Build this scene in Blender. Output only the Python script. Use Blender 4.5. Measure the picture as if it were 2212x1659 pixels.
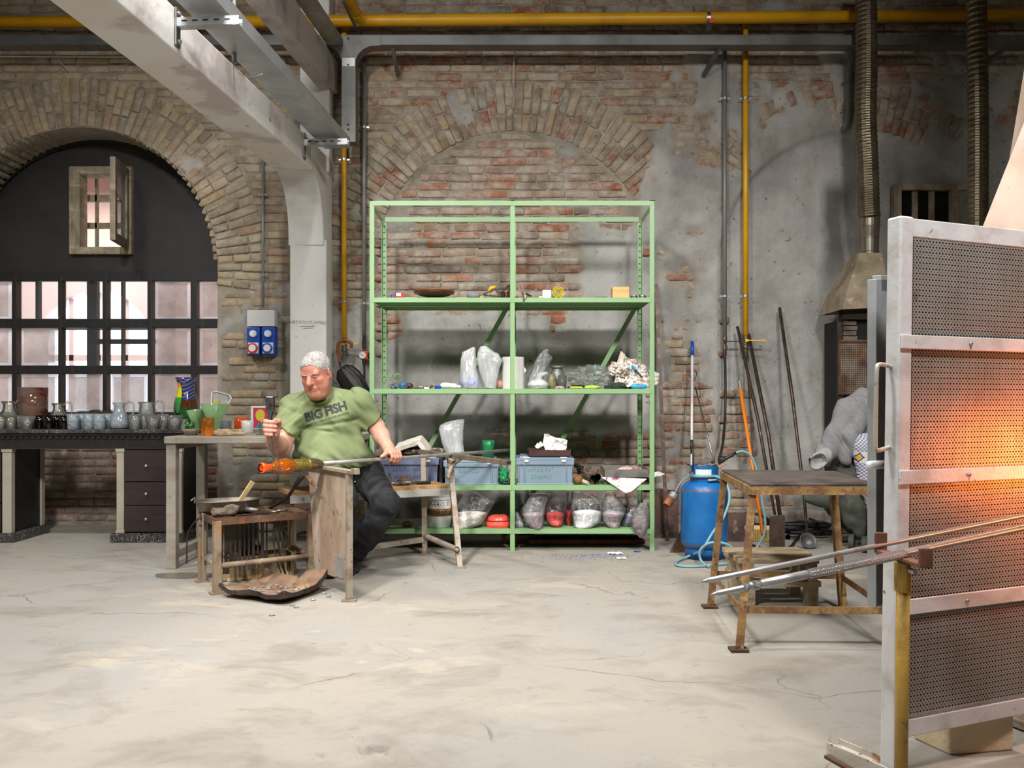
import bpy, bmesh, math, random
import numpy as np
from mathutils import Vector, Matrix, Quaternion
from mathutils.bvhtree import BVHTree
from mathutils import noise as mnoise
for o in list(bpy.data.objects):
 bpy.data.objects.remove(o, do_unlink=True)
SC = bpy.context.scene
COL = SC.collection
random.seed(7)
RNG = np.random.default_rng(11)
# ------------------------------------------------------------------ camera
F = 1850.0          # focal length in pixels of the 2212 px wide frame
CH = 1.07           # camera height
HOR = 867.0         # horizon row
cam_d = bpy.data.cameras.new('camera')
cam_d.sensor_width = 36.0
cam_d.lens = F / 2212 * 36.0
cam_d.shift_y = (HOR - 829.5) / 2212
cam_d.clip_start = 0.05
cam = bpy.data.objects.new('camera', cam_d)
cam.location = (0, 0, CH)
cam.rotation_euler = (math.pi / 2, 0, 0)
COL.objects.link(cam)
SC.camera = cam
# ------------------------------------------------------------------ world, lamps, exposure
world = bpy.data.worlds.new('sky')
SC.world = world
world.use_nodes = True
_bg = world.node_tree.nodes['Background']
_bg.inputs[0].default_value = (0.80, 0.90, 1.0, 1)
_bg.inputs[1].default_value = 4.0
SC.view_settings.view_transform = 'Standard'
SC.view_settings.look = 'None'
SC.view_settings.gamma = 1.0
SC.view_settings.use_curve_mapping = False
SC.view_settings.exposure = 0.15
SC.cycles.use_denoising = True
SC.cycles.max_bounces = 5
SC.cycles.diffuse_bounces = 3
SC.cycles.glossy_bounces = 3
SC.cycles.transparent_max_bounces = 14
SC.cycles.use_adaptive_sampling = True
SC.cycles.adaptive_threshold = 0.05
SC.cycles.adaptive_min_samples = 16
SC.cycles.sample_clamp_indirect = 6.0
SC.cycles.caustics_reflective = False
SC.cycles.caustics_refractive = False
def area_lamp(name, loc, size, energy, col, aim=None, spread=180):
 d = bpy.data.lights.new(name, 'AREA')
 d.shape = 'RECTANGLE'; d.size = size[0]; d.size_y = size[1]
 d.energy = energy; d.color = col; d.spread = math.radians(spread)
 o = bpy.data.objects.new(name, d)
 o.location = loc
 v = (Vector(aim) - Vector(loc)) if aim else Vector((0, 0, -1))
 o.rotation_euler = v.to_track_quat('-Z', 'Y').to_euler()
 COL.objects.link(o)
 return o
# the hall's ceiling floodlights (above and in front of the frame)
LC = (1.0, 0.975, 0.94)
area_lamp('ceiling_lamp_light', (-3.6, 4.2, 4.3), (0.45, 0.45), 70, LC, spread=140)
area_lamp('ceiling_lamp_light', (-1.3, 4.0, 4.4), (0.4, 0.4), 62, LC, spread=140)
area_lamp('ceiling_lamp_light', (1.0, 3.6, 4.4), (0.4, 0.4), 58, LC, spread=140)
area_lamp('ceiling_lamp_light', (-1.8, 0.8, 4.35), (0.5, 0.5), 85, LC, aim=(-1.5, 6.1, 0.0), spread=96)
area_lamp('ceiling_lamp_light', (1.6, 0.8, 4.35), (0.5, 0.5), 60, LC, aim=(1.1, 6.1, 0.0), spread=96)
area_lamp('ceiling_lamp_light', (-0.8, 1.4, 4.6), (0.5, 0.5), 42, LC, spread=140)
# area lamp added for the corridor's ceiling lights, behind the glazed screen
area_lamp('corridor_lamp_light', (-5.2, 9.6, 3.9), (2.6, 1.6), 185, (1.0, 0.97, 0.95))
# the glow out of the furnace mouth, right of the frame
area_lamp('furnace_mouth_light', (1.93, 2.40, 0.88), (0.24, 0.24), 4.0, (1.0, 0.25, 0.05), aim=(1.74, 2.74, 0.88))
# ------------------------------------------------------------------ helpers
ORG = {}
def P(px, py, Y):
 return Vector(((px - 1106.0) * Y / F, Y, CH - (py - HOR) * Y / F))
def FL(px, py):
 Y = CH * F / (py - HOR)
 return Vector(((px - 1106.0) * Y / F, Y, 0.0))
def V(*a): return Vector(a)
def tag(o, label=None, cat=None, group=None, kind=None):
 if label: o['label'] = label
 if cat: o['category'] = cat
 if group: o['group'] = group
 if kind: o['kind'] = kind
 return o
def thing(name, label, cat, loc, group=None, kind=None):
 o = bpy.data.objects.new(name, None)
 o.empty_display_size = 0.1
 o.location = loc
 COL.objects.link(o)
 ORG[o.name] = Vector(loc)
 return tag(o, label, cat, group, kind)
def mesh_obj(name, verts, faces, mat=None, parent=None, smooth=False, origin=None, attr=None, mats=None, midx=None):
 verts = np.asarray(verts, dtype=np.float64).reshape(-1, 3)
 if parent is not None:
  org = ORG[parent.name]
 elif origin is not None:
  org = Vector(origin)
 else:
  org = Vector(((verts[:, 0].min() + verts[:, 0].max()) / 2, (verts[:, 1].min() + verts[:, 1].max()) / 2, verts[:, 2].min()))
 v = verts - np.array(org)
 me = bpy.data.meshes.new(name)
 if isinstance(faces, np.ndarray):
  n, k = faces.shape
  me.vertices.add(len(v)); me.vertices.foreach_set('co', v.astype(np.float32).ravel())
  me.loops.add(n * k); me.loops.foreach_set('vertex_index', faces.astype(np.int32).ravel())
  me.polygons.add(n); me.polygons.foreach_set('loop_start', np.arange(0, n * k, k, dtype=np.int32))
  me.update(calc_edges=True); me.validate()
 else:
  me.from_pydata(v.tolist(), [], faces)
 if smooth:
  me.polygons.foreach_set('use_smooth', np.ones(len(me.polygons), dtype=bool))
 if mats:
  for m in mats: me.materials.append(m)
  me.polygons.foreach_set('material_index', np.asarray(midx, dtype=np.int32))
 elif mat is not None:
  me.materials.append(mat)
 if attr:
  for an, vals in attr.items():
   vals = np.asarray(vals, dtype=np.float32)
   if vals.ndim == 1:
    a = me.attributes.new(an, 'FLOAT', 'POINT'); a.data.foreach_set('value', vals)
   else:
    a = me.attributes.new(an, 'FLOAT_COLOR', 'POINT')
    a.data.foreach_set('color', np.concatenate([vals, np.ones((len(vals), 1), np.float32)], 1).ravel())
 me.update()
 o = bpy.data.objects.new(name, me)
 COL.objects.link(o)
 if parent is not None:
  o.parent = parent
 else:
  o.location = org
 ORG[o.name] = Vector(org)
 return o
def frame(d, up=Vector((0, 0, 1))):
 d = d.normalized()
 if abs(d.dot(up)) > 0.98: up = Vector((1, 0, 0)) if abs(d.x) < .9 else Vector((0, 1, 0))
 s = d.cross(up).normalized()
 u = s.cross(d).normalized()
 return s, d, u
class MB:
 def __init__(self): self.v = []; self.f = []; self.mi = []
 def add(self, vs, fs, mi=0):
  b = len(self.v)
  self.v += [tuple(p) for p in vs]
  self.f += [tuple(i + b for i in f) for f in fs]
  self.mi += [mi] * len(fs)
  return self
 def hexa(self, c8, mi=0):
  return self.add(c8, [(3, 2, 1, 0), (4, 5, 6, 7), (0, 1, 5, 4), (1, 2, 6, 5), (2, 3, 7, 6), (3, 0, 4, 7)], mi)
 def box(self, c, s, rot=None, mi=0):
  c = Vector(c); hx, hy, hz = s[0] / 2, s[1] / 2, s[2] / 2
  R = Matrix.Identity(3)
  if rot is not None:
   R = Matrix.Rotation(rot, 3, 'Z') if not isinstance(rot, Matrix) else rot
  pts = [(-hx, -hy, -hz), (hx, -hy, -hz), (hx, hy, -hz), (-hx, hy, -hz), (-hx, -hy, hz), (hx, -hy, hz), (hx, hy, hz), (-hx, hy, hz)]
  return self.hexa([c + R @ Vector(p) for p in pts], mi)
 def box2(self, a, b, mi=0):
  a = Vector(a); b = Vector(b)
  return self.box((a + b) / 2, [abs(b[i] - a[i]) for i in range(3)], None, mi)
 def bar(self, p, q, w, h, up=Vector((0, 0, 1)), mi=0):
  p = Vector(p); q = Vector(q)
  s, d, u = frame(q - p, Vector(up))
  a = s * (w / 2); b = u * (h / 2)
  return self.hexa([p - a - b, p + a - b, q + a - b, q - a - b, p - a + b, p + a + b, q + a + b, q - a + b], mi)
 def tube(self, pts, r, n=8, cap=True, mi=0, flat=1.0, up=None):
  pts = [Vector(p) for p in pts]
  m = len(pts)
  rs = r if isinstance(r, (list, tuple)) else [r] * m
  vs = []; fs = []
  t0 = (pts[1] - pts[0]).normalized()
  s, _, u = frame(t0, Vector(up) if up else Vector((0, 0, 1)))
  pt = t0
  for i in range(m):
   t = (pts[min(i + 1, m - 1)] - pts[max(i - 1, 0)])
   if t.length < 1e-9: t = pt
   t = t.normalized()
   if i:
    ax = pt.cross(t)
    if ax.length > 1e-7:
     R = Matrix.Rotation(pt.angle(t), 3, ax.normalized())
     s = R @ s; u = R @ u
   pt = t
   for k in range(n):
    a = 2 * math.pi * k / n
    vs.append(pts[i] + s * (math.cos(a) * rs[i]) + u * (math.sin(a) * rs[i] * flat))
  for i in range(m - 1):
   for k in range(n):
    k2 = (k + 1) % n
    fs.append((i * n + k, i * n + k2, (i + 1) * n + k2, (i + 1) * n + k))
  if cap:
   fs.append(tuple(range(n - 1, -1, -1)))
   fs.append(tuple((m - 1) * n + k for k in range(n)))
  return self.add(vs, fs, mi)
 def lathe(self, prof, c, n=24, R=None, mi=0, wob=None, sx=1, sy=1):
  c = Vector(c); vs = []; fs = []; m = len(prof)
  R = R or Matrix.Identity(3)
  for i, (r, z) in enumerate(prof):
   for k in range(n):
    a = 2 * math.pi * k / n
    rr = r * (wob(a, z) if wob else 1)
    vs.append(c + R @ Vector((math.cos(a) * rr * sx, math.sin(a) * rr * sy, z)))
  for i in range(m - 1):
   for k in range(n):
    k2 = (k + 1) % n
    fs.append((i * n + k, i * n + k2, (i + 1) * n + k2, (i + 1) * n + k))
  if prof[0][0] > 1e-6: fs.append(tuple(range(n - 1, -1, -1)))
  if prof[-1][0] > 1e-6: fs.append(tuple((m - 1) * n + k for k in range(n)))
  return self.add(vs, fs, mi)
 def prism(self, poly, o, u, v, depth, mi=0):
  o = Vector(o); u = Vector(u); v = Vector(v); w = u.cross(v).normalized()
  n = len(poly)
  a = [o + u * x + v * y for x, y in poly]
  b = [p + w * depth for p in a]
  fs = [tuple(range(n - 1, -1, -1)), tuple(range(n, 2 * n))]
  fs += [(k, (k + 1) % n, n + (k + 1) % n, n + k) for k in range(n)]
  return self.add(a + b, fs, mi)
 def grid(self, fn, nu, nv, closed_u=False, mi=0):
  vs = [fn(i / (nu if closed_u else nu - 1), j / (nv - 1)) for j in range(nv) for i in range(nu)]
  fs = []
  for j in range(nv - 1):
   for i in range(nu if closed_u else nu - 1):
    i2 = (i + 1) % nu
    fs.append((j * nu + i, j * nu + i2, (j + 1) * nu + i2, (j + 1) * nu + i))
  return self.add(vs, fs, mi)
 def build(self, name, mat, parent=None, smooth=False, bevel=0, label=None, solid=0, mats=None, sub=0):
  o = mesh_obj(name, self.v, self.f, mat, parent, smooth, mats=mats, midx=self.mi if mats else None)
  if sub:
   s = o.modifiers.new('sub', 'SUBSURF'); s.levels = s.render_levels = sub
  if solid:
   s = o.modifiers.new('solid', 'SOLIDIFY'); s.thickness = abs(solid); s.offset = -1 if solid > 0 else 0
  if bevel:
   b = o.modifiers.new('bevel', 'BEVEL'); b.width = bevel; b.segments = 2; b.limit_method = 'ANGLE'
  if label: o['label'] = label
  return o
def copy_tree(o, parent=None, dloc=None):
 c = o.copy(); COL.objects.link(c); c.parent = parent
 if dloc is not None: c.location = o.location + Vector(dloc)
 for ch in list(o.children): copy_tree(ch, c)
 return c
def bez(pts, n=8):
 pts = [Vector(p) for p in pts]
 q = [pts[0] * 2 - pts[1]] + pts + [pts[-1] * 2 - pts[-2]]
 out = []
 for i in range(1, len(q) - 2):
  for k in range(n):
   t = k / n
   a, b, c, d = q[i - 1], q[i], q[i + 1], q[i + 2]
   out.append(0.5 * ((2 * b) + (c - a) * t + (2 * a - 5 * b + 4 * c - d) * t * t + (3 * b - a - 3 * c + d) * t ** 3))
 out.append(pts[-1])
 return out
# ---- numpy noise and sparse distance-field mesher
def _h(ix, iy, iz):
 n = (ix * 374761393 + iy * 668265263 + iz * 1274126177) & 0x7fffffff
 n = ((n ^ (n >> 13)) * 1103515245 + 12345) & 0x7fffffff
 n = (n ^ (n >> 16)) & 0xffff
 return n / 32767.5 - 1.0
def vnoise(p):
 i = np.floor(p).astype(np.int64); f = p - i
 f = f * f * (3 - 2 * f)
 x, y, z = i[..., 0], i[..., 1], i[..., 2]
 r = 0
 for dx in (0, 1):
  wx = f[..., 0] if dx else 1 - f[..., 0]
  for dy in (0, 1):
   wy = f[..., 1] if dy else 1 - f[..., 1]
   for dz in (0, 1):
    wz = f[..., 2] if dz else 1 - f[..., 2]
    r = r + wx * wy * wz * _h(x + dx, y + dy, z + dz)
 return r
def fbm(p, o=3):
 r = 0; a = 0.5
 for k in range(o):
  r = r + a * vnoise(p); p = p * 2.03 + 17.3; a *= .5
 return r
def sst(x, a, b):
 t = np.clip((x - a) / (b - a), 0, 1); return t * t * (3 - 2 * t)
def d_cone(p, a, b, ra, rb):
 a = np.asarray(a, float); b = np.asarray(b, float); ab = b - a
 t = np.clip(((p - a) @ ab) / (ab @ ab), 0, 1)
 return np.linalg.norm(p - a - t[:, None] * ab, axis=1) - (ra + (rb - ra) * t)
def d_chain(p, pts, rs, k=0.0):
 d = None
 for i in range(len(pts) - 1):
  e = d_cone(p, pts[i], pts[i + 1], rs[i], rs[i + 1])
  d = e if d is None else (smin(d, e, k) if k else np.minimum(d, e))
 return d
def d_ell(p, c, r, R=None):
 q = p - np.asarray(c, float)
 if R is not None: q = q @ R
 r = np.asarray(r, float)
 k0 = np.linalg.norm(q / r, axis=1); k1 = np.linalg.norm(q / (r * r), axis=1)
 return k0 * (k0 - 1) / np.maximum(k1, 1e-6)
def d_box(p, c, h, rr=0.0, R=None):
 q = p - np.asarray(c, float)
 if R is not None: q = q @ R
 q = np.abs(q) - (np.asarray(h, float) - rr)
 return np.linalg.norm(np.maximum(q, 0), axis=1) + np.minimum(q.max(axis=1), 0) - rr
def smin(a, b, k):
 h = np.clip(0.5 + 0.5 * (b - a) / k, 0, 1)
 return b + (a - b) * h - k * h * (1 - h)
def smax(a, b, k): return -smin(-a, -b, k)
def sdf_mesh(f, lo, hi, vox, B=8):
 lo = np.asarray(lo, float); hi = np.asarray(hi, float)
 nb = np.ceil((hi - lo) / (vox * B)).astype(int)
 bi = np.stack(np.meshgrid(*[np.arange(n) for n in nb], indexing='ij'), -1).reshape(-1, 3)
 cen = lo + (bi + .5) * (vox * B)
 d = f(cen)
 bi = bi[np.abs(d) < vox * B * 1.35]
 g = np.arange(B + 1)
 off = np.stack(np.meshgrid(g, g, g, indexing='ij'), -1)
 G = bi[:, None, None, None, :] * B + off
 pts = lo + G.reshape(-1, 3) * vox
 val = np.empty(len(pts))
 for s in range(0, len(pts), 400000):
  val[s:s + 400000] = f(pts[s:s + 400000])
 val = val.reshape(len(bi), B + 1, B + 1, B + 1)
 N = nb * B + 2
 def cid(ix): return (ix[..., 0] * N[1] + ix[..., 1]) * N[2] + ix[..., 2]
 corners = [(0, 0, 0), (1, 0, 0), (0, 1, 0), (1, 1, 0), (0, 0, 1), (1, 0, 1), (0, 1, 1), (1, 1, 1)]
 C = np.stack([val[:, c[0]:c[0] + B, c[1]:c[1] + B, c[2]:c[2] + B] for c in corners], -1).reshape(-1, 8)
 base = (bi[:, None, None, None, :] * B + off[:B, :B, :B]).reshape(-1, 3)
 s = C < 0
 act = s.any(1) & ~s.all(1)
 C = C[act]; base = base[act]
 acc = np.zeros((len(C), 3)); cnt = np.zeros(len(C))
 edges = [(0, 1), (2, 3), (4, 5), (6, 7), (0, 2), (1, 3), (4, 6), (5, 7), (0, 4), (1, 5), (2, 6), (3, 7)]
 cc = np.array(corners, float)
 for a, b in edges:
  m = (C[:, a] < 0) != (C[:, b] < 0)
  t = C[m, a] / (C[m, a] - C[m, b])
  acc[m] += cc[a] + (cc[b] - cc[a]) * t[:, None]; cnt[m] += 1
 vpos = lo + (base + acc / cnt[:, None]) * vox
 ids = cid(base); order = np.argsort(ids); ids_s = ids[order]
 faces = []
 for ax in range(3):
  e1 = np.zeros(3, int); e1[ax] = 1
  u = np.zeros(3, int); u[(ax + 1) % 3] = 1
  w = np.zeros(3, int); w[(ax + 2) % 3] = 1
  sl = [slice(0, B)] * 3; sl2 = list(sl); sl2[ax] = slice(1, B + 1)
  a = val[(slice(None),) + tuple(sl)].reshape(-1); b = val[(slice(None),) + tuple(sl2)].reshape(-1)
  m = (a < 0) != (b < 0)
  g0 = (bi[:, None, None, None, :] * B + off[:B, :B, :B]).reshape(-1, 3)[m]
  flip = (a[m] < 0)
  q = []
  ok = np.ones(len(g0), bool)
  for dd in (0 * u, -u, -u - w, -w):
   k = cid(g0 + dd); j = np.clip(np.searchsorted(ids_s, k), 0, len(ids_s) - 1)
   ok &= ids_s[j] == k
   q.append(order[j])
  q = np.stack(q, 1)[ok]; fl = flip[ok]
  q[~fl] = q[~fl][:, ::-1]
  faces.append(q)
 return vpos, np.concatenate(faces)[:, ::-1]
# ---- materials
def C255(r, g, b):
 f = lambda c: (c / 255 / 12.92) if c <= 10.3 else ((c / 255 + .055) / 1.055) ** 2.4
 return (f(r), f(g), f(b), 1)
class NT:
 def __init__(self, name):
  self.m = bpy.data.materials.new(name); self.m.use_nodes = True
  self.t = self.m.node_tree; self.n = self.t.nodes; self.l = self.t.links
  for x in list(self.n): self.n.remove(x)
  self.out = self.n.new('ShaderNodeOutputMaterial')
  self._pos = None
 def node(self, ty, **kw):
  x = self.n.new('ShaderNode' + ty)
  for k, v in kw.items(): setattr(x, k, v)
  return x
 def link(self, a, b): self.l.new(a, b)
 def pos(self):
  if self._pos is None: self._pos = self.node('NewGeometry').outputs['Position']
  return self._pos
 def objco(self): return self.node('TexCoord').outputs['Object']
 def vec(self, src, scale):
  x = self.node('VectorMath', operation='MULTIPLY')
  self.link(src, x.inputs[0])
  x.inputs[1].default_value = scale if isinstance(scale, (tuple, list)) else (scale,) * 3
  return x.outputs[0]
 def noise(self, src, scale, detail=3, rough=.55, dist=0.0):
  x = self.node('TexNoise'); self.link(self.vec(src, scale), x.inputs['Vector'])
  x.inputs['Scale'].default_value = 1; x.inputs['Detail'].default_value = detail
  x.inputs['Roughness'].default_value = rough; x.inputs['Distortion'].default_value = dist
  return x.outputs['Fac']
 def rng(self, src, lo, hi, a=0.0, b=1.0):
  x = self.node('MapRange'); self.link(src, x.inputs[0])
  x.inputs[1].default_value = lo; x.inputs[2].default_value = hi
  x.inputs[3].default_value = a; x.inputs[4].default_value = b
  return x.outputs[0]
 def math(self, op, a, b=None, c=None):
  x = self.node('Math', operation=op)
  for i, s in enumerate((a, b, c)):
   if s is None: continue
   if isinstance(s, (int, float)): x.inputs[i].default_value = s
   else: self.link(s, x.inputs[i])
  return x.outputs[0]
 def mix(self, fac, a, b, blend='MIX'):
  x = self.node('Mix', data_type='RGBA', blend_type=blend)
  for i, s in ((0, fac), (6, a), (7, b)):
   if isinstance(s, (int, float)): x.inputs[i].default_value = s
   elif isinstance(s, tuple): x.inputs[i].default_value = s
   else: self.link(s, x.inputs[i])
  return x.outputs[2]
 def sep(self, src):
  x = self.node('SeparateXYZ'); self.link(src, x.inputs[0]); return x.outputs
 def comb(self, a, b, c):
  x = self.node('CombineXYZ')
  for i, s in enumerate((a, b, c)):
   if isinstance(s, (int, float)): x.inputs[i].default_value = s
   else: self.link(s, x.inputs[i])
  return x.outputs[0]
 def attr(self, name):
  return self.node('Attribute', attribute_name=name).outputs
 def bsdf(self, col, rough=.6, metal=0.0, spec=.5, bump=None, bstr=.3, bdist=.01, emit=None, estr=0, coat=0, sub=0):
  b = self.node('BsdfPrincipled')
  for nm, s in (('Base Color', col), ('Roughness', rough), ('Metallic', metal)):
   if isinstance(s, (int, float)): b.inputs[nm].default_value = s
   elif isinstance(s, tuple): b.inputs[nm].default_value = s
   else: self.link(s, b.inputs[nm])
  b.inputs['Specular IOR Level'].default_value = spec
  if coat: b.inputs['Coat Weight'].default_value = coat
  if sub:
   b.inputs['Subsurface Weight'].default_value = sub; b.inputs['Subsurface Scale'].default_value = .012
   b.inputs['Subsurface Radius'].default_value = (1, .35, .2)
  if emit is not None:
   if isinstance(emit, tuple): b.inputs['Emission Color'].default_value = emit
   else: self.link(emit, b.inputs['Emission Color'])
   b.inputs['Emission Strength'].default_value = estr
  if bump is not None:
   x = self.node('Bump'); x.inputs['Strength'].default_value = bstr; x.inputs['Distance'].default_value = bdist
   self.link(bump, x.inputs['Height']); self.link(x.outputs[0], b.inputs['Normal'])
  return b.outputs[0]
 def done(self, sh):
  self.link(sh, self.out.inputs[0]); return self.m
_MC = {}
def mat(name, col, rough=.6, metal=0.0, layers=(), bump=None, spec=.5, emit=None, estr=0, coat=0, obj=False, sub=0):
 """layers: (colour, scale, lo, hi[, detail]) painted over each other through noise masks"""
 if name in _MC: return _MC[name]
 t = NT(name)
 src = t.objco() if obj else t.pos()
 c = col if isinstance(col, tuple) and len(col) == 4 else C255(*col)
 for i, L in enumerate(layers):
  off = t.node('VectorMath', operation='ADD'); t.link(src, off.inputs[0]); off.inputs[1].default_value = (3.7 * i, 1.3 * i, 8.1 * i)
  nz = t.noise(off.outputs[0], L[1], L[4] if len(L) > 4 else 4)
  c = t.mix(t.rng(nz, L[2], L[3]), c, C255(*L[0]))
 bp = None; bs = .3; bd = .01
 if bump:
  bp = t.noise(src, bump[0], 4); bs = bump[1]; bd = bump[2] if len(bump) > 2 else .01
 m = t.done(t.bsdf(c, rough, metal, spec, bp, bs, bd, C255(*emit) if emit else None, estr, coat, sub))
 _MC[name] = m
 return m
def glass_mat(name, tint, body=0.12, bodycol=(220, 225, 225), gl=.9, layers=(), rough=.03, mx=1.0):
 """thin blown glass: clear film + reflections + a little body colour"""
 if name in _MC: return _MC[name]
 t = NT(name)
 tr = t.node('BsdfTransparent')
 c = C255(*tint); bc = C255(*bodycol); bf = body
 src = t.objco()
 for i, L in enumerate(layers):
  off = t.node('VectorMath', operation='ADD'); t.link(src, off.inputs[0]); off.inputs[1].default_value = (3.7 * i, 1.3 * i, 8.1 * i)
  k = t.rng(t.noise(off.outputs[0], L[1], 3), L[2], L[3])
  bc = t.mix(k, bc, C255(*L[0]))
  if len(L) > 4:
   bf = t.math('MAXIMUM', t.math('MULTIPLY', k, L[4]), bf)
 tr.inputs[0].default_value = c
 gls = t.node('BsdfGlossy'); gls.inputs['Roughness'].default_value = rough
 df = t.node('BsdfDiffuse'); tl = t.node('BsdfTranslucent')
 for x in (df, tl):
  if isinstance(bc, tuple): x.inputs[0].default_value = bc
  else: t.link(bc, x.inputs[0])
 dm = t.node('MixShader'); dm.inputs[0].default_value = .5; t.link(df.outputs[0], dm.inputs[1]); t.link(tl.outputs[0], dm.inputs[2])
 m1 = t.node('MixShader')
 if isinstance(bf, (int, float)): m1.inputs[0].default_value = bf
 else: t.link(bf, m1.inputs[0])
 t.link(tr.outputs[0], m1.inputs[1]); t.link(dm.outputs[0], m1.inputs[2])
 fr = t.node('Fresnel'); fr.inputs[0].default_value = 1.5
 k = t.math('MULTIPLY', fr.outputs[0], gl)
 m2 = t.node('MixShader'); t.link(k, m2.inputs[0]); t.link(m1.outputs[0], m2.inputs[1]); t.link(gls.outputs[0], m2.inputs[2])
 m = t.done(m2.outputs[0]); _MC[name] = m
 return m
def text_mesh(body, size, extrude=0.0, offset=0.0, shear=0.0, align='CENTER', res=2, spacing=1.0):
 c = bpy.data.curves.new('lettering', 'FONT')
 c.body = body; c.size = size; c.extrude = extrude; c.offset = offset; c.shear = shear
 c.align_x = align; c.align_y = 'CENTER'; c.resolution_u = res; c.space_character = spacing
 o = bpy.data.objects.new('lettering', c); COL.objects.link(o)
 dg = bpy.context.evaluated_depsgraph_get(); dg.update()
 me = bpy.data.meshes.new_from_object(o.evaluated_get(dg))
 vs = [v.co.copy() for v in me.vertices]; fs = [tuple(p.vertices) for p in me.polygons]
 bpy.data.objects.remove(o); bpy.data.curves.remove(c); bpy.data.meshes.remove(me)
 return vs, fs
def lettering(name, body, size, o, u, v, m, parent, offset=0.0, shear=0.0, align='CENTER', jitter=0.0, spacing=1.0):
 vs, fs = text_mesh(body, size, 0.0, offset, shear, align, spacing=spacing)
 o = Vector(o); u = Vector(u).normalized(); v = Vector(v).normalized()
 b = MB(); b.add([o + u * p.x + v * (p.y + jitter * math.sin(p.x * 90)) for p in vs], fs)
 return b.build(name, m, parent)
# ================================================================== the setting
WY = 7.0
def wx(px): return (px - 1106.0) * WY / F
def wz(py): return CH + (HOR - py) * WY / F
ARCH = [(wx(170), wz(575), 300 * WY / F), (wx(1110), wz(585), 301 * WY / F), (wx(1845), wz(575), 295 * WY / F)]
RING = 0.41
# ---- floor
def floor_mat():
 t = NT('worn_concrete'); p = t.pos()
 wv = t.node('TexNoise'); t.link(t.vec(p, 1.3), wv.inputs['Vector']); wv.inputs['Scale'].default_value = 1; wv.inputs['Detail'].default_value = 6
 off = t.node('VectorMath', operation='SCALE'); t.link(wv.outputs['Color'], off.inputs[0]); off.inputs['Scale'].default_value = .55
 q = t.node('VectorMath', operation='ADD'); t.link(p, q.inputs[0]); t.link(off.outputs[0], q.inputs[1]); q = q.outputs[0]
 c = t.mix(t.rng(t.noise(p, .7, 5, .6), .35, .68), C255(186, 179, 166), C255(172, 171, 168))
 c = t.mix(t.rng(t.noise(q, (2.2, 3.4, 1), 6, .65), .5, .68), c, C255(158, 152, 142))
 c = t.mix(t.rng(t.noise(q, (1.1, 2.6, 1), 5, .6), .58, .72), c, C255(206, 197, 180))
 c = t.mix(t.rng(t.noise(p, (9, 14, 1), 5, .7), .6, .8), c, C255(142, 138, 131))
 c = t.mix(t.rng(t.noise(q, (3.1, 5.2, 1), 7, .7), .66, .74), c, C255(116, 113, 108))
 c = t.mix(t.rng(t.noise(p, (48, 48, 1), 3, .7), .66, .78, 0, .55), c, C255(104, 98, 90))
 c = t.mix(t.rng(t.noise(q, (5.5, 8, 1), 4, .5), .70, .745, 0, .6), c, C255(206, 198, 184))
 vo = t.node('TexVoronoi', feature='DISTANCE_TO_EDGE'); t.link(t.vec(q, (.62, .8, 1)), vo.inputs['Vector']); vo.inputs['Scale'].default_value = 1
 crack = t.rng(vo.outputs['Distance'], .001, .0045, 1, 0)
 crack = t.math('MULTIPLY', crack, t.rng(t.noise(p, 1.7, 3), .46, .6))
 c = t.mix(t.math('MULTIPLY', crack, .55), c, C255(112, 100, 84))
 c = t.mix(1.0, c, (.695, .685, .675, 1), 'MULTIPLY')
 hgt = t.math('SUBTRACT', t.math('ADD', t.noise(p, (30, 30, 1), 5), t.math('MULTIPLY', t.noise(q, (4, 6, 1), 5), 1.6)), t.math('MULTIPLY', crack, 2.5))
 rgh = t.rng(t.noise(p, 2.1, 4), .35, .7, .62, .88)
 return t.done(t.bsdf(c, rgh, 0, .35, hgt, .35, .006))
FM = floor_mat()
xs = np.unique(np.round(np.concatenate([np.linspace(-5.2, 5.2, 131), np.arange(-.62, -.3, .008)]), 4))
ys = np.unique(np.round(np.concatenate([np.linspace(-3, 7.45, 132), np.arange(2.48, 2.76, .008)]), 4))
X, Yg = np.meshgrid(xs, ys, indexing='ij')
Zf = np.zeros_like(X)
for (hx, hy, rx, ry, dp) in ((FL(810, 1619).x, FL(810, 1619).y, .048, .045, .028), (FL(703, 1632).x, FL(703, 1632).y, .018, .02, .012)):
 rr = np.sqrt(((X - hx) / rx) ** 2 + ((Yg - hy) / ry) ** 2) + .25 * vnoise(np.stack([X * 40, Yg * 40, X * 0], -1))
 Zf -= dp * (1 - sst(rr, .55, 1.1))
idx = np.arange(X.size).reshape(X.shape)
fq = np.stack([idx[:-1, :-1], idx[1:, :-1], idx[1:, 1:], idx[:-1, 1:]], -1).reshape(-1, 4)
fo = mesh_obj('floor', np.stack([X, Yg, Zf], -1), fq, FM, smooth=True, origin=(0, 0, 0))
tag(fo, kind='structure')
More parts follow.
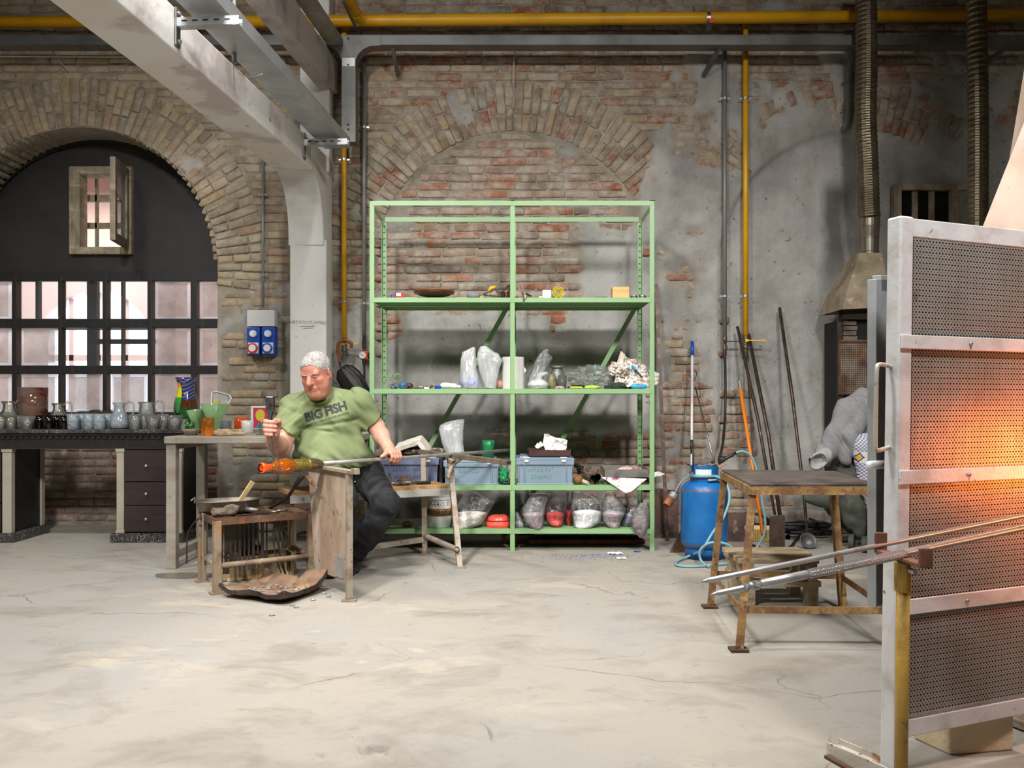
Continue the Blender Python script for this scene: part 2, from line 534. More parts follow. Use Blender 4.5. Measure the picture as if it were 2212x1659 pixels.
# ---- masonry
def masonry_mat():
 t = NT('lime_mortar_and_plaster'); p = t.pos()
 pl = t.attr('pl')['Fac']
 mo = t.mix(t.rng(t.noise(p, 6, 5, .65), .35, .7), C255(158, 150, 136), C255(122, 114, 102))
 mo = t.mix(t.rng(t.noise(p, 2.2, 4), .5, .75), mo, C255(170, 164, 152))
 ps = t.mix(t.rng(t.noise(p, 2.6, 6, .65), .35, .68), C255(174, 173, 169), C255(136, 134, 130))
 ps = t.mix(t.rng(t.noise(p, (9, 9, 3), 5, .7), .6, .75), ps, C255(140, 124, 108))
 ps = t.mix(t.rng(t.noise(p, (1.6, 1, .8), 3), .52, .7), ps, C255(184, 183, 179))
 ps = t.mix(t.rng(t.noise(p, (24, 24, 24), 4), .66, .75), ps, C255(96, 88, 78))
 c = t.mix(pl, mo, ps)
 low_dark = t.rng(t.sep(p)[2], .1, .75, .55, 0)
 c = t.mix(t.math('MULTIPLY', low_dark, t.rng(t.noise(p, 3.5, 4), .4, .62)), c, C255(96, 84, 72))  # brown patches, stronger towards the bottom of the wall
 vo = t.node('TexVoronoi', feature='DISTANCE_TO_EDGE')
 wv = t.node('TexNoise'); t.link(t.vec(p, 3), wv.inputs['Vector']); wv.inputs['Scale'].default_value = 1
 q = t.node('VectorMath', operation='ADD'); t.link(p, q.inputs[0]); t.link(t.vec(wv.outputs['Color'], .4), q.inputs[1])
 t.link(t.vec(q.outputs[0], 1.7), vo.inputs['Vector'])
 ck = t.math('MULTIPLY', t.rng(vo.outputs['Distance'], .002, .012, 1, 0), t.rng(t.noise(p, 1.9, 2), .5, .62))
 c = t.mix(t.math('MULTIPLY', ck, .22), c, C255(84, 76, 68))
 s_ = t.sep(p); n_ = t.math('MULTIPLY', t.noise(p, (5, 1, 2), 4), .18)
 so = t.math('MULTIPLY', t.rng(t.math('ABSOLUTE', t.math('SUBTRACT', t.math('ADD', s_[0], n_), 2.74)), .05, .15, 1, 0), t.math('MULTIPLY', t.rng(s_[2], 1.75, 2.3), t.rng(s_[2], 2.78, 2.92, 1, 0)))
 c = t.mix(t.math('MULTIPLY', so, .75), c, C255(58, 54, 50))
 h = t.math('ADD', t.noise(p, 26, 5, .6), t.math('MULTIPLY', t.noise(p, 90, 3), .35))
 return t.done(t.bsdf(c, .9, 0, .25, h, .55, .012))
def brick_mat(name, pal, smear=(176, 165, 145), sm=(.46, .7)):
 t = NT(name); p = t.pos()
 rnd = t.math('FRACT', t.math('ADD', t.node('ObjectInfo').outputs['Random'], t.attr('br')['Fac']))
 rp = t.node('ValToRGB'); t.link(rnd, rp.inputs[0]); rp.color_ramp.interpolation = 'CONSTANT'
 el = rp.color_ramp.elements
 while len(el) > 1: el.remove(el[0])
 for i, c in enumerate(pal):
  e = el[0] if i == 0 else el.new(i / len(pal))
  e.position = i / len(pal); e.color = C255(*c)
 c = rp.outputs[0]
 c = t.mix(t.rng(t.noise(p, 22, 5, .65), .4, .72, 0, .6), c, C255(118, 100, 82))
 c = t.mix(t.rng(t.noise(p, (7, 7, 9), 6, .7), sm[0], sm[1], 0, .85), c, C255(*smear))
 c = t.mix(t.rng(t.noise(p, 40, 4, .7), .62, .75, 0, .8), c, C255(84, 70, 58))
 h = t.math('ADD', t.noise(p, 45, 5, .65), t.noise(p, 14, 4))
 return t.done(t.bsdf(c, .9, 0, .25, h, .6, .012))
M_WALL = masonry_mat()
M_BR_MID = brick_mat('weathered_brick', [(160, 140, 122), (146, 122, 104), (162, 142, 120), (136, 116, 100), (152, 108, 88), (130, 120, 108), (168, 146, 116), (150, 92, 70), (156, 138, 124), (142, 126, 110), (136, 106, 90), (164, 150, 134)], (184, 176, 162), (.42, .66))
M_BR_LEFT = brick_mat('pale_brick', [(166, 150, 126), (154, 140, 118), (170, 152, 124), (146, 132, 112), (174, 156, 122), (138, 126, 108), (162, 134, 112), (160, 148, 128), (150, 136, 118), (176, 154, 120)], (180, 172, 156), (.42, .66))
M_BR_INF = brick_mat('infill_brick', [(168, 144, 130), (158, 130, 114), (174, 152, 138), (150, 124, 108), (172, 120, 98), (134, 118, 106), (166, 146, 132), (160, 100, 74), (170, 150, 136), (140, 124, 114), (160, 136, 118)], (194, 186, 176), (.44, .68))
def coverage(x, z):
 """how much old plaster is left on the brickwork"""
 px = x * F / WY + 1106; py = HOR - (z - CH) * F / WY
 w3 = np.stack([x * 2.1, 0 * x + 9.7, z * 2.1], -1); px = px + 75 * fbm(w3, 3); py = py + 60 * fbm(w3 + 5.5, 3)
 c = np.where(px < 640, .02, .18)
 def reg(x0, y0, x1, y1, a, s=45):
  nonlocal c
  m = sst(px, x0 - s, x0 + s) * (1 - sst(px, x1 - s, x1 + s)) * sst(py, y0 - s, y0 + s) * (1 - sst(py, y1 - s, y1 + s))
  c = c * (1 - m) + a * m
 reg(1400, 60, 2400, 400, .40); reg(1390, 360, 1640, 760, .82); reg(1420, 760, 1580, 1180, .55)
 reg(1610, 340, 2500, 1090, 1.15); reg(1560, 1090, 2500, 1250, .62)
 reg(1235, 470, 1420, 660, 1.05, 30); reg(830, 655, 1420, 960, 1.0, 26); reg(830, 960, 1420, 1300, .7, 30)
 reg(1300, 950, 1440, 1200, .22, 25); reg(845, 470, 1210, 640, .12)
 reg(700, 560, 830, 1000, .5); reg(470, 600, 640, 1000, .16, 30); reg(470, 950, 640, 1200, .2, 30)
 px = x * F / WY + 1106; py = HOR - (z - CH) * F / WY
 r3 = np.hypot(px - 1845, py - 575)
 c = np.where((r3 < 295) & (py < 600), 1.15, c)
 return c
def in_open(x, z, k=0.0):
 cx, cz, r = ARCH[0]
 return np.where(z > cz, np.hypot(x - cx, z - cz) < r - k, np.abs(x - cx) < r - k)
def recess(x, z):
 o = np.zeros(np.shape(x))
 for i, dp in ((1, .03), (2, .045)):
  cx, cz, r = ARCH[i]
  ins = np.where(z > cz, np.hypot(x - cx, z - cz), np.abs(x - cx))
  o = np.where(ins < r, dp * (1 - sst(ins, r - .03, r)), o)
 return o
def plaster(x, z):
 p3 = np.stack([x, 0 * x + 3.1, z], -1)
 n = fbm(p3 * 2.3, 4) * 1.3 + fbm(p3 * 11, 3) * .6
 return sst(coverage(x, z) + .62 * n, .34, .72)
xs = np.arange(-5.2, 5.21, .026); zs = np.arange(0, 5.2, .026)
X, Z = np.meshgrid(xs, zs, indexing='ij')
cx, cz, r = ARCH[0]
dz = np.maximum(Z - cz, 0)
dist = np.where(Z > cz, np.hypot(X - cx, Z - cz), np.abs(X - cx))
snap = np.abs(dist - r) < .0165
Xs = np.where(snap & (Z > cz), cx + (X - cx) * r / np.maximum(dist, 1e-6), X)
Zs = np.where(snap & (Z > cz), cz + (Z - cz) * r / np.maximum(dist, 1e-6), Z)
Xs = np.where(snap & (Z <= cz), cx + np.sign(X - cx) * r, Xs)
pl = plaster(Xs, Zs)
n3 = np.stack([Xs, 0 * Xs, Zs], -1)
hgt = -.0025 + .0215 * pl + .007 * fbm(n3 * 17, 3) + .006 * fbm(n3 * 4, 2)
Ywall = WY + recess(Xs, Zs) - hgt
idx = np.arange(X.size).reshape(X.shape)
fq = np.stack([idx[:-1, :-1], idx[1:, :-1], idx[1:, 1:], idx[:-1, 1:]], -1).reshape(-1, 4)
xc = Xs.ravel()[fq].mean(1); zc = Zs.ravel()[fq].mean(1)
fq = fq[~in_open(xc, zc, .001)]
WALL = mesh_obj('wall_back', np.stack([Xs, Ywall, Zs], -1), fq, M_WALL, smooth=True, origin=(0, WY, 0), attr={'pl': pl.ravel()})
tag(WALL, kind='structure')
# brick shapes: unit blocks with a worn, uneven front
def brick_variant(seed):
 rg = np.random.default_rng(seed); nu, nv = 4, 4; vs = []
 for j in range(nv):
  for i in range(nu):
   ed = i in (0, nu - 1) or j in (0, nv - 1); co = i in (0, nu - 1) and j in (0, nv - 1)
   x = (-.5, -.455, .455, .5)[i]; z = (-.5, -.36, .36, .5)[j]
   y = rg.uniform(-.05, .09) + (.12 if ed else 0) + (.06 if co else 0)
   x += rg.uniform(-.018, .018) + (-.02 * np.sign(x) if co else 0); z += rg.uniform(-.05, .05) + (-.05 * np.sign(z) if co else 0)
   vs.append((x, y, z))
 fs = [(j * nu + i, j * nu + i + 1, (j + 1) * nu + i + 1, (j + 1) * nu + i) for j in range(nv - 1) for i in range(nu - 1)]
 ring = [0, 1, 2, 3, 7, 11, 15, 14, 13, 12, 8, 4]
 b = len(vs)
 for k in ring: vs.append((vs[k][0], 1.0, vs[k][2]))
 n = len(ring)
 fs += [(ring[(k + 1) % n], ring[k], b + k, b + (k + 1) % n) for k in range(n)]
 return np.array(vs), fs
VARS = [brick_variant(100 + i) for i in range(14)]
_VM = {}
def variant_mesh(i, m):
 if (i, m.name) not in _VM:
  me = bpy.data.meshes.new('brick'); me.from_pydata(VARS[i][0].tolist(), [], VARS[i][1]); me.materials.append(m)
  me.polygons.foreach_set('use_smooth', np.ones(len(me.polygons), dtype=bool))
  _VM[(i, m.name)] = me
 return _VM[(i, m.name)]
def put_brick(parent, x, y, z, L, h, d, ang, m):
 o = bpy.data.objects.new('brick', variant_mesh(random.randrange(14), m))
 COL.objects.link(o); o.parent = parent
 o.location = Vector((x, y, z)) - ORG[parent.name]
 o.scale = (L, d, h); o.rotation_euler = (random.uniform(-.02, .02), ang, random.uniform(-.03, .03))
 return o
def bricks_mass(parent, lst, m, name='brick'):
 vs = []; fs = []; br = []; b = 0
 for (x, y, z, L, h, d, ang) in lst:
  v0, f0 = VARS[random.randrange(14)]
  v = v0 * np.array([L, d, h]); c, s = math.cos(ang), math.sin(ang)
  w = np.stack([v[:, 0] * c + v[:, 2] * s, v[:, 1], -v[:, 0] * s + v[:, 2] * c], 1) + np.array([x, y, z])
  vs.append(w); fs += [tuple(i + b for i in f) for f in f0]; b += len(v); br += [random.random()] * len(v)
 o = mesh_obj(name, np.concatenate(vs), fs, m, parent, smooth=True, attr={'br': br})
 o['kind'] = 'stuff'
 return o
# arch rings
def arch_ring(n, i, m, a0, a1, keep):
 cx, cz, r = ARCH[i]
 root = thing('trim_%d' % n, None, None, (cx, WY, cz), kind='structure')
 rm = r + RING / 2
 na = int((a1 - a0) * rm / .0705)
 for k in range(na):
  a = a0 + (a1 - a0) * (k + .5) / na + random.uniform(-.004, .004)
  cuts = random.choice([(0, .20, .41), (0, .135, .275, .41), (0, .27, .41), (0, .14, .41), (0, .205, .41)])
  for q in range(len(cuts) - 1):
   ra, rb = r + cuts[q] + .004, r + cuts[q + 1] - .008
   rc = (ra + rb) / 2; x = cx + math.cos(a) * rc; z = cz + math.sin(a) * rc
   if not keep(x, z): continue
   ha = random.uniform(-.003, .014)
   th = min(.065, .058 * rc / (r + .1)) + random.uniform(-.006, .005)
   xx = np.array([x]); zz = np.array([z])
   if float(plaster(xx, zz)[0]) > .93: continue
   put_brick(root, x, WY - .010 - ha, z, rb - ra, th, .06, -a + random.uniform(-.035, .035), m)
 return root
arch_ring(1, 0, M_BR_LEFT, math.radians(-8), math.radians(172), lambda x, z: -4.95 < x < wx(640))
arch_ring(2, 1, M_BR_MID, math.radians(14), math.radians(166), lambda x, z: x > wx(712))
arch_ring(3, 2, M_BR_MID, math.radians(28), math.radians(150), lambda x, z: True)
# courses
big = []; rest = []; infill = []
row = 0; z = .035
while z < 4.75:
 x = -5.0 + random.uniform(0, .25)
 hgt_ = .0595 + random.uniform(-.005, .003)
 while x < 5.0:
  L = random.choice([.25, .25, .26, .24, .12, .125, .2, .27])
  xc = x + L / 2; x += L + .011
  zz = z + random.uniform(-.004, .004)
  skip = False; mid = False
  for i, (cx, cz, r) in enumerate(ARCH):
   dd = math.hypot(xc - cx, zz - cz) if zz > cz - .15 else 99
   lim = RING - (.02 if i < 2 else .1)
   if zz > cz + (-.15 if i < 1 else .3) and r - .02 < dd < r + lim: skip = True
   if i == 0 and (dd < r + .05 if zz > cz else abs(xc - cx) < r + L / 2 + .004): skip = True
   if i == 1 and (dd < r - L * .35 if zz > cz else abs(xc - cx) < r - L / 2): mid = True
  if skip or (wx(630) < xc < wx(710) and zz < 2.75): continue
  P_ = float(plaster(np.array([xc]), np.array([zz]))[0])
  hb = random.uniform(.004, .013)
  if -.008 + .026 * P_ > hb + .007: continue
  yy = WY + float(recess(np.array([xc]), np.array([zz]))) - hb
  it = (xc, yy, zz, L, hgt_, .06, random.uniform(-.012, .012))
  px = xc * F / WY + 1106; py = HOR - (zz - CH) * F / WY
  vis = -30 < px < 2240 and -10 < py < 1160
  if mid: infill.append(it)
  elif vis and P_ < .6 and (100 < py < 430 and px > 700 or (470 < px < 625 and 300 < py < 1150) or (px < 720 and 40 < py < 170) or (705 < px < 815 and py > 430)): big.append(it)
  else: rest.append(it)
 z += .0685 + random.uniform(-.002, .002)
random.shuffle(big)
rest += big[300:]; big = big[:300]
for (x, y, z, L, h, d, a) in big:
 put_brick(WALL, x, y, z, L, h, d, a, M_BR_LEFT if x < wx(640) else M_BR_MID)
bricks_mass(WALL, [b for b in rest if b[0] < wx(640)], M_BR_LEFT, 'brick_courses')
bricks_mass(WALL, [b for b in rest if b[0] >= wx(640)], M_BR_MID, 'brick_courses')
INF = thing('wall_infill', None, None, (ARCH[1][0], WY, 0), kind='structure')
ic = sorted(infill, key=lambda b: -b[2])
for (x, y, z, L, h, d, a) in ic[:300]: put_brick(INF, x, y, z, L, h, d, a, M_BR_INF)
if ic[300:]: bricks_mass(INF, ic[300:], M_BR_INF, 'brick_courses')
# soffit and jambs of the window arch, brick by brick across its thickness
NY = 7.37
sof = thing('trim_4', None, None, (ARCH[0][0], WY, 0), kind='structure')
cx, cz, r = ARCH[0]
b = MB()
pts = [(cx - r, 0), (cx - r, cz * .5)] + [(cx + math.cos(a) * r, cz + math.sin(a) * r) for a in np.linspace(math.pi, 0, 60)] + [(cx + r, cz * .5), (cx + r, 0)]
b.add([(x, WY + .005, z) for x, z in pts] + [(x, NY + .05, z) for x, z in pts], [(k, k + 1, len(pts) + k + 1, len(pts) + k) for k in range(len(pts) - 1)])
b.build('mortar_bed', M_WALL, sof)
for a in np.arange(math.radians(4), math.radians(178), .0555):
 for (ya, yb) in ((WY + .012, WY + .17), (WY + .182, NY - .005)):
  x, z = cx + math.cos(a) * r, cz + math.sin(a) * r
  o = bpy.data.objects.new('brick', variant_mesh(random.randrange(14), M_BR_LEFT)); COL.objects.link(o); o.parent = sof
  fx = Vector((0, 1, 0)); fy = Vector((math.cos(a), 0, math.sin(a))); fz = Vector((-math.sin(a), 0, math.cos(a)))
  R = Matrix((fx, fy, fz)).transposed()
  o.rotation_euler = R.to_euler()
  o.location = Vector((x, (ya + yb) / 2, z)) + fy * .003 - ORG[sof.name]
  o.scale = (yb - ya, .04, .053)
# ---- niche: black lunette board, glazed screen, casement
M_BLACK = mat('black_board', (29, 28, 25), .6, 0, [((40, 37, 32), 3, .45, .75), ((20, 19, 18), 8, .55, .8)], bump=(30, .1))
M_BLKW = mat('black_wood', (26, 25, 25), .45, 0, [((44, 42, 40), (30, 4, 4), .55, .8)], bump=(40, .12))
WIN = thing('window_1', None, None, (cx, NY, CH), kind='structure')
hx0, hx1, hz0, hz1 = P(160, 0, NY).x, P(284, 0, NY).x, P(0, 546, NY).z, P(0, 367, NY).z
zb = P(0, 600, NY).z
b = MB()
ex = sorted(set(list(np.linspace(cx - r - .03, cx + r + .03, 70)) + [hx0, hx1]))
for xa, xb in zip(ex[:-1], ex[1:]):
 top = lambda x: max(cz, cz + math.sqrt(max((r + .03) ** 2 - (x - cx) ** 2, 0)))
 segs = [((zb, zb), (top(xa), top(xb)))]
 if xa >= hx0 - 1e-6 and xb <= hx1 + 1e-6:
  segs = [((zb, zb), (hz0, hz0)), ((hz1, hz1), (top(xa), top(xb)))]
 for (za, zb_), (zc, zd) in segs:
  b.hexa([V(xa, NY, za), V(xb, NY, zb_), V(xb, NY + .03, zb_), V(xa, NY + .03, za), V(xa, NY, zc), V(xb, NY, zd), V(xb, NY + .03, zd), V(xa, NY + .03, zc)])
b.build('lunette_panel', M_BLACK, WIN)
b = MB()
arc = [(cx + math.cos(a) * (r - .005), cz + math.sin(a) * (r - .005)) for a in np.linspace(math.pi, 0, 50)]
for (x0, z0), (x1, z1) in zip(arc[:-1], arc[1:]): b.bar((x0, NY - .02, z0), (x1, NY - .02, z1), .05, .035, up=(0, 1, 0))
b.build('arch_fillet', M_BLKW, WIN)
COLS = [(-55, 25), (47, 125), (143, 221), (240, 318), (336, 411), (432, 510)]
ROWS = [(607, 690), (708, 790), (808, 890)]
vb = [(-75, -55)] + [(COLS[i][1], COLS[i + 1][0]) for i in range(5)] + [(510, 530)]
for (a, c) in vb:
 MB().box2(P(a, 893, NY - .03), P(c, 600, NY + .05)).build('mullion', M_BLKW, WIN, bevel=.004)
for (a, c) in ((590, 607), (690, 708), (790, 808), (890, 932)):
 MB().box2(P(-75, c, NY - .025), P(530, a, NY + .045)).build('transom', M_BLKW, WIN, bevel=.004)
def frost_mat(name, ca, cb, trn, cl):
 t = NT(name); p = t.pos()
 c = t.mix(t.rng(t.noise(p, 7, 5, .6), .38, .66), C255(*ca), C255(*cb))
 c = t.mix(t.rng(t.noise(p, 60, 3, .7), .66, .74), c, C255(96, 84, 84))
 df = t.node('BsdfDiffuse'); tl = t.node('BsdfTranslucent'); tr = t.node('BsdfTransparent'); gl = t.node('BsdfGlossy')
 gl.inputs['Roughness'].default_value = .25
 t.link(c, df.inputs[0]); t.link(c, tl.inputs[0])
 m = t.node('MixShader'); m.inputs[0].default_value = trn; t.link(df.outputs[0], m.inputs[1]); t.link(tl.outputs[0], m.inputs[2])
 m2 = t.node('MixShader'); m2.inputs[0].default_value = cl; t.link(m.outputs[0], m2.inputs[1]); t.link(tr.outputs[0], m2.inputs[2])
 m3 = t.node('MixShader'); m3.inputs[0].default_value = .06; t.link(m2.outputs[0], m3.inputs[1]); t.link(gl.outputs[0], m3.inputs[2])
 return t.done(m3.outputs[0])
M_FROST = frost_mat('frosted_pane', (206, 198, 198), (184, 172, 172), .6, .04)
M_BEVEL = frost_mat('bevelled_edge', (226, 230, 242), (206, 212, 232), .75, .12)
M_CLEAR = glass_mat('clear_pane', (246, 250, 255), .02, (220, 225, 235), .7)
CLEAR = {(1, 0), (2, 0), (3, 0), (2, 1), (3, 1)}
for i, (x0, x1) in enumerate(COLS):
 for j, (y0, y1) in enumerate(ROWS):
  A = P(x0, y1, NY + .012); B_ = P(x1, y0, NY + .012)
  o4 = [V(A.x, A.y, A.z), V(B_.x, A.y, A.z), V(B_.x, A.y, B_.z), V(A.x, A.y, B_.z)]
  if (i, j) in CLEAR:
   b = MB(); b.box2(A, (B_.x, A.y + .005, B_.z)); b.build('pane', M_CLEAR, WIN); continue
  g = .024
  i4 = [V(A.x + g, A.y - .006, A.z + g), V(B_.x - g, A.y - .006, A.z + g), V(B_.x - g, A.y - .006, B_.z - g), V(A.x + g, A.y - .006, B_.z - g)]
  b = MB(); b.add(o4 + i4, [(0, 1, 5, 4), (1, 2, 6, 5), (2, 3, 7, 6), (3, 0, 4, 7)], 1); b.add(i4, [(0, 1, 2, 3)], 0)
  b.build('pane', None, WIN, mats=[M_FROST, M_BEVEL])
# outer sash of the screen, seen through the clear panes
WIN2 = thing('window_2', None, None, (cx, 7.66, CH), kind='structure')
for (a, c) in ((-40, -20), (76, 91), (187, 216), (261, 272), (345, 380)):
 MB().box2(P(a, 893, 7.64), P(c, 596, 7.70)).build('mullion', M_BLKW, WIN2, bevel=.004)
for (a, c, e, f) in ((-40, 380, 692, 712), (187, 380, 733, 743), (-40, 380, 588, 604), (-40, 380, 885, 930)):
 MB().box2(P(a, f, 7.645), P(c, e, 7.695)).build('transom', M_BLKW, WIN2, bevel=.004)
M_OLDW = mat('weathered_wood', (150, 138, 116), .7, 0, [((112, 100, 82), (12, 12, 4), .42, .66), ((178, 168, 148), (5, 5, 18), .55, .75), ((70, 62, 50), (40, 40, 14), .64, .76)], bump=(60, .3))
CAS = thing('window_3', None, None, P(222, 456, NY), kind='structure')
y0, y1 = NY - .05, NY + .09
fr = [(155, 178, 362, 551), (266, 289, 362, 551), (178, 266, 362, 380), (178, 266, 535, 551)]
for (a, c, e, f) in fr:
 MB().box2(P(a, f, NY).xyz + V(0, y0 - NY, 0), P(c, e, NY).xyz + V(0, y1 - NY, 0)).build('casement_frame', M_OLDW, CAS, bevel=.006)
for (a, c, e, f) in ((205, 214, 378, 537), (178, 268, 423, 435), (178, 268, 483, 493)):
 MB().box2(P(a, f, NY + .2), P(c, e, NY + .24)).build('bar', M_OLDW, CAS)
# open leaf, hinged on the right jamb and swung into the room
h0 = V(P(279, 0, NY).x, NY - .05, 0); e0 = V(P(243, 0, 6.93).x, 6.93, 0)
za, zc = P(0, 539, NY).z, P(0, 369, NY).z
leaf = MB().box2((0, 0, 0), (.001, .001, .001))
def lp(s, z): p = h0.lerp(e0, s); return V(p.x, p.y, z)
dz_ = zc - za
for (s0, s1, w0, w1) in ((0, .15, 0, 1), (.85, 1, 0, 1), (.15, .85, 0, .1), (.15, .85, .9, 1)):
 b = MB()
 nrm = (e0 - h0).cross(V(0, 0, 1)).normalized() * .022
 q = [lp(s0, za + w0 * dz_), lp(s1, za + w0 * dz_), lp(s1, za + w1 * dz_), lp(s0, za + w1 * dz_)]
 b.hexa([q[0] - nrm, q[1] - nrm, q[1] + nrm, q[0] + nrm, q[3] - nrm, q[2] - nrm, q[2] + nrm, q[3] + nrm])
 b.build('leaf_rail', M_OLDW, CAS, bevel=.004)
b = MB(); b.add([lp(.12, za + .08 * dz_), lp(.88, za + .08 * dz_), lp(.88, za + .92 * dz_), lp(.12, za + .92 * dz_)], [(0, 1, 2, 3)])
b.build('pane', frost_mat('dusty_pane', (150, 152, 158), (128, 128, 134), .4, .25), CAS)
MB().bar(lp(.93, za + .5 * dz_) - nrm * 1.6, lp(.72, za + .5 * dz_) - nrm * 1.6, .012, .016).build('latch', M_OLDW, CAS)
# ---- corridor behind the screen
M_PEACH = mat('peach_paint', (226, 204, 194), .8, 0, [((216, 190, 178), 1.2, .4, .7)])
M_ROSE = mat('rose_ceiling', (130, 92, 96), .8)
cf = 11.5
b = MB()
ax, az, ar = -5.61, 1.77, .80
ex = list(np.linspace(-9, ax - ar, 4)) + list(np.linspace(ax - ar, ax + ar, 25))[1:] + list(np.linspace(ax + ar, -1.8, 4))[1:]
for xa, xb in zip(ex[:-1], ex[1:]):
 if xa >= ax - ar - 1e-6 and xb <= ax + ar + 1e-6:
  ta = az + math.sqrt(max(ar ** 2 - (xa - ax) ** 2, 0)); tb = az + math.sqrt(max(ar ** 2 - (xb - ax) ** 2, 0))
  b.hexa([V(xa, cf, ta), V(xb, cf, tb), V(xb, cf + .3, tb), V(xa, cf + .3, ta), V(xa, cf, 4.2), V(xb, cf, 4.2), V(xb, cf + .3, 4.2), V(xa, cf + .3, 4.2)])
  b.box2((xa, cf, 0), (xb, cf + .3, .25))
 else:
  b.box2((xa, cf, 0), (xb, cf + .3, 4.2))
tag(b.build('wall_corridor_far', M_PEACH), kind='structure')
tag(MB().box2((-9.1, 7.3, 0), (-9.0, cf, 4.2)).build('wall_corridor_left', M_PEACH), kind='structure')
tag(MB().box2((-1.9, 7.75, 0), (-1.8, cf, 4.2)).build('wall_corridor_right', M_PEACH), kind='structure')
tag(MB().box2((-9.1, 7.1, 4.2), (-1.8, cf + .3, 4.3)).build('ceiling_corridor', M_ROSE), kind='structure')
tag(MB().box2((-9.1, 7.46, -.05), (-1.8, cf + .3, 0)).build('floor_corridor', mat('corridor_terrazzo', (190, 182, 172), .4)), kind='structure')
W3 = thing('window_4', None, None, (ax, cf + .15, .25), kind='structure')
for k in range(5):
 x = ax - ar + .06 + k * (2 * ar - .12) / 4
 zt = az + math.sqrt(max(ar * ar - (x - ax) ** 2, 0)) - .02
 MB().box2((x - .03, cf + .12, .25), (x + .03, cf + .17, max(zt, 1.6))).build('glazing_bar', M_BLKW if k in (0, 4) else M_PEACH, W3)
MB().box2((ax - ar, cf + .12, 1.62), (ax + ar, cf + .17, 1.70)).build('transom', M_PEACH, W3)
# back of the masonry beside the niche, closing the corridor
MB_ = MB(); MB_.box2((-9.1, 7.42, 0), (cx - r - .0, 7.5, 4.25)); MB_.box2((cx + r, 7.42, 0), (-1.8, 7.5, 4.25)); MB_.box2((cx - r, 7.42, 3.5), (cx + r, 7.5, 4.25))
tag(MB_.build('wall_corridor_near', M_PEACH), kind='structure')
# brick apron under the window
NB = thing('wall_niche', None, None, (cx, NY + .06, 0), kind='structure')
MB().box2((cx - r - .02, NY + .055, 0), (cx + r + .02, NY + .12, P(0, 930, NY).z)).build('mortar_bed', M_WALL, NB)
z = .03; k = 0
while z < .82:
 x = cx - r + .02 + (k % 2) * .13
 while x < cx + r - .1:
  L = random.choice([.25, .26, .12, .24])
  put_brick(NB, x + L / 2, NY + .05 - random.uniform(0, .006), z + .028, L, .056, .05, random.uniform(-.01, .01), M_BR_INF); x += L + .012
 z += .068; k += 1
# ---- rest of the hall (behind and beside the camera)
M_HALL = mat('hall_plaster', (176, 168, 156), .9, 0, [((150, 140, 126), 1.1, .4, .7)])
tag(MB().box2((-5.3, -3.1, 0), (-5.2, 7.45, 6.4)).build('wall_left', M_HALL), kind='structure')
tag(MB().box2((5.2, -3.1, 0), (5.3, 7.1, 6.4)).build('wall_right', M_HALL), kind='structure')
tag(MB().box2((-5.3, -3.2, 0), (5.3, -3.1, 6.4)).build('wall_front', M_HALL), kind='structure')
tag(MB().box2((-5.3, -3.2, 6.4), (5.3, 7.2, 6.5)).build('ceiling', mat('dark_ceiling', (92, 84, 76), .9)), kind='structure')
tag(MB().box2((-5.3, 6.98, 5.1), (5.3, 7.1, 6.4)).build('wall_upper', M_HALL), kind='structure')
# ---- plastered pillar with haunched beam
M_WHITE = mat('white_limewash', (222, 220, 218), .85, 0, [((196, 190, 186), 2.3, .5, .72), ((236, 235, 234), 1.2, .5, .7), ((170, 158, 150), (30, 30, 20), .68, .75)], bump=(22, .15))
M_BEAM = mat('pinkish_limewash', (224, 216, 212), .88, 0, [((196, 188, 186), 2.2, .5, .56), ((226, 224, 222), 1.6, .54, .62), ((142, 128, 122), (9, 9, 9), .66, .72)], bump=(16, .25))
dv = V(-.078, -1, 0).normalized(); wv_ = V(1, -.078, 0).normalized()
PIL = thing('trim_5', 'white plastered pillar carrying the sloping beam', None, (-1.6, 6.88, 0), kind='structure')
b = MB(); b.box2((-1.755, 6.76, 0), (-1.465, 7.02, 2.35)); b.build('pillar_shaft', M_WHITE, PIL, bevel=.012)
prof = [(0, 2.30), (.238, 2.30)]
for k in range(9):
 a = k / 8; prof.append((.238 + .30 * (1 - math.cos(a * math.pi / 2)) * 1.0, 2.36 + .455 * math.sin(a * math.pi / 2) ** 1.0))
o = V(-1.75, 7.0, 0)
for nm, pf, m in (('haunch', prof + [(.538, 3.03), (0, 3.03)], M_WHITE), ('sloping_beam', [(.538, 2.815), (1.2, 2.817), (2.4, 2.812), (4.3, 2.80), (4.3, 3.05), (2.5, 3.03), (1.2, 3.035), (.538, 3.03)], M_BEAM)):
 n = len(pf); L_ = [o + dv * s + V(0, 0, z) for s, z in pf]; R_ = [p + wv_ * .285 for p in L_]
 b = MB(); b.add(L_ + R_, [tuple(range(n)), tuple(range(2 * n - 1, n - 1, -1))] + [((k + 1) % n, k, n + k, n + (k + 1) % n) for k in range(n)])
 b.build(nm, m, PIL, bevel=.01)
MB().box2((-1.69, 6.82, 2.9), (-1.455, 7.02, 4.9)).build('upper_shaft', M_WHITE, PIL, bevel=.012)
b = MB(); q0 = V(-1.47, 6.95, 3.69); b.bar(q0, q0 + dv * 4.6, .13, .26); b.build('upper_beam', mat('grey_limewash', (190, 182, 176), .9, 0, [((150, 142, 136), 4, .5, .7)], bump=(20, .3)), PIL, bevel=.01)
b = MB(); q0 = V(-1.35, 6.95, 3.86); b.bar(q0, q0 + dv * 4.6, .12, .05); b.build('rubble_edge', M_WALL, PIL)
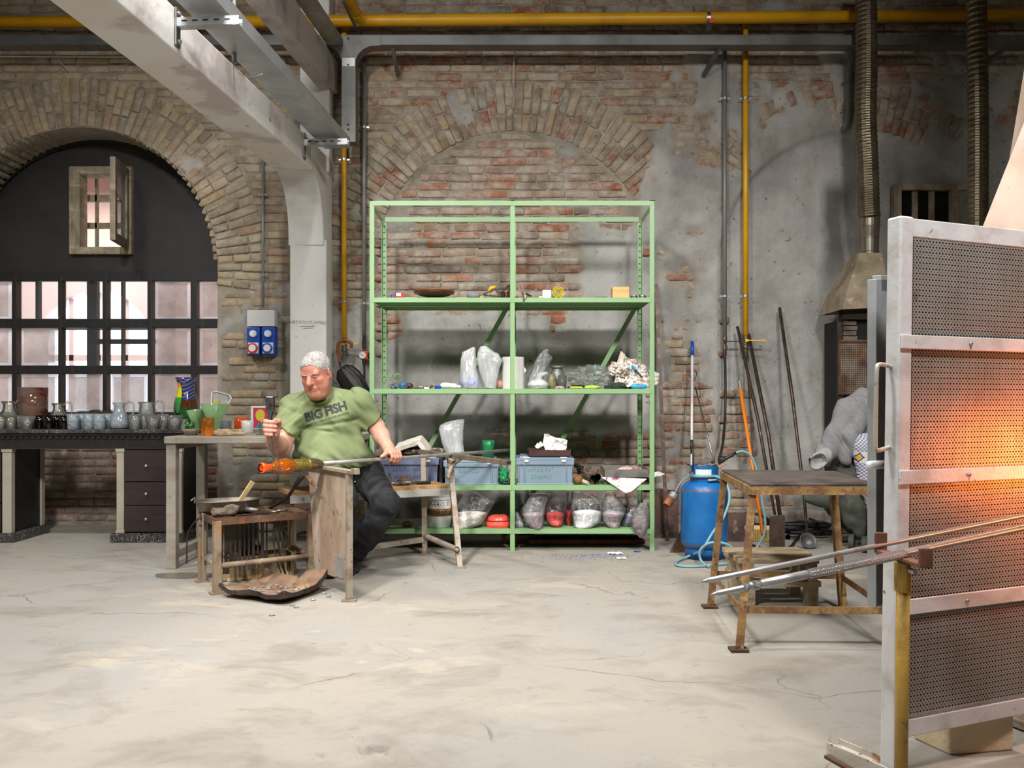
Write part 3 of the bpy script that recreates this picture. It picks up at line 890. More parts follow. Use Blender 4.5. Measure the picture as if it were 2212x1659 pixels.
lettering('no_smoking_writing', 'VIETATO.FUMARE', .040, V(P(665, 0, 6.757).x, 6.757, P(0, 697, 6.757).z), (1, 0, -.02), (0, 0, 1), mat('pencil_black', (62, 60, 60), .8), PIL, offset=-.0009, shear=.1, jitter=.003, spacing=.9)
b = MB()
for k, (a, c) in enumerate(((648, 680), (655, 676))): b.bar(P(a, 705 + 4 * k, 6.757), P(c, 704 + 4 * k, 6.757), .003, .002)
b.build('underline', mat('pencil_black', (62, 60, 60), .8), PIL)
# ---- metal runs on the wall
M_GALV = mat('galvanised_steel', (186, 190, 193), .4, .5, [((162, 166, 168), 6, .4, .7)])
M_GALVD = mat('dull_galvanised', (122, 122, 120), .5, .7, [((96, 95, 92), 4, .4, .7)])
M_YEL = mat('yellow_gas_paint', (226, 168, 18), .4, 0, [((196, 140, 20), 3, .5, .75)])
M_GREYP = mat('grey_conduit', (128, 130, 132), .45, .2)
M_BRASS = mat('nickel_brass', (150, 140, 118), .3, .9)
M_DARK = mat('dark_slot', (24, 22, 20), .8)
M_BLKR = mat('black_rubber', (26, 26, 27), .5)
M_ZINC = mat('bright_zinc', (190, 192, 194), .3, .9)
def channel(b, p, q, w, h, t=.004, up=V(0, 0, 1)):
 s, d, u = frame(Vector(q) - Vector(p), up)
 p = Vector(p); q = Vector(q)
 b.bar(p, q, w, t, up)
 for sg in (-1, 1):
  b.bar(p + s * sg * w / 2 + u * h / 2, q + s * sg * w / 2 + u * h / 2, t, h, up)
TR = thing('cable_tray', 'galvanised cable tray running along the white beam', 'cable tray', (-1.33, 6.2, 3.0))
b = MB(); c0 = V(-1.335, 6.55, 3.005); channel(b, c0, c0 + dv * 4.0, .19, .075); b.build('tray_channel', M_GALV, TR)
b = MB(); b.bar(c0 + V(0, 0, .078), c0 + dv * 4.0 + V(0, 0, .078), .194, .004); b.build('tray_lid', M_GALV, TR)
for (Yb, nm) in ((6.28, 0), (4.30, 1)):
 s_ = (7.0 - Yb) / -dv.y; base = o + wv_ * .285 + dv * s_ + V(0, 0, 2.935)
 b = MB(); b.box(base + wv_ * .006, (.012, .055, .19)); pl_ = b.build('bracket_plate', M_GALVD, TR, bevel=.004)
 b = MB()
 for zz in (-.07, .07): b.lathe([(.012, 0), (.012, .012), (0, .012)], base + wv_ * .012 + V(0, 0, zz), 8, Matrix.Rotation(math.pi / 2, 3, 'Y'))
 b.build('bolt', M_ZINC, pl_)
 b = MB(); a0 = base + V(0, 0, .02); channel(b, a0 + V(0, 0, -.02), a0 + wv_ * .33 + V(0, 0, -.02), .045, .042, .004); ar_ = b.build('bracket_arm', M_GALV, TR)
 b = MB()
 for k in range(5): b.box(a0 + wv_ * (.05 + .055 * k) + V(.0, -.0265, .004), (.026, .002, .006))
 b.build('slot', M_DARK, ar_)
TW = thing('wall_cable_tray', 'long grey cable tray along the brick wall under the yellow pipe', 'cable tray', (0, 6.72, 3.84))
b = MB(); channel(b, V(-5.1, 6.72, 3.845), V(5.1, 6.72, 3.845), .12, .07); b.bar(V(-5.1, 6.72, 3.918), V(5.1, 6.72, 3.918), .124, .004); b.build('tray_channel', M_GALVD, TW)
for i, pxs in enumerate((800, 1648, 690)):
 b = MB()
 for dx in (-6, 6):
  for dy in (84, 92): b.box(P(pxs + dx, dy, 6.657), (.008, .006, .008))
 b.build('rivet', M_ZINC, TW)
poly = [(680, 78), (822, 78), (822, 98), (800, 99), (786, 105), (774, 116), (768, 130), (768, 306), (738, 306), (738, 130), (732, 116), (721, 105), (706, 99), (680, 98)]
b = MB(); b.prism([(P(x, y, 6.65).x, P(x, y, 6.65).z) for x, y in poly], (0, 6.65, 0), (1, 0, 0), (0, 0, 1), -.11); b.build('tee_branch', M_GALVD, TW)
b = MB(); b.box2(P(739, 143, 6.645), P(767, 126, 6.655)); b.build('joint_plate', M_ZINC, TW)
b = MB()
for (x, y) in ((752, 83), (752, 140), (752, 269), (752, 279)): b.lathe([(.007, 0), (.007, .004), (0, .004)], P(x, y, 6.643), 8, Matrix.Rotation(math.pi / 2, 3, 'X'))
b.build('bolt', M_DARK, TW)
for (a, c, e, f) in ((848, 100, 860, 165), (1556, 100, 1520, 163), (2176, 100, 2135, 133), (1530, 70, 1540, 38)):
 MB().bar(P(a, c, 6.72), P(e, f, 6.96 if f > 60 else 6.8), .03, .025).build('strut', M_GALVD, TW)
def clamp(name, parent, c, r, m=M_ZINC):
 b = MB(); b.lathe([(r + .004, -.009), (r + .004, .009)], c, 14); b.box(Vector(c) + V(0, .03, 0), (.012, .06, .012)); b.box(Vector(c) + V(0, -.0, 0), (2 * r + .05, .006, .012))
 return b.build(name, m, parent)
YP = thing('gas_main', 'thick yellow gas main running across the top of the wall', 'pipe', (0, 6.8, 4.03))
b = MB(); b.tube([P(-300, 49.5, 6.8), P(700, 45.5, 6.8), P(1500, 39, 6.8), P(2280, 31.5, 6.8)], .0455, 16); b.build('pipe_run', M_YEL, YP, smooth=True)
b = MB(); e_ = P(790, 44, 6.8); b.tube(bez([e_ + V(.0, 0, 0), e_ + V(-.06, -.06, .01), e_ + dv * .25 + V(-.06, 0, .03), e_ + dv * 1.4 + V(-.05, 0, .03)], 6), .046, 14); b.build('pipe_branch', M_YEL, YP, smooth=True)
b = MB(); b.tube([P(740, 0, 6.3), P(772, 66, 6.7)], .013, 6); b.build('hanger_rod', M_GALVD, YP)
b = MB(); b.box(P(1536, 46, 6.74), (.035, .03, .035)); b.build('orange_cap', mat('orange_plastic', (226, 84, 24), .45), YP)
b = MB(); b.lathe([(.05, -.015), (.05, .015)], P(1529, 40, 6.8), 16, Matrix.Rotation(math.pi / 2, 3, 'Y')); b.build('pipe_clip', M_ZINC, YP)
def drop_pipe(name, label, px, y0, y1, r, m, Yp, clamps, handle, hm, cat='pipe', sgn=1):
 root = thing(name, label, cat, P(px, y1, Yp))
 b = MB(); b.tube([P(px, y0, Yp), P(px, y1, Yp)], r, 14); b.build('pipe_run', m, root, smooth=True)
 for yc in clamps: clamp('pipe_clamp', root, P(px, yc, Yp), r)
 v = P(px, y1, Yp)
 b = MB(); b.lathe([(r * .9, .0), (r * 1.25, -.005), (r * 1.25, -.03), (r * 1.0, -.034), (r * 1.05, -.075), (r * 1.3, -.08), (r * 1.3, -.105), (r * .7, -.11), (r * .7, -.135)], v, 12)
 vb_ = b.build('valve_body', M_BRASS, root, smooth=False)
 c = v + V(0, -r * 1.3, -.045)
 b = MB(); b.lathe([(.014, 0), (.014, .012), (0, .012)], c, 12, Matrix.Rotation(math.pi / 2, 3, 'X'))
 e = c + handle
 b.bar(c + V(0, -.006, 0), e + V(0, -.01, 0), .008, .016, up=(0, -1, 0) if abs(handle.x) > .05 else (1, 0, 0)); b.lathe([(.009, -.004), (.009, .004)], e + V(0, -.01, 0), 8, Matrix.Rotation(math.pi / 2, 3, 'X'))
 b.build('valve_handle', hm, vb_)
 return root
M_YPL = mat('yellow_lever', (236, 184, 20), .45)
drop_pipe('yellow_gas_pipe', 'yellow gas pipe dropping beside the white pillar', 743.5, 58, 731, .0205, M_YEL, 6.92, (652, 345), V(.115, 0, .0), M_YPL)
drop_pipe('yellow_gas_pipe', 'yellow gas pipe dropping behind the leaning iron rods', 1610.5, 52, 724, .0215, M_YEL, 6.92, (640, 213), V(.14, 0, .0), M_YPL)
gp1 = drop_pipe('grey_air_pipe', 'thin grey pipe beside the green shelf with pressure gauge', 786.5, 105, 736, .016, M_GREYP, 6.93, (655, 275), V(.0, 0, .09), M_BLKR)
drop_pipe('grey_air_pipe', 'grey pipe with black lever left of the right yellow pipe', 1565.5, 100, 726, .0165, M_GREYP, 6.93, (640, 213), V(.12, 0, .0), M_BLKR)
# regulator with dial under the first grey pipe
v = P(787, 768, 6.9)
b = MB(); b.box(v, (.062, .05, .066)); rg_ = b.build('regulator_body', mat('orange_regulator', (224, 76, 26), .4), gp1, bevel=.005)
b = MB(); b.lathe([(.027, 0), (.027, .014), (.024, .016), (0, .016)], v + V(-.008, -.024, 0), 20, Matrix.Rotation(math.pi / 2, 3, 'X')); b.build('dial', mat('dial_white', (226, 228, 226), .3), rg_)
b = MB(); b.bar(v + V(-.022, -.042, .012), v + V(0, -.042, -.008), .003, .002, up=(0, 1, 0)); b.build('needle', M_DARK, rg_)
b = MB(); b.lathe([(.024, 0), (.028, .012), (.024, .03), (0, .03)], v + V(.03, 0, 0), 10, Matrix.Rotation(math.pi / 2, 3, 'Y')); b.build('knob', M_BLKR, rg_)
b = MB(); b.lathe([(.018, 0), (.018, -.035), (.009, -.04), (.009, -.09)], v + V(0, 0, -.033), 10); b.build('hose_tail', M_BLKR, gp1)
b = MB(); b.tube(bez([v + V(0, 0, -.1), v + V(.0, 0, -.3), v + V(.01, -.02, -.55), v + V(-.03, -.03, -.9)], 6), .0095, 8); b.build('air_hose', M_BLKR, gp1, smooth=True)
gp3 = thing('grey_duct_pipe', 'short bent grey pipe above the plastered arch', 'pipe', P(1835, 280, 6.94))
b = MB(); b.tube(bez([P(1880, 112, 6.96), P(1860, 108, 6.95), P(1842, 118, 6.94), P(1833, 150, 6.94), P(1832, 200, 6.94), P(1831, 250, 6.94), P(1827, 272, 6.95), P(1818, 282, 7.02)], 5), .028, 12); b.build('pipe_run', mat('grey_pvc', (112, 112, 108), .5), gp3, smooth=True)
for yc in (178, 238): clamp('pipe_clamp', gp3, P(1832, yc, 6.94), .028, M_GALVD)
cd = thing('wall_conduit', 'slim grey conduit rising from the socket box', 'conduit', P(568, 668, 6.95))
b = MB(); b.tube([P(568, 335, 6.95), P(568, 664, 6.95)], .0105, 10); b.build('pipe_run', M_GREYP, cd, smooth=True)
for yc in (421, 594): clamp('pipe_clamp', cd, P(568, yc, 6.95), .0105, M_GREYP)
b = MB(); b.tube([P(-280, 121, 6.93), P(270, 123, 6.93)], .007, 6); tag(b.build('thin_conduit', M_GALV), 'thin pale conduit under the tray above the window arch', 'conduit')
for (nm, lab, pts) in (('hanging_cable', 'thin pale cable hanging above the middle arch', [(1112, 108), (1110, 140), (1108, 181)]), ('hanging_cable', 'short pale cable above the window arch', [(114, 110), (126, 128), (144, 150)]),
      ('hanging_cable', 'loose white cable dangling under the tray by the beam', [(503, 118), (505, 150), (507, 196)]), ('hanging_cable', 'curled white cable end under the tray by the beam', [(505, 140), (520, 160), (545, 166), (567, 160)])):
 yy = 6.93 if pts[0][0] not in (503, 505) else 4.75
 b = MB(); b.tube(bez([P(x, y, yy) for x, y in pts], 5), .0045 if yy > 5 else .003, 6); tag(b.build(nm, mat('cream_cable', (176, 166, 150), .6), smooth=True), lab, 'cable')
# cable gland box by the tray
b = MB(); b.tube([P(506, -10, 4.75), P(506, 120, 4.75)], .010, 8); b.lathe([(.014, -.03), (.014, .03)], P(506, 125, 4.75), 10); tag(b.build('hanging_conduit', M_GREYP), 'thin grey conduit hanging down behind the sloping tray', 'conduit')
# ---- socket box on the pier
M_BLUE = mat('blue_plastic', (18, 72, 168), .4); M_GRYPL = mat('light_grey_plastic', (200, 202, 202), .45); M_WHTPL = mat('white_plastic', (232, 234, 234), .35)
sb = thing('power_socket_box', 'grey junction box with two blue industrial sockets on the pier', 'socket', P(563, 768, 6.96))
Ys = 6.89
b = MB(); b.box2(P(533, 705, Ys), P(593, 670, Ys) + V(0, .1, 0)); b.build('junction_box', M_GRYPL, sb, bevel=.006)
for i, (x0, x1) in enumerate(((533, 561), (564.5, 593))):
 b = MB(); b.box2(P(x0, 767, Ys), P(x1, 707, Ys) + V(0, .1, 0)); bx_ = b.build('socket_housing', M_BLUE, sb, bevel=.006)
 xm = (x0 + x1) / 2
 b = MB(); b.lathe([(.029, 0), (.029, .012), (.024, .02), (0, .02)], P(xm, 721, Ys), 20, Matrix.Rotation(math.pi / 2, 3, 'X')); b.bar(P(xm, 727, Ys - .024), P(xm, 714, Ys - .024), .012, .012, up=(0, 1, 0)); b.build('rotary_switch', M_WHTPL, bx_)
 b = MB(); b.box(P(xm, 752, Ys - .004), (.085, .012, .088)); b.build('socket_plate', M_WHTPL, bx_, bevel=.004)
 b = MB(); b.lathe([(.038, 0), (.042, .02), (.042, .03), (.031, .034), (.031, .02)], P(xm, 752, Ys - .008), 24, Matrix.Rotation(math.pi / 2, 3, 'X')); b.build('socket_ring', mat('red_plastic', (206, 40, 36), .4) if i == 0 else M_BLUE, bx_)
 b = MB(); b.lathe([(.033, 0), (.033, .026), (.028, .03), (0, .03)], P(xm, 752, Ys - .008), 20, Matrix.Rotation(math.pi / 2, 3, 'X')); b.build('socket_cap', M_WHTPL, bx_)
# ================================================================== green shelving and what stands on it
M_GREEN = mat('pale_green_paint', (138, 175, 126), .42, 0, [((130, 167, 118), 2, .4, .7)])
M_GREEND = M_GREEN
YF, YB = 6.11, 6.64
XL, XM, XR = -1.0, .003, 1.0
S1, S2, S3, S4 = 1.81, 1.159, .472, .160
SH = thing('shelving_unit', 'tall pale green two-bay metal shelving unit against the brick wall', 'shelving', (0, 6.37, 0))
def strip_holes(b, p, w, L, hr, pitch, th):
 """vertical strip facing -Y with round holes"""
 n = int(L / pitch); z0 = p[2]
 for k in range(n):
  za = z0 + k * pitch; zb2 = za + pitch; zc_ = (za + zb2) / 2
  sq = [(w / 2 * s, (za if t < 0 else zb2) - zc_) for s, t in ((-1, -1), (0, -1), (1, -1), (1, 0), (1, 1), (0, 1), (-1, 1), (-1, 0))]
  sq = [(x, (0 if abs(z_) < 1e-6 else z_)) for x, z_ in sq]
  sq[3] = (w / 2, 0); sq[7] = (-w / 2, 0)
  ci = [(math.cos(a) * hr, math.sin(a) * hr) for a in [math.radians(225 + 45 * i) for i in range(8)]]
  vs = [V(p[0] + x, p[1], zc_ + z_) for x, z_ in sq] + [V(p[0] + x, p[1], zc_ + z_) for x, z_ in ci] + [V(p[0] + x, p[1] + th, zc_ + z_) for x, z_ in ci]
  b.add(vs, [(i, (i + 1) % 8, 8 + (i + 1) % 8, 8 + i) for i in range(8)] + [(8 + i, 8 + (i + 1) % 8, 16 + (i + 1) % 8, 16 + i) for i in range(8)])
for x in (XL, XM, XR):
 b = MB(); b.box2((x - .017, YF, 0), (x + .017, YF + .003, 2.5))
 sg = 1 if x < .5 else -1
 b.box2((x - sg * .017, YF, 0), (x - sg * .014, YF + .033, 2.5)); b.build('post', M_GREEN, SH)
 b = MB(); strip_holes(b, (x + sg * .01, YB, .02), .034, 2.46, .0075, .0486, .004); b.box2((x + sg * .01 - .016, YB + .012, .02), (x + sg * .01 + .016, YB + .015, 2.46)); b.box2((x + sg * (.01 - .017), YB - .03, 0), (x + sg * (.01 - .014), YB + .003, 2.5)); b.build('perforated_post', M_GREEN, SH)  # includes a plain strip added behind the holes so they look dark
for (xa, xb) in ((XL + .017, XM - .017), (XM + .017, XR - .017)):
 MB().box2((xa - .012, YF - .004, 2.467), (xb + .012, YF, 2.5)).build('top_beam', M_GREEN, SH)
 MB().box2((xa - .012, YF, 2.494), (xb + .012, YF + .03, 2.5)).build('top_beam_flange', M_GREEN, SH)
 MB().box2((xa, YB - .004, 2.462), (xb, YB, 2.498)).build('back_beam', M_GREEN, SH)
 MB().bar((xa + .03, YB + .012, .16), (xb - .03, YB + .012, 1.79), .004, .035, up=(1, 0, -.6)).build('brace', M_GREEN, SH)
 for S in (S1, S2, S3, S4):
  b = MB(); b.box2((xa - .012, YF - .004, S - .034), (xb + .012, YF - .001, S))
  b.box2((xa, YF - .001, S - .003), (xb, YB + .02, S)); b.box2((xa, YB + .017, S - .034), (xb, YB + .02, S))
  for k in range(2): b.box2((xa, YF + .15 + .18 * k, S - .026), (xb, YF + .19 + .18 * k, S - .003))
  b.box2((xa, YF, S - .034), (xa + .003, YB, S)); b.box2((xb - .003, YF, S - .034), (xb, YB, S))
  b.build('shelf_board', M_GREEN, SH)
for x in (XL, XR):
 sg = 1 if x < 0 else -1
 MB().box2((x - sg * .014, YF + .02, 2.464), (x - sg * .010, YB, 2.5)).build('side_beam', M_GREEN, SH)
b = MB()
for x in (XL, XM, XR): b.box2((x - .019, YF - .003, 2.5), (x + .019, YF + .035, 2.506))
b.build('end_cap', M_DARK, SH)
# ---- material kit for the shelf goods
def film_mat(name, op=.34, tint=(236, 240, 242), bs=.9):
 t = NT(name); p = t.objco()
 tr = t.node('BsdfTransparent'); df = t.node('BsdfDiffuse'); tl = t.node('BsdfTranslucent'); gl = t.node('BsdfGlossy')
 for x in (df, tl): x.inputs[0].default_value = C255(*tint)
 gl.inputs['Roughness'].default_value = .16
 bp = t.node('Bump'); bp.inputs['Strength'].default_value = bs; bp.inputs['Distance'].default_value = .012
 t.link(t.noise(p, (16, 16, 9), 4, .6, 1.2), bp.inputs['Height'])
 for x in (df, gl): t.link(bp.outputs[0], x.inputs['Normal'])
 m = t.node('MixShader'); m.inputs[0].default_value = .45; t.link(df.outputs[0], m.inputs[1]); t.link(tl.outputs[0], m.inputs[2])
 fo = t.rng(t.noise(p, (22, 22, 7), 4, .6, 1.0), .42, .72, op * .6, min(op * 1.7, .95))
 m1 = t.node('MixShader'); t.link(fo, m1.inputs[0]); t.link(tr.outputs[0], m1.inputs[1]); t.link(m.outputs[0], m1.inputs[2])
 fr = t.node('Fresnel'); fr.inputs[0].default_value = 1.45; t.link(bp.outputs[0], fr.inputs['Normal'])
 m2 = t.node('MixShader'); t.link(t.math('MULTIPLY', fr.outputs[0], .9), m2.inputs[0]); t.link(m1.outputs[0], m2.inputs[1]); t.link(gl.outputs[0], m2.inputs[2])
 return t.done(m2.outputs[0])
M_FILM = film_mat('clear_plastic_film', .05); M_FILMW = film_mat('milky_plastic_film', .72, (246, 248, 250), .3); M_FILMC = film_mat('crinkled_clear_film', .2)
def powder(name, c): return mat(name, c, .9, 0, [(tuple(max(0, int(x * .86)) for x in c), 60, .45, .7)], bump=(70, .5, .006))
def paper_mat(name, base=(216, 212, 204), ink=(70, 68, 66), pic=None, dens=.55):
 t = NT(name); p = t.objco()
 ln = t.math('SINE', t.math('MULTIPLY', t.sep(p)[2], 1500))
 blk = t.noise(p, (22, 22, 22), 2)
 wd = t.noise(p, (420, 420, 90), 2)
 k = t.math('MULTIPLY', t.math('MULTIPLY', t.rng(ln, -.1, .4), t.rng(blk, .48, .55)), t.rng(wd, .42, .55))
 c = t.mix(t.math('MULTIPLY', k, dens), C255(*base), C255(*ink))
 if pic:
  for i, q in enumerate(pic):
   c = t.mix(t.rng(t.noise(t.vec(p, 1 + .37 * i), 13 + 5 * i, 3, .5, .6), .56, .62), c, C255(*q))
 return t.done(t.bsdf(c, .85, 0, .2, t.noise(p, 30, 4), .35, .01))
M_NEWS = paper_mat('newsprint', (206, 200, 188)); M_NEWSC = paper_mat('colour_newsprint', (220, 216, 206), (50, 48, 52), [(178, 164, 144), (164, 136, 118), (124, 118, 116)])
M_PAPER = mat('white_paper', (232, 230, 226), .8, 0, [((214, 212, 208), 9, .5, .75)])
M_RUST = mat('rusty_iron', (104, 74, 52), .75, .25, [((74, 54, 42), 9, .4, .65), ((142, 88, 48), 14, .58, .72), ((120, 110, 98), 5, .62, .75)], bump=(50, .4))
M_IRON = mat('dark_iron', (66, 58, 54), .55, .6, [((92, 82, 74), 10, .5, .7), ((48, 40, 36), 22, .55, .7)], bump=(50, .25))
M_STEEL = mat('worn_steel', (150, 148, 146), .32, .9, [((110, 106, 102), 12, .5, .72)])
M_WOODP = mat('pale_wood', (214, 186, 138), .6, 0, [((190, 156, 108), (6, 6, 40), .45, .7)], bump=(40, .1))
M_BROWN = mat('brown_lacquer', (104, 58, 34), .4, 0, [((70, 40, 26), 12, .5, .7)])
def rows_solid(b, rows, Yc, n=28, seed=0, amp=.004, pw=2.6, mi=0, cap=True, sc=1.0, z0=None):
 """rows: (py, xl, xr, depth[, dy]) from bottom to top -> a soft sack-like solid"""
 vs = []; m = len(rows)
 for j, rw in enumerate(rows):
  py, xl, xr, dp = rw[:4]; yc = Yc + (rw[4] if len(rw) > 4 else 0)
  c = P((xl + xr) / 2, py, Yc); c.y = yc; w = (xr - xl) / 2 * Yc / F * sc; d = dp / 2 * sc
  for k in range(n):
   a = 2 * math.pi * k / n; ca, sa = math.cos(a), math.sin(a)
   x = math.copysign(abs(ca) ** (2 / pw), ca) * w; y = math.copysign(abs(sa) ** (2 / pw), sa) * d
   q = Vector((c.x + x, c.y + y, c.z))
   nz = mnoise.noise(Vector((ca * 3 + seed, sa * 3 + seed * 2, j * .9))) * amp + mnoise.noise(Vector((ca * 9 + seed, sa * 9, j * .5))) * amp * .5
   q += Vector((ca, sa, .25)) * nz
   if z0 is not None: q.z = max(q.z, z0)
   vs.append(q)
 fs = [(j * n + k, j * n + (k + 1) % n, (j + 1) * n + (k + 1) % n, (j + 1) * n + k) for j in range(m - 1) for k in range(n)]
 if cap: fs += [tuple(range(n - 1, -1, -1)), tuple((m - 1) * n + k for k in range(n))]
 b.add(vs, fs, mi)
def interp_rows(rows, k=3):
 out = []
 for a, c in zip(rows[:-1], rows[1:]):
  for t in range(k):
   s = t / k; s2 = s
   out.append(tuple(x + (y - x) * s2 for x, y in zip(a, c)))
 out.append(rows[-1]); return out
def bag(label, rows, Yc, fill_py, cm, film=M_FILM, group=None, seed=0, z0=None, cat='bag', amp=.006):
 """clear bag: rows from bottom to top as (py, xl, xr, depth, dy)"""
 rows = [tuple(r) + (0,) * (5 - len(r)) for r in rows]
 r = interp_rows(rows, 4)
 root = thing('plastic_bag', label, cat, P((r[0][1] + r[0][2]) / 2, r[0][0], Yc), group)
 b = MB(); rows_solid(b, r, Yc, 32, seed, amp, 2.3, cap=False, z0=z0)
 b.build('film', film, root, smooth=True)
 if cm:
  rr = [q for q in r if q[0] >= fill_py]
  lst = rr[-1]
  for s, dy in ((.8, 2), (.45, 4), (.12, 5)):
   xm = (lst[1] + lst[2]) / 2; w = (lst[2] - lst[1]) / 2
   rr.append((lst[0] - dy, xm - w * s, xm + w * s, lst[3] * s, lst[4]))
  b = MB(); rows_solid(b, rr, Yc, 28, seed + 3, amp * .5, 2.3, sc=.965, z0=None if z0 is None else z0 + .002)
  b.build('contents', cm, root, smooth=True)
 return root
def crumple(b, c, r, seed=0, amp=.35, fq=2.2, nu=22, nv=14, mi=0, flat=None):
 c = Vector(c); vs = []
 for j in range(nv):
  th = math.pi * (j + .02) / (nv - 1 + .04)
  for i in range(nu):
   ph = 2 * math.pi * i / nu
   d = Vector((math.sin(th) * math.cos(ph), math.sin(th) * math.sin(ph), math.cos(th)))
   k = 1 + amp * (1 - 2 * abs(mnoise.noise(d * fq + Vector((seed, 0, 0))))) * .6 + amp * .7 * mnoise.noise(d * fq * 2.3 + Vector((0, seed, 3))) - amp * .3
   q = Vector((d.x * r[0], d.y * r[1], d.z * r[2])) * k + c
   if flat is not None: q.z = max(q.z, flat)
   vs.append(q)
 fs = [(j * nu + i, (j + 1) * nu + i, (j + 1) * nu + (i + 1) % nu, j * nu + (i + 1) % nu) for j in range(nv - 1) for i in range(nu)]
 fs += [tuple(range(nu)), tuple((nv - 1) * nu + i for i in range(nu - 1, -1, -1))]
 b.add(vs, fs, mi)
def top(b, name, m, label, cat, **kw):
 g = kw.pop('group', None)
 return tag(b.build(name, m, **kw), label, cat, g)
def sx(px, Y=6.2): return (px - 1106) * Y / F
# ---- top shelf
Y1 = 6.2
t_ = thing('carton', 'tiny red and white carton at the left end of the top shelf', 'box', V(sx(861), Y1, S1))
b = MB(); b.box((sx(862), Y1, S1 + .022), (.055, .05, .044), .25); b.build('carton_body', mat('red_card', (196, 30, 34), .5), t_, bevel=.002)
b = MB(); b.box(V(sx(862), Y1, S1 + .03) + V(0, -.026, 0), (.034, .002, .02), .25); b.build('carton_label', M_PAPER, t_)
b = MB(); b.box((sx(849.5), Y1 + .01, S1 + .018), (.03, .05, .036), .25); top(b, 'carton', mat('blue_card', (70, 84, 140), .5), 'tiny blue carton beside the red one on the top shelf', 'box', bevel=.002)
b = MB(); b.box2((sx(866, 6.34), 6.28, S1), (sx(1016, 6.34), 6.38, S1 + .023)); top(b, 'wooden_batten', M_WOODP, 'pale wooden batten lying under the brown dish', 'batten', bevel=.002)
dsh = thing('shallow_dish', 'shallow brown dish resting on the pale batten', 'dish', V(sx(938, 6.27), 6.27, S1 + .023))
b = MB(); b.lathe([(.02, .0), (.06, .0), (.11, .012), (.147, .026), (.15, .030), (.143, .031), (.10, .02), (0, .012)], V(sx(938, 6.27), 6.27, S1 + .0235), 40); b.build('lower_dish', M_BROWN, dsh, smooth=True)
b = MB(); b.lathe([(.11, .02), (.149, .036), (.152, .042), (.146, .044), (.10, .034), (0, .028)], V(sx(938, 6.27), 6.27, S1 + .0235), 40); b.build('rim_dish', mat('orange_brown_lacquer', (138, 82, 46), .4), dsh, smooth=True)
b = MB(); b.tube([V(sx(1008), Y1, S1 + .034), V(sx(1014), Y1, S1 + .032), V(sx(1024), Y1 - .01, S1 + .026), V(sx(1036), Y1 - .02, S1 + .022)], [.016, .028, .024, .014], 12); top(b, 'stone_pestle', mat('grey_stone', (126, 126, 128), .8, bump=(60, .4)), 'grey stone pestle lying on the top shelf', 'pestle', smooth=True)
b = MB(); b.box((sx(1037), Y1 + .06, S1 + .012), (.09, .07, .024), .3); top(b, 'wood_offcut', M_WOODP, 'small pale wood offcut behind the grey pestle', 'wood', bevel=.003)
sc = thing('scraper', 'scraper with yellow handle propped on the dark shears', 'tool', V(sx(1060), Y1, S1))
b = MB(); b.tube([V(sx(1054), Y1, S1 + .055), V(sx(1061), Y1, S1 + .08), V(sx(1071), Y1, S1 + .088)], [.010, .015, .012], 10); b.build('handle', mat('yellow_rubber', (206, 164, 40), .5), sc, smooth=True)
b = MB(); b.bar(V(sx(1054), Y1, S1 + .06), V(sx(1055), Y1, S1 + .003), .012, .003); b.build('blade', M_STEEL, sc)
sh_ = thing('metal_shears', 'open dark metal shears on the top shelf by the centre post', 'shears', V(sx(1072), Y1, S1))
for a, c, w in (((1043, 636), (1072, 624), .012), ((1045, 637), (1078, 641), .012), ((1072, 624), (1080, 641), .02)):
 MB().bar(P(*a, Y1), P(*c, Y1), .008, w).build('blade', M_IRON, sh_)
b = MB(); b.tube(bez([P(1080, 632, Y1), P(1088, 628, Y1), P(1095, 620, Y1), P(1100, 616, Y1), P(1101, 626, Y1), P(1092, 636, Y1)], 5), .006, 8); b.build('handle_loop', M_IRON, sh_, smooth=True)
b = MB(); b.tube([P(1100, 619, Y1 - .03), P(1094, 632, Y1 - .05), P(1092, 642, Y1 - .06)], .004, 6); b.build('wire_tail', mat('copper_wire', (150, 96, 60), .4, .7), sh_)
b = MB(); b.box((sx(1094), Y1 + .1, S1 + .03), (.09, .1, .06)); top(b, 'scrap_box', mat('dark_brown_board', (50, 36, 28), .8), 'dark brown block behind the metal shears', 'block', bevel=.004)
pl_ = thing('pliers', 'small steel pliers hanging over the edge of the top shelf', 'pliers', P(1133, 645, YF - .02))
b = MB(); b.tube([P(1127, 632, Y1 - .05), P(1132, 638, YF - .012), P(1131, 656, YF - .012)], [.004, .006, .005], 6); b.tube([P(1137, 633, Y1 - .05), P(1135, 638, YF - .012), P(1134, 646, YF - .012)], [.004, .006, .005], 6); b.build('jaws', M_STEEL, pl_)
b = MB(); b.tube([P(1136, 634, Y1 - .05), P(1141, 637, Y1), P(1148, 640, Y1)], .006, 6); b.build('handle', M_BLKR, pl_)
b = MB(); b.box((sx(1116), Y1 + .02, S1 + .009), (.03, .05, .018)); top(b, 'rubber_block', M_BLKR, 'small black block beside the centre post on the top shelf', 'block', bevel=.003)
b = MB(); b.box((sx(1167), Y1, S1 + .01), (.032, .03, .02)); top(b, 'matchbox', mat('cream_card', (220, 206, 160), .6, 0, [((60, 50, 40), 60, .55, .65)]), 'tiny cream matchbox on the top shelf beside the white tub', 'box', bevel=.001)
wt = thing('white_tub', 'small white tub on the top shelf beside the yellow roll', 'tub', V(sx(1181), Y1, S1))
b = MB(); b.box((sx(1181), Y1, S1 + .032), (.064, .06, .064)); b.build('tub_body', M_WHTPL, wt, bevel=.006)
b = MB(); b.box((sx(1182), Y1, S1 + .067), (.03, .03, .006)); b.build('lid', M_BROWN, wt)
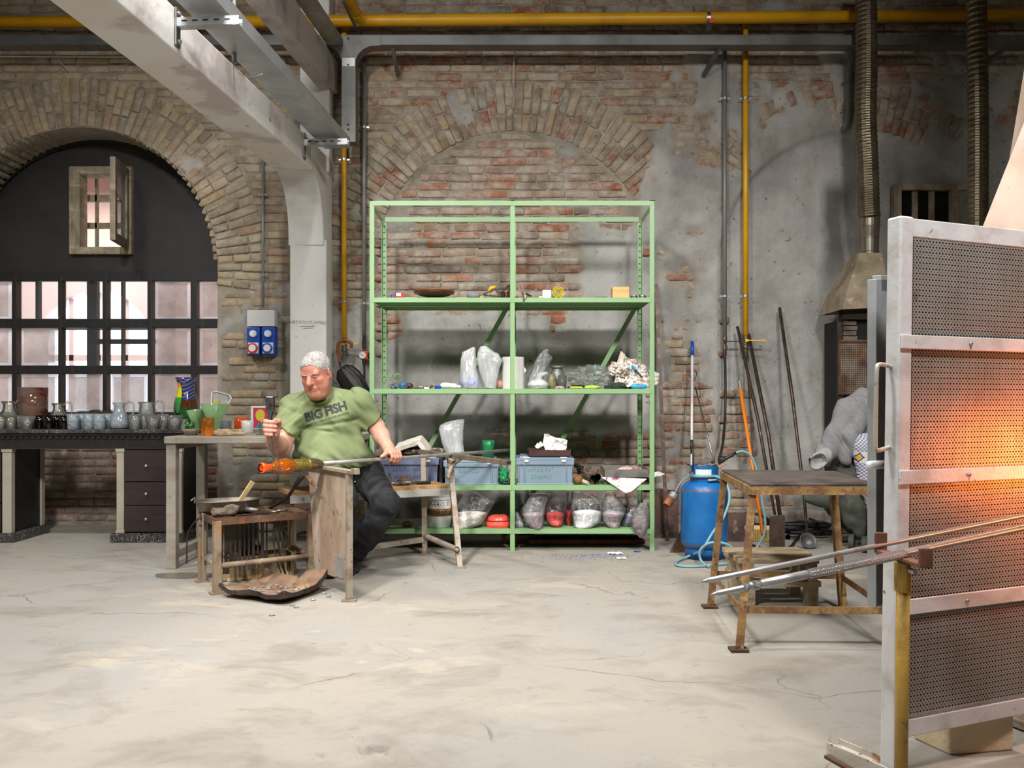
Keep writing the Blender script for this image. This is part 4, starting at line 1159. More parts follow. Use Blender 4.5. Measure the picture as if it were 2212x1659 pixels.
yr = thing('strap_roll', 'yellow rolled-up strap on the top shelf', 'strap', V(sx(1205.5), Y1, S1))
b = MB()
c = V(sx(1205.5), Y1 - .02, S1 + .0455); pts = []
for k in range(90):
 a = k * .28; rr = .012 + .00125 * k * .28 * 1.0
 pts.append(c + V(math.cos(a) * rr * 1.05, 0, math.sin(a) * rr))
for k in range(89):
 d = (pts[k + 1] - pts[k]).normalized(); b.bar(pts[k], pts[k + 1] + d * .001, .045, .004)
b.build('webbing', mat('yellow_webbing', (222, 196, 24), .6), yr)
b = MB(); b.box2((sx(1286), Y1, S1), (sx(1312), Y1 + .05, S1 + .02)); top(b, 'clear_case', glass_mat('clear_plastic_case', (238, 242, 246), .35, (214, 220, 226)), 'small clear plastic case on the top shelf', 'case', bevel=.002)
b = MB(); b.box2((sx(1322.5), Y1 - .02, S1), (sx(1358.5), Y1 + .09, S1 + .087)); top(b, 'wooden_block', mat('light_beech', (226, 178, 116), .55, 0, [((206, 150, 90), (3, 3, 60), .45, .65)]), 'square light wooden block near the right end of the top shelf', 'block', bevel=.003)
for px, lab in ((1370, 'chrome bearing next to the wooden block'), (1388, 'chrome bearing at the right end of the top shelf')):
 br = thing('ball_bearing', lab, 'bearing', V(sx(px), Y1, S1), 'chrome bearings on the top shelf')
 b = MB(); b.lathe([(.012, .0), (.025, .0), (.026, .004), (.026, .02), (.025, .024), (.012, .024), (.012, 0)], V(sx(px), Y1, S1), 20); b.build('race', M_STEEL, br)
 b = MB(); b.lathe([(.009, 0), (.009, .03), (0, .03)], V(sx(px), Y1, S1), 12); b.build('hub', M_ZINC, br)
# ---- second shelf
Y2 = 6.2
M_CLGL = glass_mat('clear_glass', (244, 248, 244), .2, (236, 244, 236), 1.3)
M_GRGL = glass_mat('green_tint_glass', (206, 236, 196), .34, (196, 226, 176), 1.6)
hs = thing('glass_horse', 'clear green-tinted glass horse at the left end of the shelf', 'figurine', V(sx(843), 6.16, S2))
def hp(x, y): return P(x, y, 6.16)
b = MB(); b.tube(bez([hp(832, 817), hp(840, 818), hp(848, 817), hp(852, 812), hp(858, 808), hp(862, 807), hp(866, 810), hp(864, 813)], 4), [.007] * 4 + [.011] * 8 + [.012] * 8 + [.009] * 5 + [.007] * 4, 8); b.build('body', M_GRGL, hs, smooth=True)
for pts in ([(833, 818), (829, 825), (826, 831), (826, 839)], [(834, 820), (831, 828), (828, 839)], [(850, 818), (856, 826), (857, 832), (862, 839)], [(850, 816), (859, 824), (860, 818)]):
 b = MB(); b.tube(bez([hp(*q) for q in pts], 4), .0035, 6); b.build('leg', M_CLGL, hs, smooth=True)
b = MB(); b.tube(bez([hp(833, 816), hp(829, 812), hp(825, 815), hp(822, 821)], 4), .004, 6); b.build('tail', M_CLGL, hs, smooth=True)
for (nm, lab, px, rr, cc, lay, yy) in (('glass_lump', 'clear and blue glass lump beside the glass horse', 851, (.03, .028, .022), (214, 216, 220), [((40, 80, 170), 60, .5, .6, .9)], 6.22),
        ('glass_lump', 'speckled sky blue glass lump on the second shelf', 871, (.036, .03, .028), (96, 150, 200), [((50, 70, 90), 80, .55, .65, .95)], 6.17),
        ('glass_lump', 'dark red glass lump behind the blue one', 884, (.03, .026, .024), (140, 34, 26), [((40, 20, 20), 50, .5, .6, .95)], 6.25)):
 b = MB(); crumple(b, V(sx(px, yy), yy, S2 + rr[2] * .9), rr, px, .12, 1.5, flat=S2 + .001); top(b, nm, glass_mat(nm + str(px), (220, 226, 236), .8, cc, 1.2, lay), lab, 'glass', smooth=True)
b = MB(); b.tube([V(sx(886), 6.16, S2 + .008), V(sx(905), 6.15, S2 + .008), V(sx(922), 6.17, S2 + .010)], [.004, .006, .005], 6); top(b, 'thin_file', M_IRON, 'thin dark file lying on the second shelf', 'file')
mk = thing('marker_pen', 'grey and white marker pen beside the wooden stub', 'pen', V(sx(915), 6.2, S2))
b = MB(); b.tube([V(sx(904), 6.2, S2 + .009), V(sx(914), 6.2, S2 + .013)], .007, 8); b.build('barrel', M_WHTPL, mk)
b = MB(); b.tube([V(sx(914), 6.2, S2 + .013), V(sx(925), 6.2, S2 + .018)], .008, 8); b.build('cap', M_IRON, mk)
b = MB(); b.box((sx(923.5), 6.14, S2 + .007), (.035, .03, .014)); top(b, 'eraser', M_WHTPL, 'small white eraser at the edge of the second shelf', 'eraser', bevel=.002)
b = MB(); b.tube([V(sx(930), 6.2, S2 + .014), V(sx(938), 6.14, S2 + .034)], .0105, 10); top(b, 'wooden_stub', mat('stub_wood', (150, 118, 80), .7), 'short round wooden stub on the second shelf', 'stub')
b = MB(); b.tube([V(sx(942), 6.18, S2 + .0125), V(sx(952), 6.15, S2 + .0125)], .0115, 10); top(b, 'bottle_cap', mat('royal_blue_plastic', (24, 70, 190), .4), 'small blue cap on the second shelf', 'cap')
b = MB(); b.tube(bez([V(sx(954), 6.2, S2 + .023), V(sx(964), 6.18, S2 + .026), V(sx(980), 6.17, S2 + .022), V(sx(996), 6.16, S2 + .014)], 4), [.018] + [.025] * 5 + [.022] * 4 + [.012] * 3, 10, flat=.85); top(b, 'paper_roll', M_PAPER, 'loose white paper roll lying before the two milky bags', 'paper', smooth=True)
b = MB()
def fl(u, v): return V(sx(985 + 70 * u, 6.13), 6.105 + .16 * v, S2 + .004 + .010 * abs(mnoise.noise(V(u * 7, v * 4, 1))) + .012 * max(0, u - .7))
b.grid(fl, 24, 8); top(b, 'flat_bag', M_FILMW, 'flat crumpled white bag under the two milky bags', 'bag', smooth=True, solid=.002)
bag('tall milky plastic bag with blue powder on the second shelf', [(838, 996, 1040, .10), (828, 993, 1038, .12), (800, 994, 1030, .09), (775, 995, 1028, .05), (760, 1000, 1027, .02), (750, 1021, 1026, .008)], 6.22, 815, powder('blue_powder', (120, 146, 214)), M_FILMW, 'milky bags on the second shelf', 2, S2 + .002)
bag('tall empty milky plastic bag beside the paper towel roll', [(838, 1046, 1072, .07), (826, 1042, 1074, .08), (800, 1034, 1078, .07), (778, 1031, 1086, .05), (765, 1031, 1078, .04), (755, 1034, 1060, .025), (748, 1038, 1052, .01)], 6.24, 815, None, M_FILMW, 'milky bags on the second shelf', 5, S2 + .002)
b = MB(); crumple(b, V(sx(1078), 6.3, S2 + .034), (.035, .04, .035), 4, .2, flat=S2 + .001); top(b, 'pink_pouch', mat('pink_powder_pouch', (196, 140, 130), .7), 'pink pouch squeezed against the paper towel roll', 'pouch', smooth=True)
pr = thing('paper_towel_roll', 'white paper towel roll standing behind the centre post', 'paper roll', V(sx(1108, 6.3), 6.3, S2))
b = MB(); b.lathe([(.022, .0), (.079, .0), (.08, .003), (.08, .233), (.079, .236), (.022, .236), (.022, 0)], V(sx(1108.5, 6.3), 6.3, S2), 40); b.build('roll', M_PAPER, pr, smooth=False)
b = MB(); b.add([P(1131, 790, 6.3), P(1137, 800, 6.29), P(1131, 808, 6.3)], [(0, 1, 2)]); b.build('loose_sheet', M_PAPER, pr)
bag('clear empty plastic bag leaning back beside the paper towel roll', [(838, 1136, 1164, .08), (825, 1138, 1172, .09), (800, 1148, 1180, .06), (780, 1156, 1190, .05), (772, 1160, 1194, .03), (762, 1168, 1184, .02), (754, 1178, 1186, .01)], 6.3, 830, None, M_FILMC, None, 8, S2 + .002)
kb = bag('small knotted bag of white grains on the second shelf', [(839, 1142, 1184, .12), (832, 1139, 1186, .14), (826, 1142, 1183, .12), (819, 1156, 1172, .05), (815, 1158, 1170, .03), (808, 1158, 1184, .04), (803, 1168, 1182, .01)], 6.19, 824, powder('white_grains', (226, 230, 228)), M_FILMW, None, 9, S2 + .002)
M_PEWT = mat('pewter', (128, 130, 126), .5, .5, [((100, 100, 96), 20, .5, .7)])
tk = thing('pewter_jar', 'tall grey pewter jar with handle behind the olive jar', 'jar', V(sx(1205, 6.38), 6.38, S2))
b = MB(); b.lathe([(.03, 0), (.052, .002), (.053, .08), (.046, .13), (.034, .15), (.034, .156), (.048, .160), (.048, .172), (.034, .176), (0, .176)], V(sx(1203.5, 6.38), 6.38, S2), 28); b.build('jar_body', M_PEWT, tk, smooth=True)
b = MB(); b.tube(bez([V(sx(1213, 6.38), 6.38, S2 + .15), V(sx(1219, 6.38), 6.38, S2 + .14), V(sx(1220, 6.38), 6.38, S2 + .10), V(sx(1219, 6.38), 6.38, S2 + .06)], 4), .006, 6); b.build('handle', M_PEWT, tk)
b = MB(); b.lathe([(.02, 0), (.034, .002), (.037, .03), (.038, .07), (.030, .095), (.024, .1), (.028, .106), (.027, .108), (.018, .106), (0, .104)], V(sx(1192, 6.24), 6.24, S2), 24); top(b, 'olive_jar', mat('olive_ceramic', (122, 118, 88), .4, 0, [((90, 88, 66), 14, .5, .7)]), 'small olive ceramic jar beside the knotted bag', 'jar', smooth=True)
b = MB(); b.lathe([(.012, .003), (.027, .0), (.030, .004), (.033, .1), (.031, .1), (.028, .008), (0, .008)], V(sx(1214.5, 6.2), 6.2, S2), 20); top(b, 'tumbler', M_CLGL, 'small clear glass tumbler on the second shelf', 'glass', smooth=True)
b = MB(); crumple(b, V(sx(1208), 6.14, S2 + .008), (.034, .03, .012), 3, .3, 4, flat=S2 + .001); tag(b.build('pink_grains', powder('pink_grains', (206, 176, 180))), 'small heap of pink grains before the clear tumbler', 'grains', kind='stuff')
gl_ = thing('work_glove', 'black and yellow work glove at the shelf edge', 'glove', V(sx(1243), 6.16, S2))
b = MB(); b.tube(bez([V(sx(1226), 6.17, S2 + .012), V(sx(1236), 6.16, S2 + .016), V(sx(1250), 6.17, S2 + .018), V(sx(1262), 6.19, S2 + .02)], 4), [.010] * 3 + [.016] * 7 + [.012] * 3, 8, flat=.7); b.build('palm', M_BLKR, gl_, smooth=True)
for k in range(3):
 b = MB(); b.tube([V(sx(1230 + 8 * k), 6.15, S2 + .012), V(sx(1240 + 8 * k), 6.13, S2 + .010)], .007, 7); b.build('finger', mat('lime_rubber', (206, 210, 50), .5), gl_, smooth=True)
b = MB(); crumple(b, V(sx(1278), 6.15, S2 + .010), (.06, .035, .016), 12, .3, 3, flat=S2 + .001); top(b, 'lime_cloth', mat('lime_cloth', (172, 206, 74), .8), 'crumpled lime green cloth at the shelf edge', 'cloth', smooth=True)
b = MB(); crumple(b, V(sx(1278, 6.32), 6.32, S2 + .078), (.155, .12, .088), 21, .42, 2.0, 40, 24, flat=S2 + .03); top(b, 'crumpled_bag', M_FILMC, 'big crumpled clear plastic bag on the second shelf', 'bag', smooth=False)
b = MB(); crumple(b, V(sx(1338, 6.22), 6.22, S2 + .14), (.075, .06, .055), 31, .5, 2.6, 24, 16); top(b, 'newspaper_ball', M_NEWSC, 'crumpled newspaper ball on top of the newspaper heap', 'newspaper')
def sheet(name, label, cs, m, seed, amp=.02, nu=16, nv=12, cat='newspaper', solid=.0012, zmin=None, fq=4):
 a, c, d, e = [Vector(q) for q in cs]  # bl, br, tr, tl
 nrm = (c - a).cross(e - a).normalized()
 def fn(u, v):
  p = a.lerp(c, u).lerp(e.lerp(d, u), v)
  p = p + nrm * amp * (mnoise.noise(V(u * fq + seed, v * fq, seed)) + .5 * (1 - 2 * abs(mnoise.noise(V(u * fq * 1.7, v * fq * 1.7 + seed, 5)))))
  if zmin is not None: p.z = max(p.z, zmin)
  return p
 b = MB(); b.grid(fn, nu, nv)
 return tag(b.build(name, m, solid=solid), label, cat)
sheet('newspaper_sheet', 'crumpled colour newspaper page draped at the right end of the second shelf', [P(1325, 834, 6.16), P(1412, 836, 6.13), P(1392, 788, 6.32), P(1342, 768, 6.3)], M_NEWSC, 3, .035, 22, 16)
sheet('newspaper_sheet', 'torn newspaper corner sticking up from the heap', [P(1328, 800, 6.26), P(1344, 802, 6.25), P(1350, 766, 6.27), P(1341, 758, 6.28)], M_NEWS, 7, .012)
sheet('newspaper_sheet', 'white newspaper end hanging past the right shelf post', [P(1395, 834, 6.3), P(1422, 832, 6.27), P(1425, 806, 6.27), P(1398, 798, 6.3)], M_NEWS, 9, .02)
b = MB(); crumple(b, V(sx(1345, 6.35), 6.38, S2 + .07), (.12, .07, .075), 37, .35, 2.4, 28, 18, flat=S2 + .002); top(b, 'newspaper_heap', M_NEWS, 'grey newspaper heap behind the colour page', 'newspaper')
mk = thing('marker_pen', 'blue-capped marker lying on the colour newspaper', 'pen', P(1376, 804, 6.2))
b = MB(); b.tube([P(1366, 791, 6.22), P(1373, 800, 6.19)], .011, 10); b.build('cap', mat('sky_blue_plastic', (36, 140, 200), .4), mk)
b = MB(); b.tube([P(1373, 800, 6.19), P(1387, 815, 6.14)], .008, 8); b.build('barrel', M_IRON, mk)
b = MB(); b.tube([V(sx(1363, 6.14), 6.14, S2 + .0185), V(sx(1368, 6.14), 6.14, S2 + .0185), V(sx(1392, 6.14), 6.14, S2 + .0185), V(sx(1397, 6.14), 6.14, S2 + .0185)], [.009, .017, .017, .010], 14); top(b, 'blue_rod', mat('bright_blue_plastic', (44, 164, 224), .35), 'thick bright blue glass-like rod at the shelf edge', 'rod', smooth=True)
b = MB(); b.box2((sx(1306, 6.15), 6.13, S2), (sx(1321, 6.15), 6.18, S2 + .026)); top(b, 'black_case', M_BLKR, 'small black case between the cloth and the newspaper', 'case', bevel=.003)
b = MB(); crumple(b, V(sx(1336, 6.14), 6.15, S2 + .022), (.055, .035, .026), 44, .35, 3, flat=S2 + .001); top(b, 'dark_cloth', mat('dark_green_cloth', (46, 60, 46), .8), 'dark green crumpled cloth under the newspaper', 'cloth')
# ---- crates on the third shelf
M_CRATE = mat('grey_blue_plastic', (128, 146, 162), .45, 0, [((116, 134, 150), 4, .4, .7)]); M_CRATED = mat('dark_grey_blue_plastic', (98, 108, 134), .45)
M_CLIP = mat('pale_clip', (206, 210, 208), .4)
def crate(label, x0, x1, Yc, z, h, d, m, lines, ink, lid=True):
 xm = (sx(x0, Yc) + sx(x1, Yc)) / 2; w = sx(x1, Yc) - sx(x0, Yc)
 root = thing('storage_crate', label, 'crate', V(xm, Yc + d / 2, z), 'grey plastic crates on the shelf')
 yf = Yc; wb, wt_ = w * .92, w * .97
 b = MB()
 b.hexa([V(xm - wb / 2, yf + .012, z), V(xm + wb / 2, yf + .012, z), V(xm + wb / 2, yf + d - .012, z), V(xm - wb / 2, yf + d - .012, z),
   V(xm - wt_ / 2, yf + .003, z + h * .86), V(xm + wt_ / 2, yf + .003, z + h * .86), V(xm + wt_ / 2, yf + d - .003, z + h * .86), V(xm - wt_ / 2, yf + d - .003, z + h * .86)])
 b.build('tub', m, root, bevel=.004)
 MB().box2((xm - w / 2, yf - .006, z + h * .70), (xm + w / 2, yf + d + .006, z + h * .86)).build('rim', m, root, bevel=.003)
 MB().box2((xm - w * .49, yf - .002, z), (xm + w * .49, yf + d, z + .012)).build('foot_flange', m, root, bevel=.002)
 for s in (-.46, -.36, .36, .46):
  MB().box2((xm + s * w - .003, yf - .003, z + .01), (xm + s * w + .003, yf + .02, z + h * .72)).build('rib', m, root)
 MB().box2((xm - w / 2 - .002, yf - .008, z + h * .86), (xm + w / 2 + .002, yf + d + .008, z + h * .93)).build('lid', m, root, bevel=.003)
 b = MB(); b.hexa([V(xm - w * .45, yf + .03, z + h * .93), V(xm + w * .45, yf + .03, z + h * .93), V(xm + w * .45, yf + d - .03, z + h * .93), V(xm - w * .45, yf + d - .03, z + h * .93),
   V(xm - w * .43, yf + .04, z + h), V(xm + w * .43, yf + .04, z + h), V(xm + w * .43, yf + d - .04, z + h), V(xm - w * .43, yf + d - .04, z + h)]); b.build('lid_panel', M_CRATE, root, bevel=.003)
 for s in (-.32, .32):
  b = MB(); b.box((xm + s * w, yf - .012, z + h * .84), (.03, .008, .018)); b.box((xm + s * w, yf + .01, z + h * .955), (.05, .03, .006)); b.build('clip', M_CLIP, root, bevel=.002)
 for k, (tx, dx) in enumerate(lines):
  yt = z + h * (.53 - .27 * k); th = (h * .86); yy = yf + .012 - .009 * (yt - z) / th - .0012
  lettering('writing', tx, .040, V(xm + dx, yy, yt), (1, 0, .02), (0, .0, 1), ink, root, offset=-.0006, shear=.15, jitter=.002)
 return root
INKB = mat('black_marker', (34, 34, 44), .6); INKG = mat('green_marker', (70, 128, 100), .6)
crate('dark grey-blue crate behind the bench with black handwriting', 824, 948, 6.13, S3, .205, .36, M_CRATED, [("VENTU.'NA", -.03), ('MARRONE', -.02)], INKB)
crate('grey plastic crate with the milky bag on its lid', 958, 1079, 6.13, S3, .185, .36, M_CRATE, [('BIANCO', -.02)], INKG)
crate('grey plastic crate with the rusty tray on its lid', 1115, 1240, 6.13, S3, .205, .36, M_CRATE, [('VERDE INT.', -.03), ('CHIARO', -.03)], INKG)
b = MB()
def npf(u, v): return V(sx(853 + 75 * u, 6.15), 6.13 + .2 * v - .05 * u, S3 + .262 + .085 * u - .10 * max(0, u - .72) * 4 + .03 * v + .006 * mnoise.noise(V(u * 5, v * 5, 2)))
b.grid(npf, 16, 8); top(b, 'newspaper_sheet', M_NEWS, 'folded newspaper lying on the dark crate behind the hand', 'newspaper', solid=.03)
b = MB(); crumple(b, V(sx(905, 6.2), 6.26, S3 + .235), (.17, .12, .03), 51, .3, 3, 26, 12, flat=S3 + .207); top(b, 'newspaper_heap', mat('brown_newsprint', (92, 80, 66), .85, 0, [((150, 142, 128), 30, .5, .6), ((50, 44, 38), 18, .5, .65)]), 'crumpled brown newspaper layer on the dark crate', 'newspaper')
b = MB(); b.box2((sx(950, 6.2), 6.15, S3), (sx(957, 6.2), 6.4, S3 + .2)); top(b, 'gap_shade_strip', M_BLKR, 'dark strip in place of the shaded gap between two crates', 'gap strip', bevel=.004)  # black box put in for the shade of the gap between crates
bag('tall milky plastic bag standing on the grey crate', [(994, 962, 1006, .09), (985, 964, 1004, .10), (955, 954, 1000, .08), (930, 948, 1001, .07), (920, 949, 1002, .05), (912, 962, 1003, .03), (906, 990, 1003, .012)], 6.28, 980, None, M_FILMW, None, 15, S3 + .187)
b = MB(); b.box((sx(990, 6.2), 6.2, S3 + .195), (.09, .09, .018), .2); top(b, 'paper_stack', M_PAPER, 'small stack of white paper on the grey crate', 'paper', bevel=.002)
b = MB(); b.lathe([(.03, .0), (.043, .002), (.044, .08), (.047, .125), (.045, .125), (.042, .08), (.03, .01), (0, .01)], V(sx(1055, 6.3), 6.3, S3 + .186), 22, wob=lambda a, z: 1 + .05 * math.sin(5 * a + z * 60)); top(b, 'green_cup', glass_mat('green_plastic_cup', (110, 220, 160), .6, (60, 190, 120), 1.0), 'translucent green cup standing on the grey crate', 'cup', smooth=True)
b = MB(); crumple(b, V(sx(1088, 6.2), 6.2, S3 + .06), (.035, .05, .055), 61, .35, 2.5, flat=S3 + .002); top(b, 'green_bag', mat('green_film', (40, 150, 90), .35, coat=.5), 'crumpled green plastic bag left of the centre post', 'bag')
b = MB(); crumple(b, V(sx(1090, 6.34), 6.34, S3 + .11), (.045, .05, .05), 66, .4, 2.5); top(b, 'grey_wrapper', M_FILMW, 'crumpled grey wrapper behind the green bag', 'wrapper')
b = MB(); b.box((sx(1092, 6.14), 6.15, S3 + .011), (.055, .05, .02), .2); top(b, 'black_tool', M_BLKR, 'small glossy black tool beside the centre post', 'tool', bevel=.004)
ry = thing('rusty_tray', 'dark rusty tray lying on the crate with white paper in it', 'tray', V(sx(1187, 6.25), 6.25, S3 + .206))
x0, x1 = sx(1140, 6.2), sx(1234, 6.2)
b = MB(); b.box2((x0, 6.15, S3 + .206), (x1, 6.4, S3 + .211)); b.build('tray_floor', M_IRON, ry)
b = MB(); b.box2((x0, 6.15, S3 + .211), (x1, 6.155, S3 + .248)); b.box2((x0, 6.395, S3 + .211), (x1, 6.4, S3 + .25)); b.box2((x0, 6.15, S3 + .211), (x0 + .005, 6.4, S3 + .25)); b.box2((x1 - .005, 6.15, S3 + .211), (x1, 6.4, S3 + .25)); b.build('tray_rim', mat('maroon_rust', (74, 44, 40), .7, .2, [((54, 34, 32), 12, .5, .7)]), ry)
sheet('white_paper', 'twisted white paper sticking out of the rusty tray', [P(1170, 978, 6.26), P(1222, 978, 6.24), P(1226, 952, 6.3), P(1176, 938, 6.3)], M_PAPER, 13, .035, 18, 10, 'paper', fq=3)
sheet('white_paper', 'crumpled white paper lying in the rusty tray', [P(1154, 966, 6.22), P(1200, 979, 6.2), P(1204, 972, 6.33), P(1166, 956, 6.33)], M_PAPER, 17, .03, 16, 10, 'paper')
# rusty bits
b = MB(); b.lathe([(0, 0)] + [(.036 * math.sin(a), .036 - .036 * math.cos(a)) for a in np.linspace(.2, 3.0, 12)] + [(0, .072)], V(sx(1249, 6.16), 6.16, S3), 20); top(b, 'rusty_ball', mat('orange_rust', (128, 88, 52), .8, 0, [((92, 62, 40), 20, .45, .65)], bump=(60, .4)), 'round rusty iron ball beside the grey crate', 'ball', smooth=True)
b = MB(); b.tube([V(sx(1256, 6.14), 6.17, S3 + .03), V(sx(1270, 6.1), 6.10, S3 + .0145)], .014, 10); top(b, 'pale_rod', mat('pale_pitted_rod', (196, 184, 158), .8, bump=(90, .8)), 'short pale pitted rod beside the rusty ball', 'rod')
b = MB(); b.tube([V(sx(1244, 6.26), 6.26, S3 + .10), V(sx(1260, 6.26), 6.24, S3 + .10)], .005, 6); b.tube([V(sx(1244, 6.28), 6.28, S3 + .13), V(sx(1253, 6.22), 6.22, S3 + .118)], .018, 10); b.lathe([(0, 0), (.014, .004), (.014, .02), (0, .026)], V(sx(1257, 6.2), 6.2, S3 + .108), 10); b.tube([V(sx(1250, 6.25), 6.25, S3 + .003), V(sx(1250, 6.25), 6.25, S3 + .11)], .012, 8); top(b, 'rusty_fitting', M_IRON, 'grey and rusty pipe fitting beside the grey crate', 'fitting')
b = MB(); crumple(b, V(sx(1275, 6.3), 6.32, S3 + .06), (.07, .06, .062), 71, .35, 2, flat=S3 + .002); top(b, 'rusty_lump', mat('grey_rust', (104, 90, 76), .85, 0, [((74, 62, 52), 10, .45, .6)], bump=(40, .4)), 'large grey rusty lump on the third shelf', 'lump')
for (px, rr, py, lab) in ((1281, .016, 1031, 'narrow rusty pipe stub seen end-on'), (1291, .024, 1031, 'wide rusty pipe stub seen end-on')):
 c = P(px, py, 6.14); Rx = Matrix.Rotation(-math.pi / 2, 3, 'X')
 b = MB(); b.lathe([(rr, 0), (rr, .14), (rr * .68, .14), (rr * .68, 0), (rr, 0)], c + V(0, 0, 0), 18, Rx); b.box2(c + V(-.01, .03, -rr - .002), c + V(.01, .1, -(c.z - S3))); top(b, 'pipe_stub', M_RUST, lab, 'pipe', smooth=False)
mb_ = thing('shallow_metal_box', 'shallow scratched metal box with a pink rag on the third shelf', 'box', V(sx(1358, 6.2), 6.25, S3 + .05))
A = P(1307, 1033, 6.13); B_ = P(1402, 1040, 6.13); dxy = V(B_.x - A.x, .02, 0)
M_SCR = mat('scratched_zinc', (150, 148, 142), .45, .7, [((168, 128, 84), (6, 6, 20), .6, .68), ((110, 106, 100), 14, .5, .7)])
w3 = V(0, .3, .01)
b = MB(); p0 = V(A.x, 6.13, S3 + .052); p1 = p0 + dxy
b.hexa([p0, p1, p1 + w3, p0 + w3, p0 + V(0, 0, .004), p1 + V(0, 0, .004), p1 + w3 + V(0, 0, .004), p0 + w3 + V(0, 0, .004)]); b.build('box_floor', M_SCR, mb_)
for (u0, u1) in ((p0, p1), (p1, p1 + w3), (p1 + w3, p0 + w3), (p0 + w3, p0)):
 b = MB(); b.bar(u0 + V(0, 0, .03), u1 + V(0, 0, .03), .004, .056); b.build('box_side', M_SCR, mb_)
b = MB(); crumple(b, V(sx(1362, 6.25), 6.27, S3 + .085), (.10, .07, .035), 81, .35, 2.4, 24, 14, flat=S3 + .058); top(b, 'pink_rag', mat('pink_rag', (208, 176, 170), .85, 0, [((160, 96, 90), 16, .56, .64), ((226, 212, 204), 12, .5, .65)]), 'crumpled pink and white rag lying in the metal box', 'rag', smooth=True)
b = MB(); b.box2((sx(1310, 6.25), 6.2, S3), (sx(1400, 6.25), 6.46, S3 + .045)); top(b, 'dark_board', M_IRON, 'dark board under the shallow metal box', 'board', bevel=.003)
sheet('newspaper_sheet', 'printed white paper hanging over the third shelf edge', [P(1352, 1066, 6.085), P(1366, 1060, 6.08), P(1398, 1034, 6.12), P(1298, 1030, 6.1)], paper_mat('magenta_print', (228, 224, 220), (110, 40, 84), [(150, 60, 110)], .8), 23, .006, 14, 10)
sheet('newspaper_sheet', 'white paper end poking out right of the third shelf', [P(1404, 1033, 6.2), P(1437, 1025, 6.16), P(1424, 1019, 6.3), P(1404, 1022, 6.3)], M_PAPER, 29, .006, 10, 6, 'paper')
# ---- bottom shelf
b = MB(); crumple(b, V(sx(879, 6.2), 6.22, S4 + .018), (.036, .03, .02), 90, .3, 3, flat=S4 + .001); top(b, 'brown_lump', mat('clay_lump', (150, 120, 88), .85), 'small brown clay lump on the bottom shelf', 'lump', smooth=True)
bk = thing('plastic_bucket', 'white plastic bucket with brown tape band and handwriting', 'bucket', V(sx(948, 6.24), 6.24, S4))
c = V(sx(949, 6.24), 6.24, S4)
b = MB(); b.lathe([(.085, 0), (.09, .004), (.096, .20)], c, 36); b.build('bucket_body', M_WHTPL, bk, smooth=True)
b = MB(); b.lathe([(.096, .2), (.102, .202), (.102, .212), (.097, .214), (.097, .226), (.104, .228), (.104, .248), (.098, .252), (0, .25)], c, 36); b.build('lid', M_WHTPL, bk)
b = MB(); b.lathe([(.0925, .085), (.0948, .085), (.0965, .138), (.094, .138)], c, 36); b.build('tape_band', mat('brown_tape', (150, 112, 56), .35), bk, smooth=True)
b = MB(); b.box(c + V(.106, -.02, .235), (.02, .02, .02)); b.box(c + V(-.104, -.04, .225), (.016, .03, .03)); b.build('handle_lug', M_WHTPL, bk)
for (tx, zz, rr, sz, off) in (('NERO S', .170, .0963, .042, -.0006), ('CRISTALLO HS', .110, .0970, .036, .0004)):
 vs, fs = text_mesh(tx, sz, 0, off, .1)
 vv = []
 for q in vs:
  a = q.x / rr + .05
  vv.append(c + V(math.sin(a) * rr, -math.cos(a) * rr, zz + q.y))
 b = MB(); b.add(vv, fs); b.build('writing', INKB, bk)
GB = 'powder bags on the bottom shelf'
PW, PR, PM, PG = powder('white_powder', (224, 218, 204)), powder('red_powder', (222, 74, 62)), powder('mauve_powder', (150, 128, 132)), powder('grey_blue_powder', (128, 130, 150))
bag('large clear bag of off-white powder beside the bucket', [(1150, 976, 984, .02, -.05), (1143, 976, 1012, .12, -.03), (1130, 975, 1045, .18), (1120, 976, 1050, .17), (1105, 980, 1058, .13), (1085, 990, 1070, .06), (1072, 1000, 1046, .03), (1062, 1006, 1026, .02)], 6.2, 1107, PW, M_FILM, GB, 3)
b = MB(); r_ = interp_rows([(1139, 1050, 1103, .16), (1132, 1049, 1104, .18), (1125, 1052, 1102, .17), (1124, 1056, 1098, .14), (1123, 1052, 1101, .16), (1116, 1055, 1098, .14), (1112, 1064, 1092, .1)], 3)
rt = thing('plastic_bag', 'folded bag of bright red powder lying flat left of the post', 'bag', V(sx(1077, 6.22), 6.22, S4), GB)
rows_solid(b, r_, 6.22, 28, 4, .004); b.build('contents', mat('red_film', (228, 82, 66), .4, coat=.4, bump=(30, .3)), rt, smooth=True)
bag('small clear bag right of the centre post on the bottom shelf', [(1138, 1112, 1134, .08), (1130, 1110, 1134, .09), (1118, 1112, 1126, .07), (1106, 1112, 1118, .03)], 6.2, 1128, powder('clear_cullet', (190, 192, 190)), M_FILMC, GB, 6, S4 + .001)
bag('clear bag of mauve powder with a milky collar', [(1146, 1164, 1169, .01, -.06), (1138, 1146, 1172, .09, -.05), (1126, 1132, 1174, .12, -.03), (1110, 1127, 1176, .13, -.02), (1095, 1130, 1178, .09), (1080, 1140, 1182, .06), (1068, 1148, 1186, .04)], 6.19, 1107, PM, M_FILMC, GB, 7)
b = MB()
def colf(u, v): return V(sx(1144 + 43 * u, 6.16), 6.13 + .07 * v, P(0, 1068, 6.16).z + .012 * math.sin(u * 3.1) * (1 - v) + .014 * abs(mnoise.noise(V(u * 5, v * 2, 3))))
b.grid(colf, 14, 5); top(b, 'milky_collar', M_FILMW, 'milky bag rim flopping over the mauve powder bag', 'bag rim', smooth=True, solid=.002)
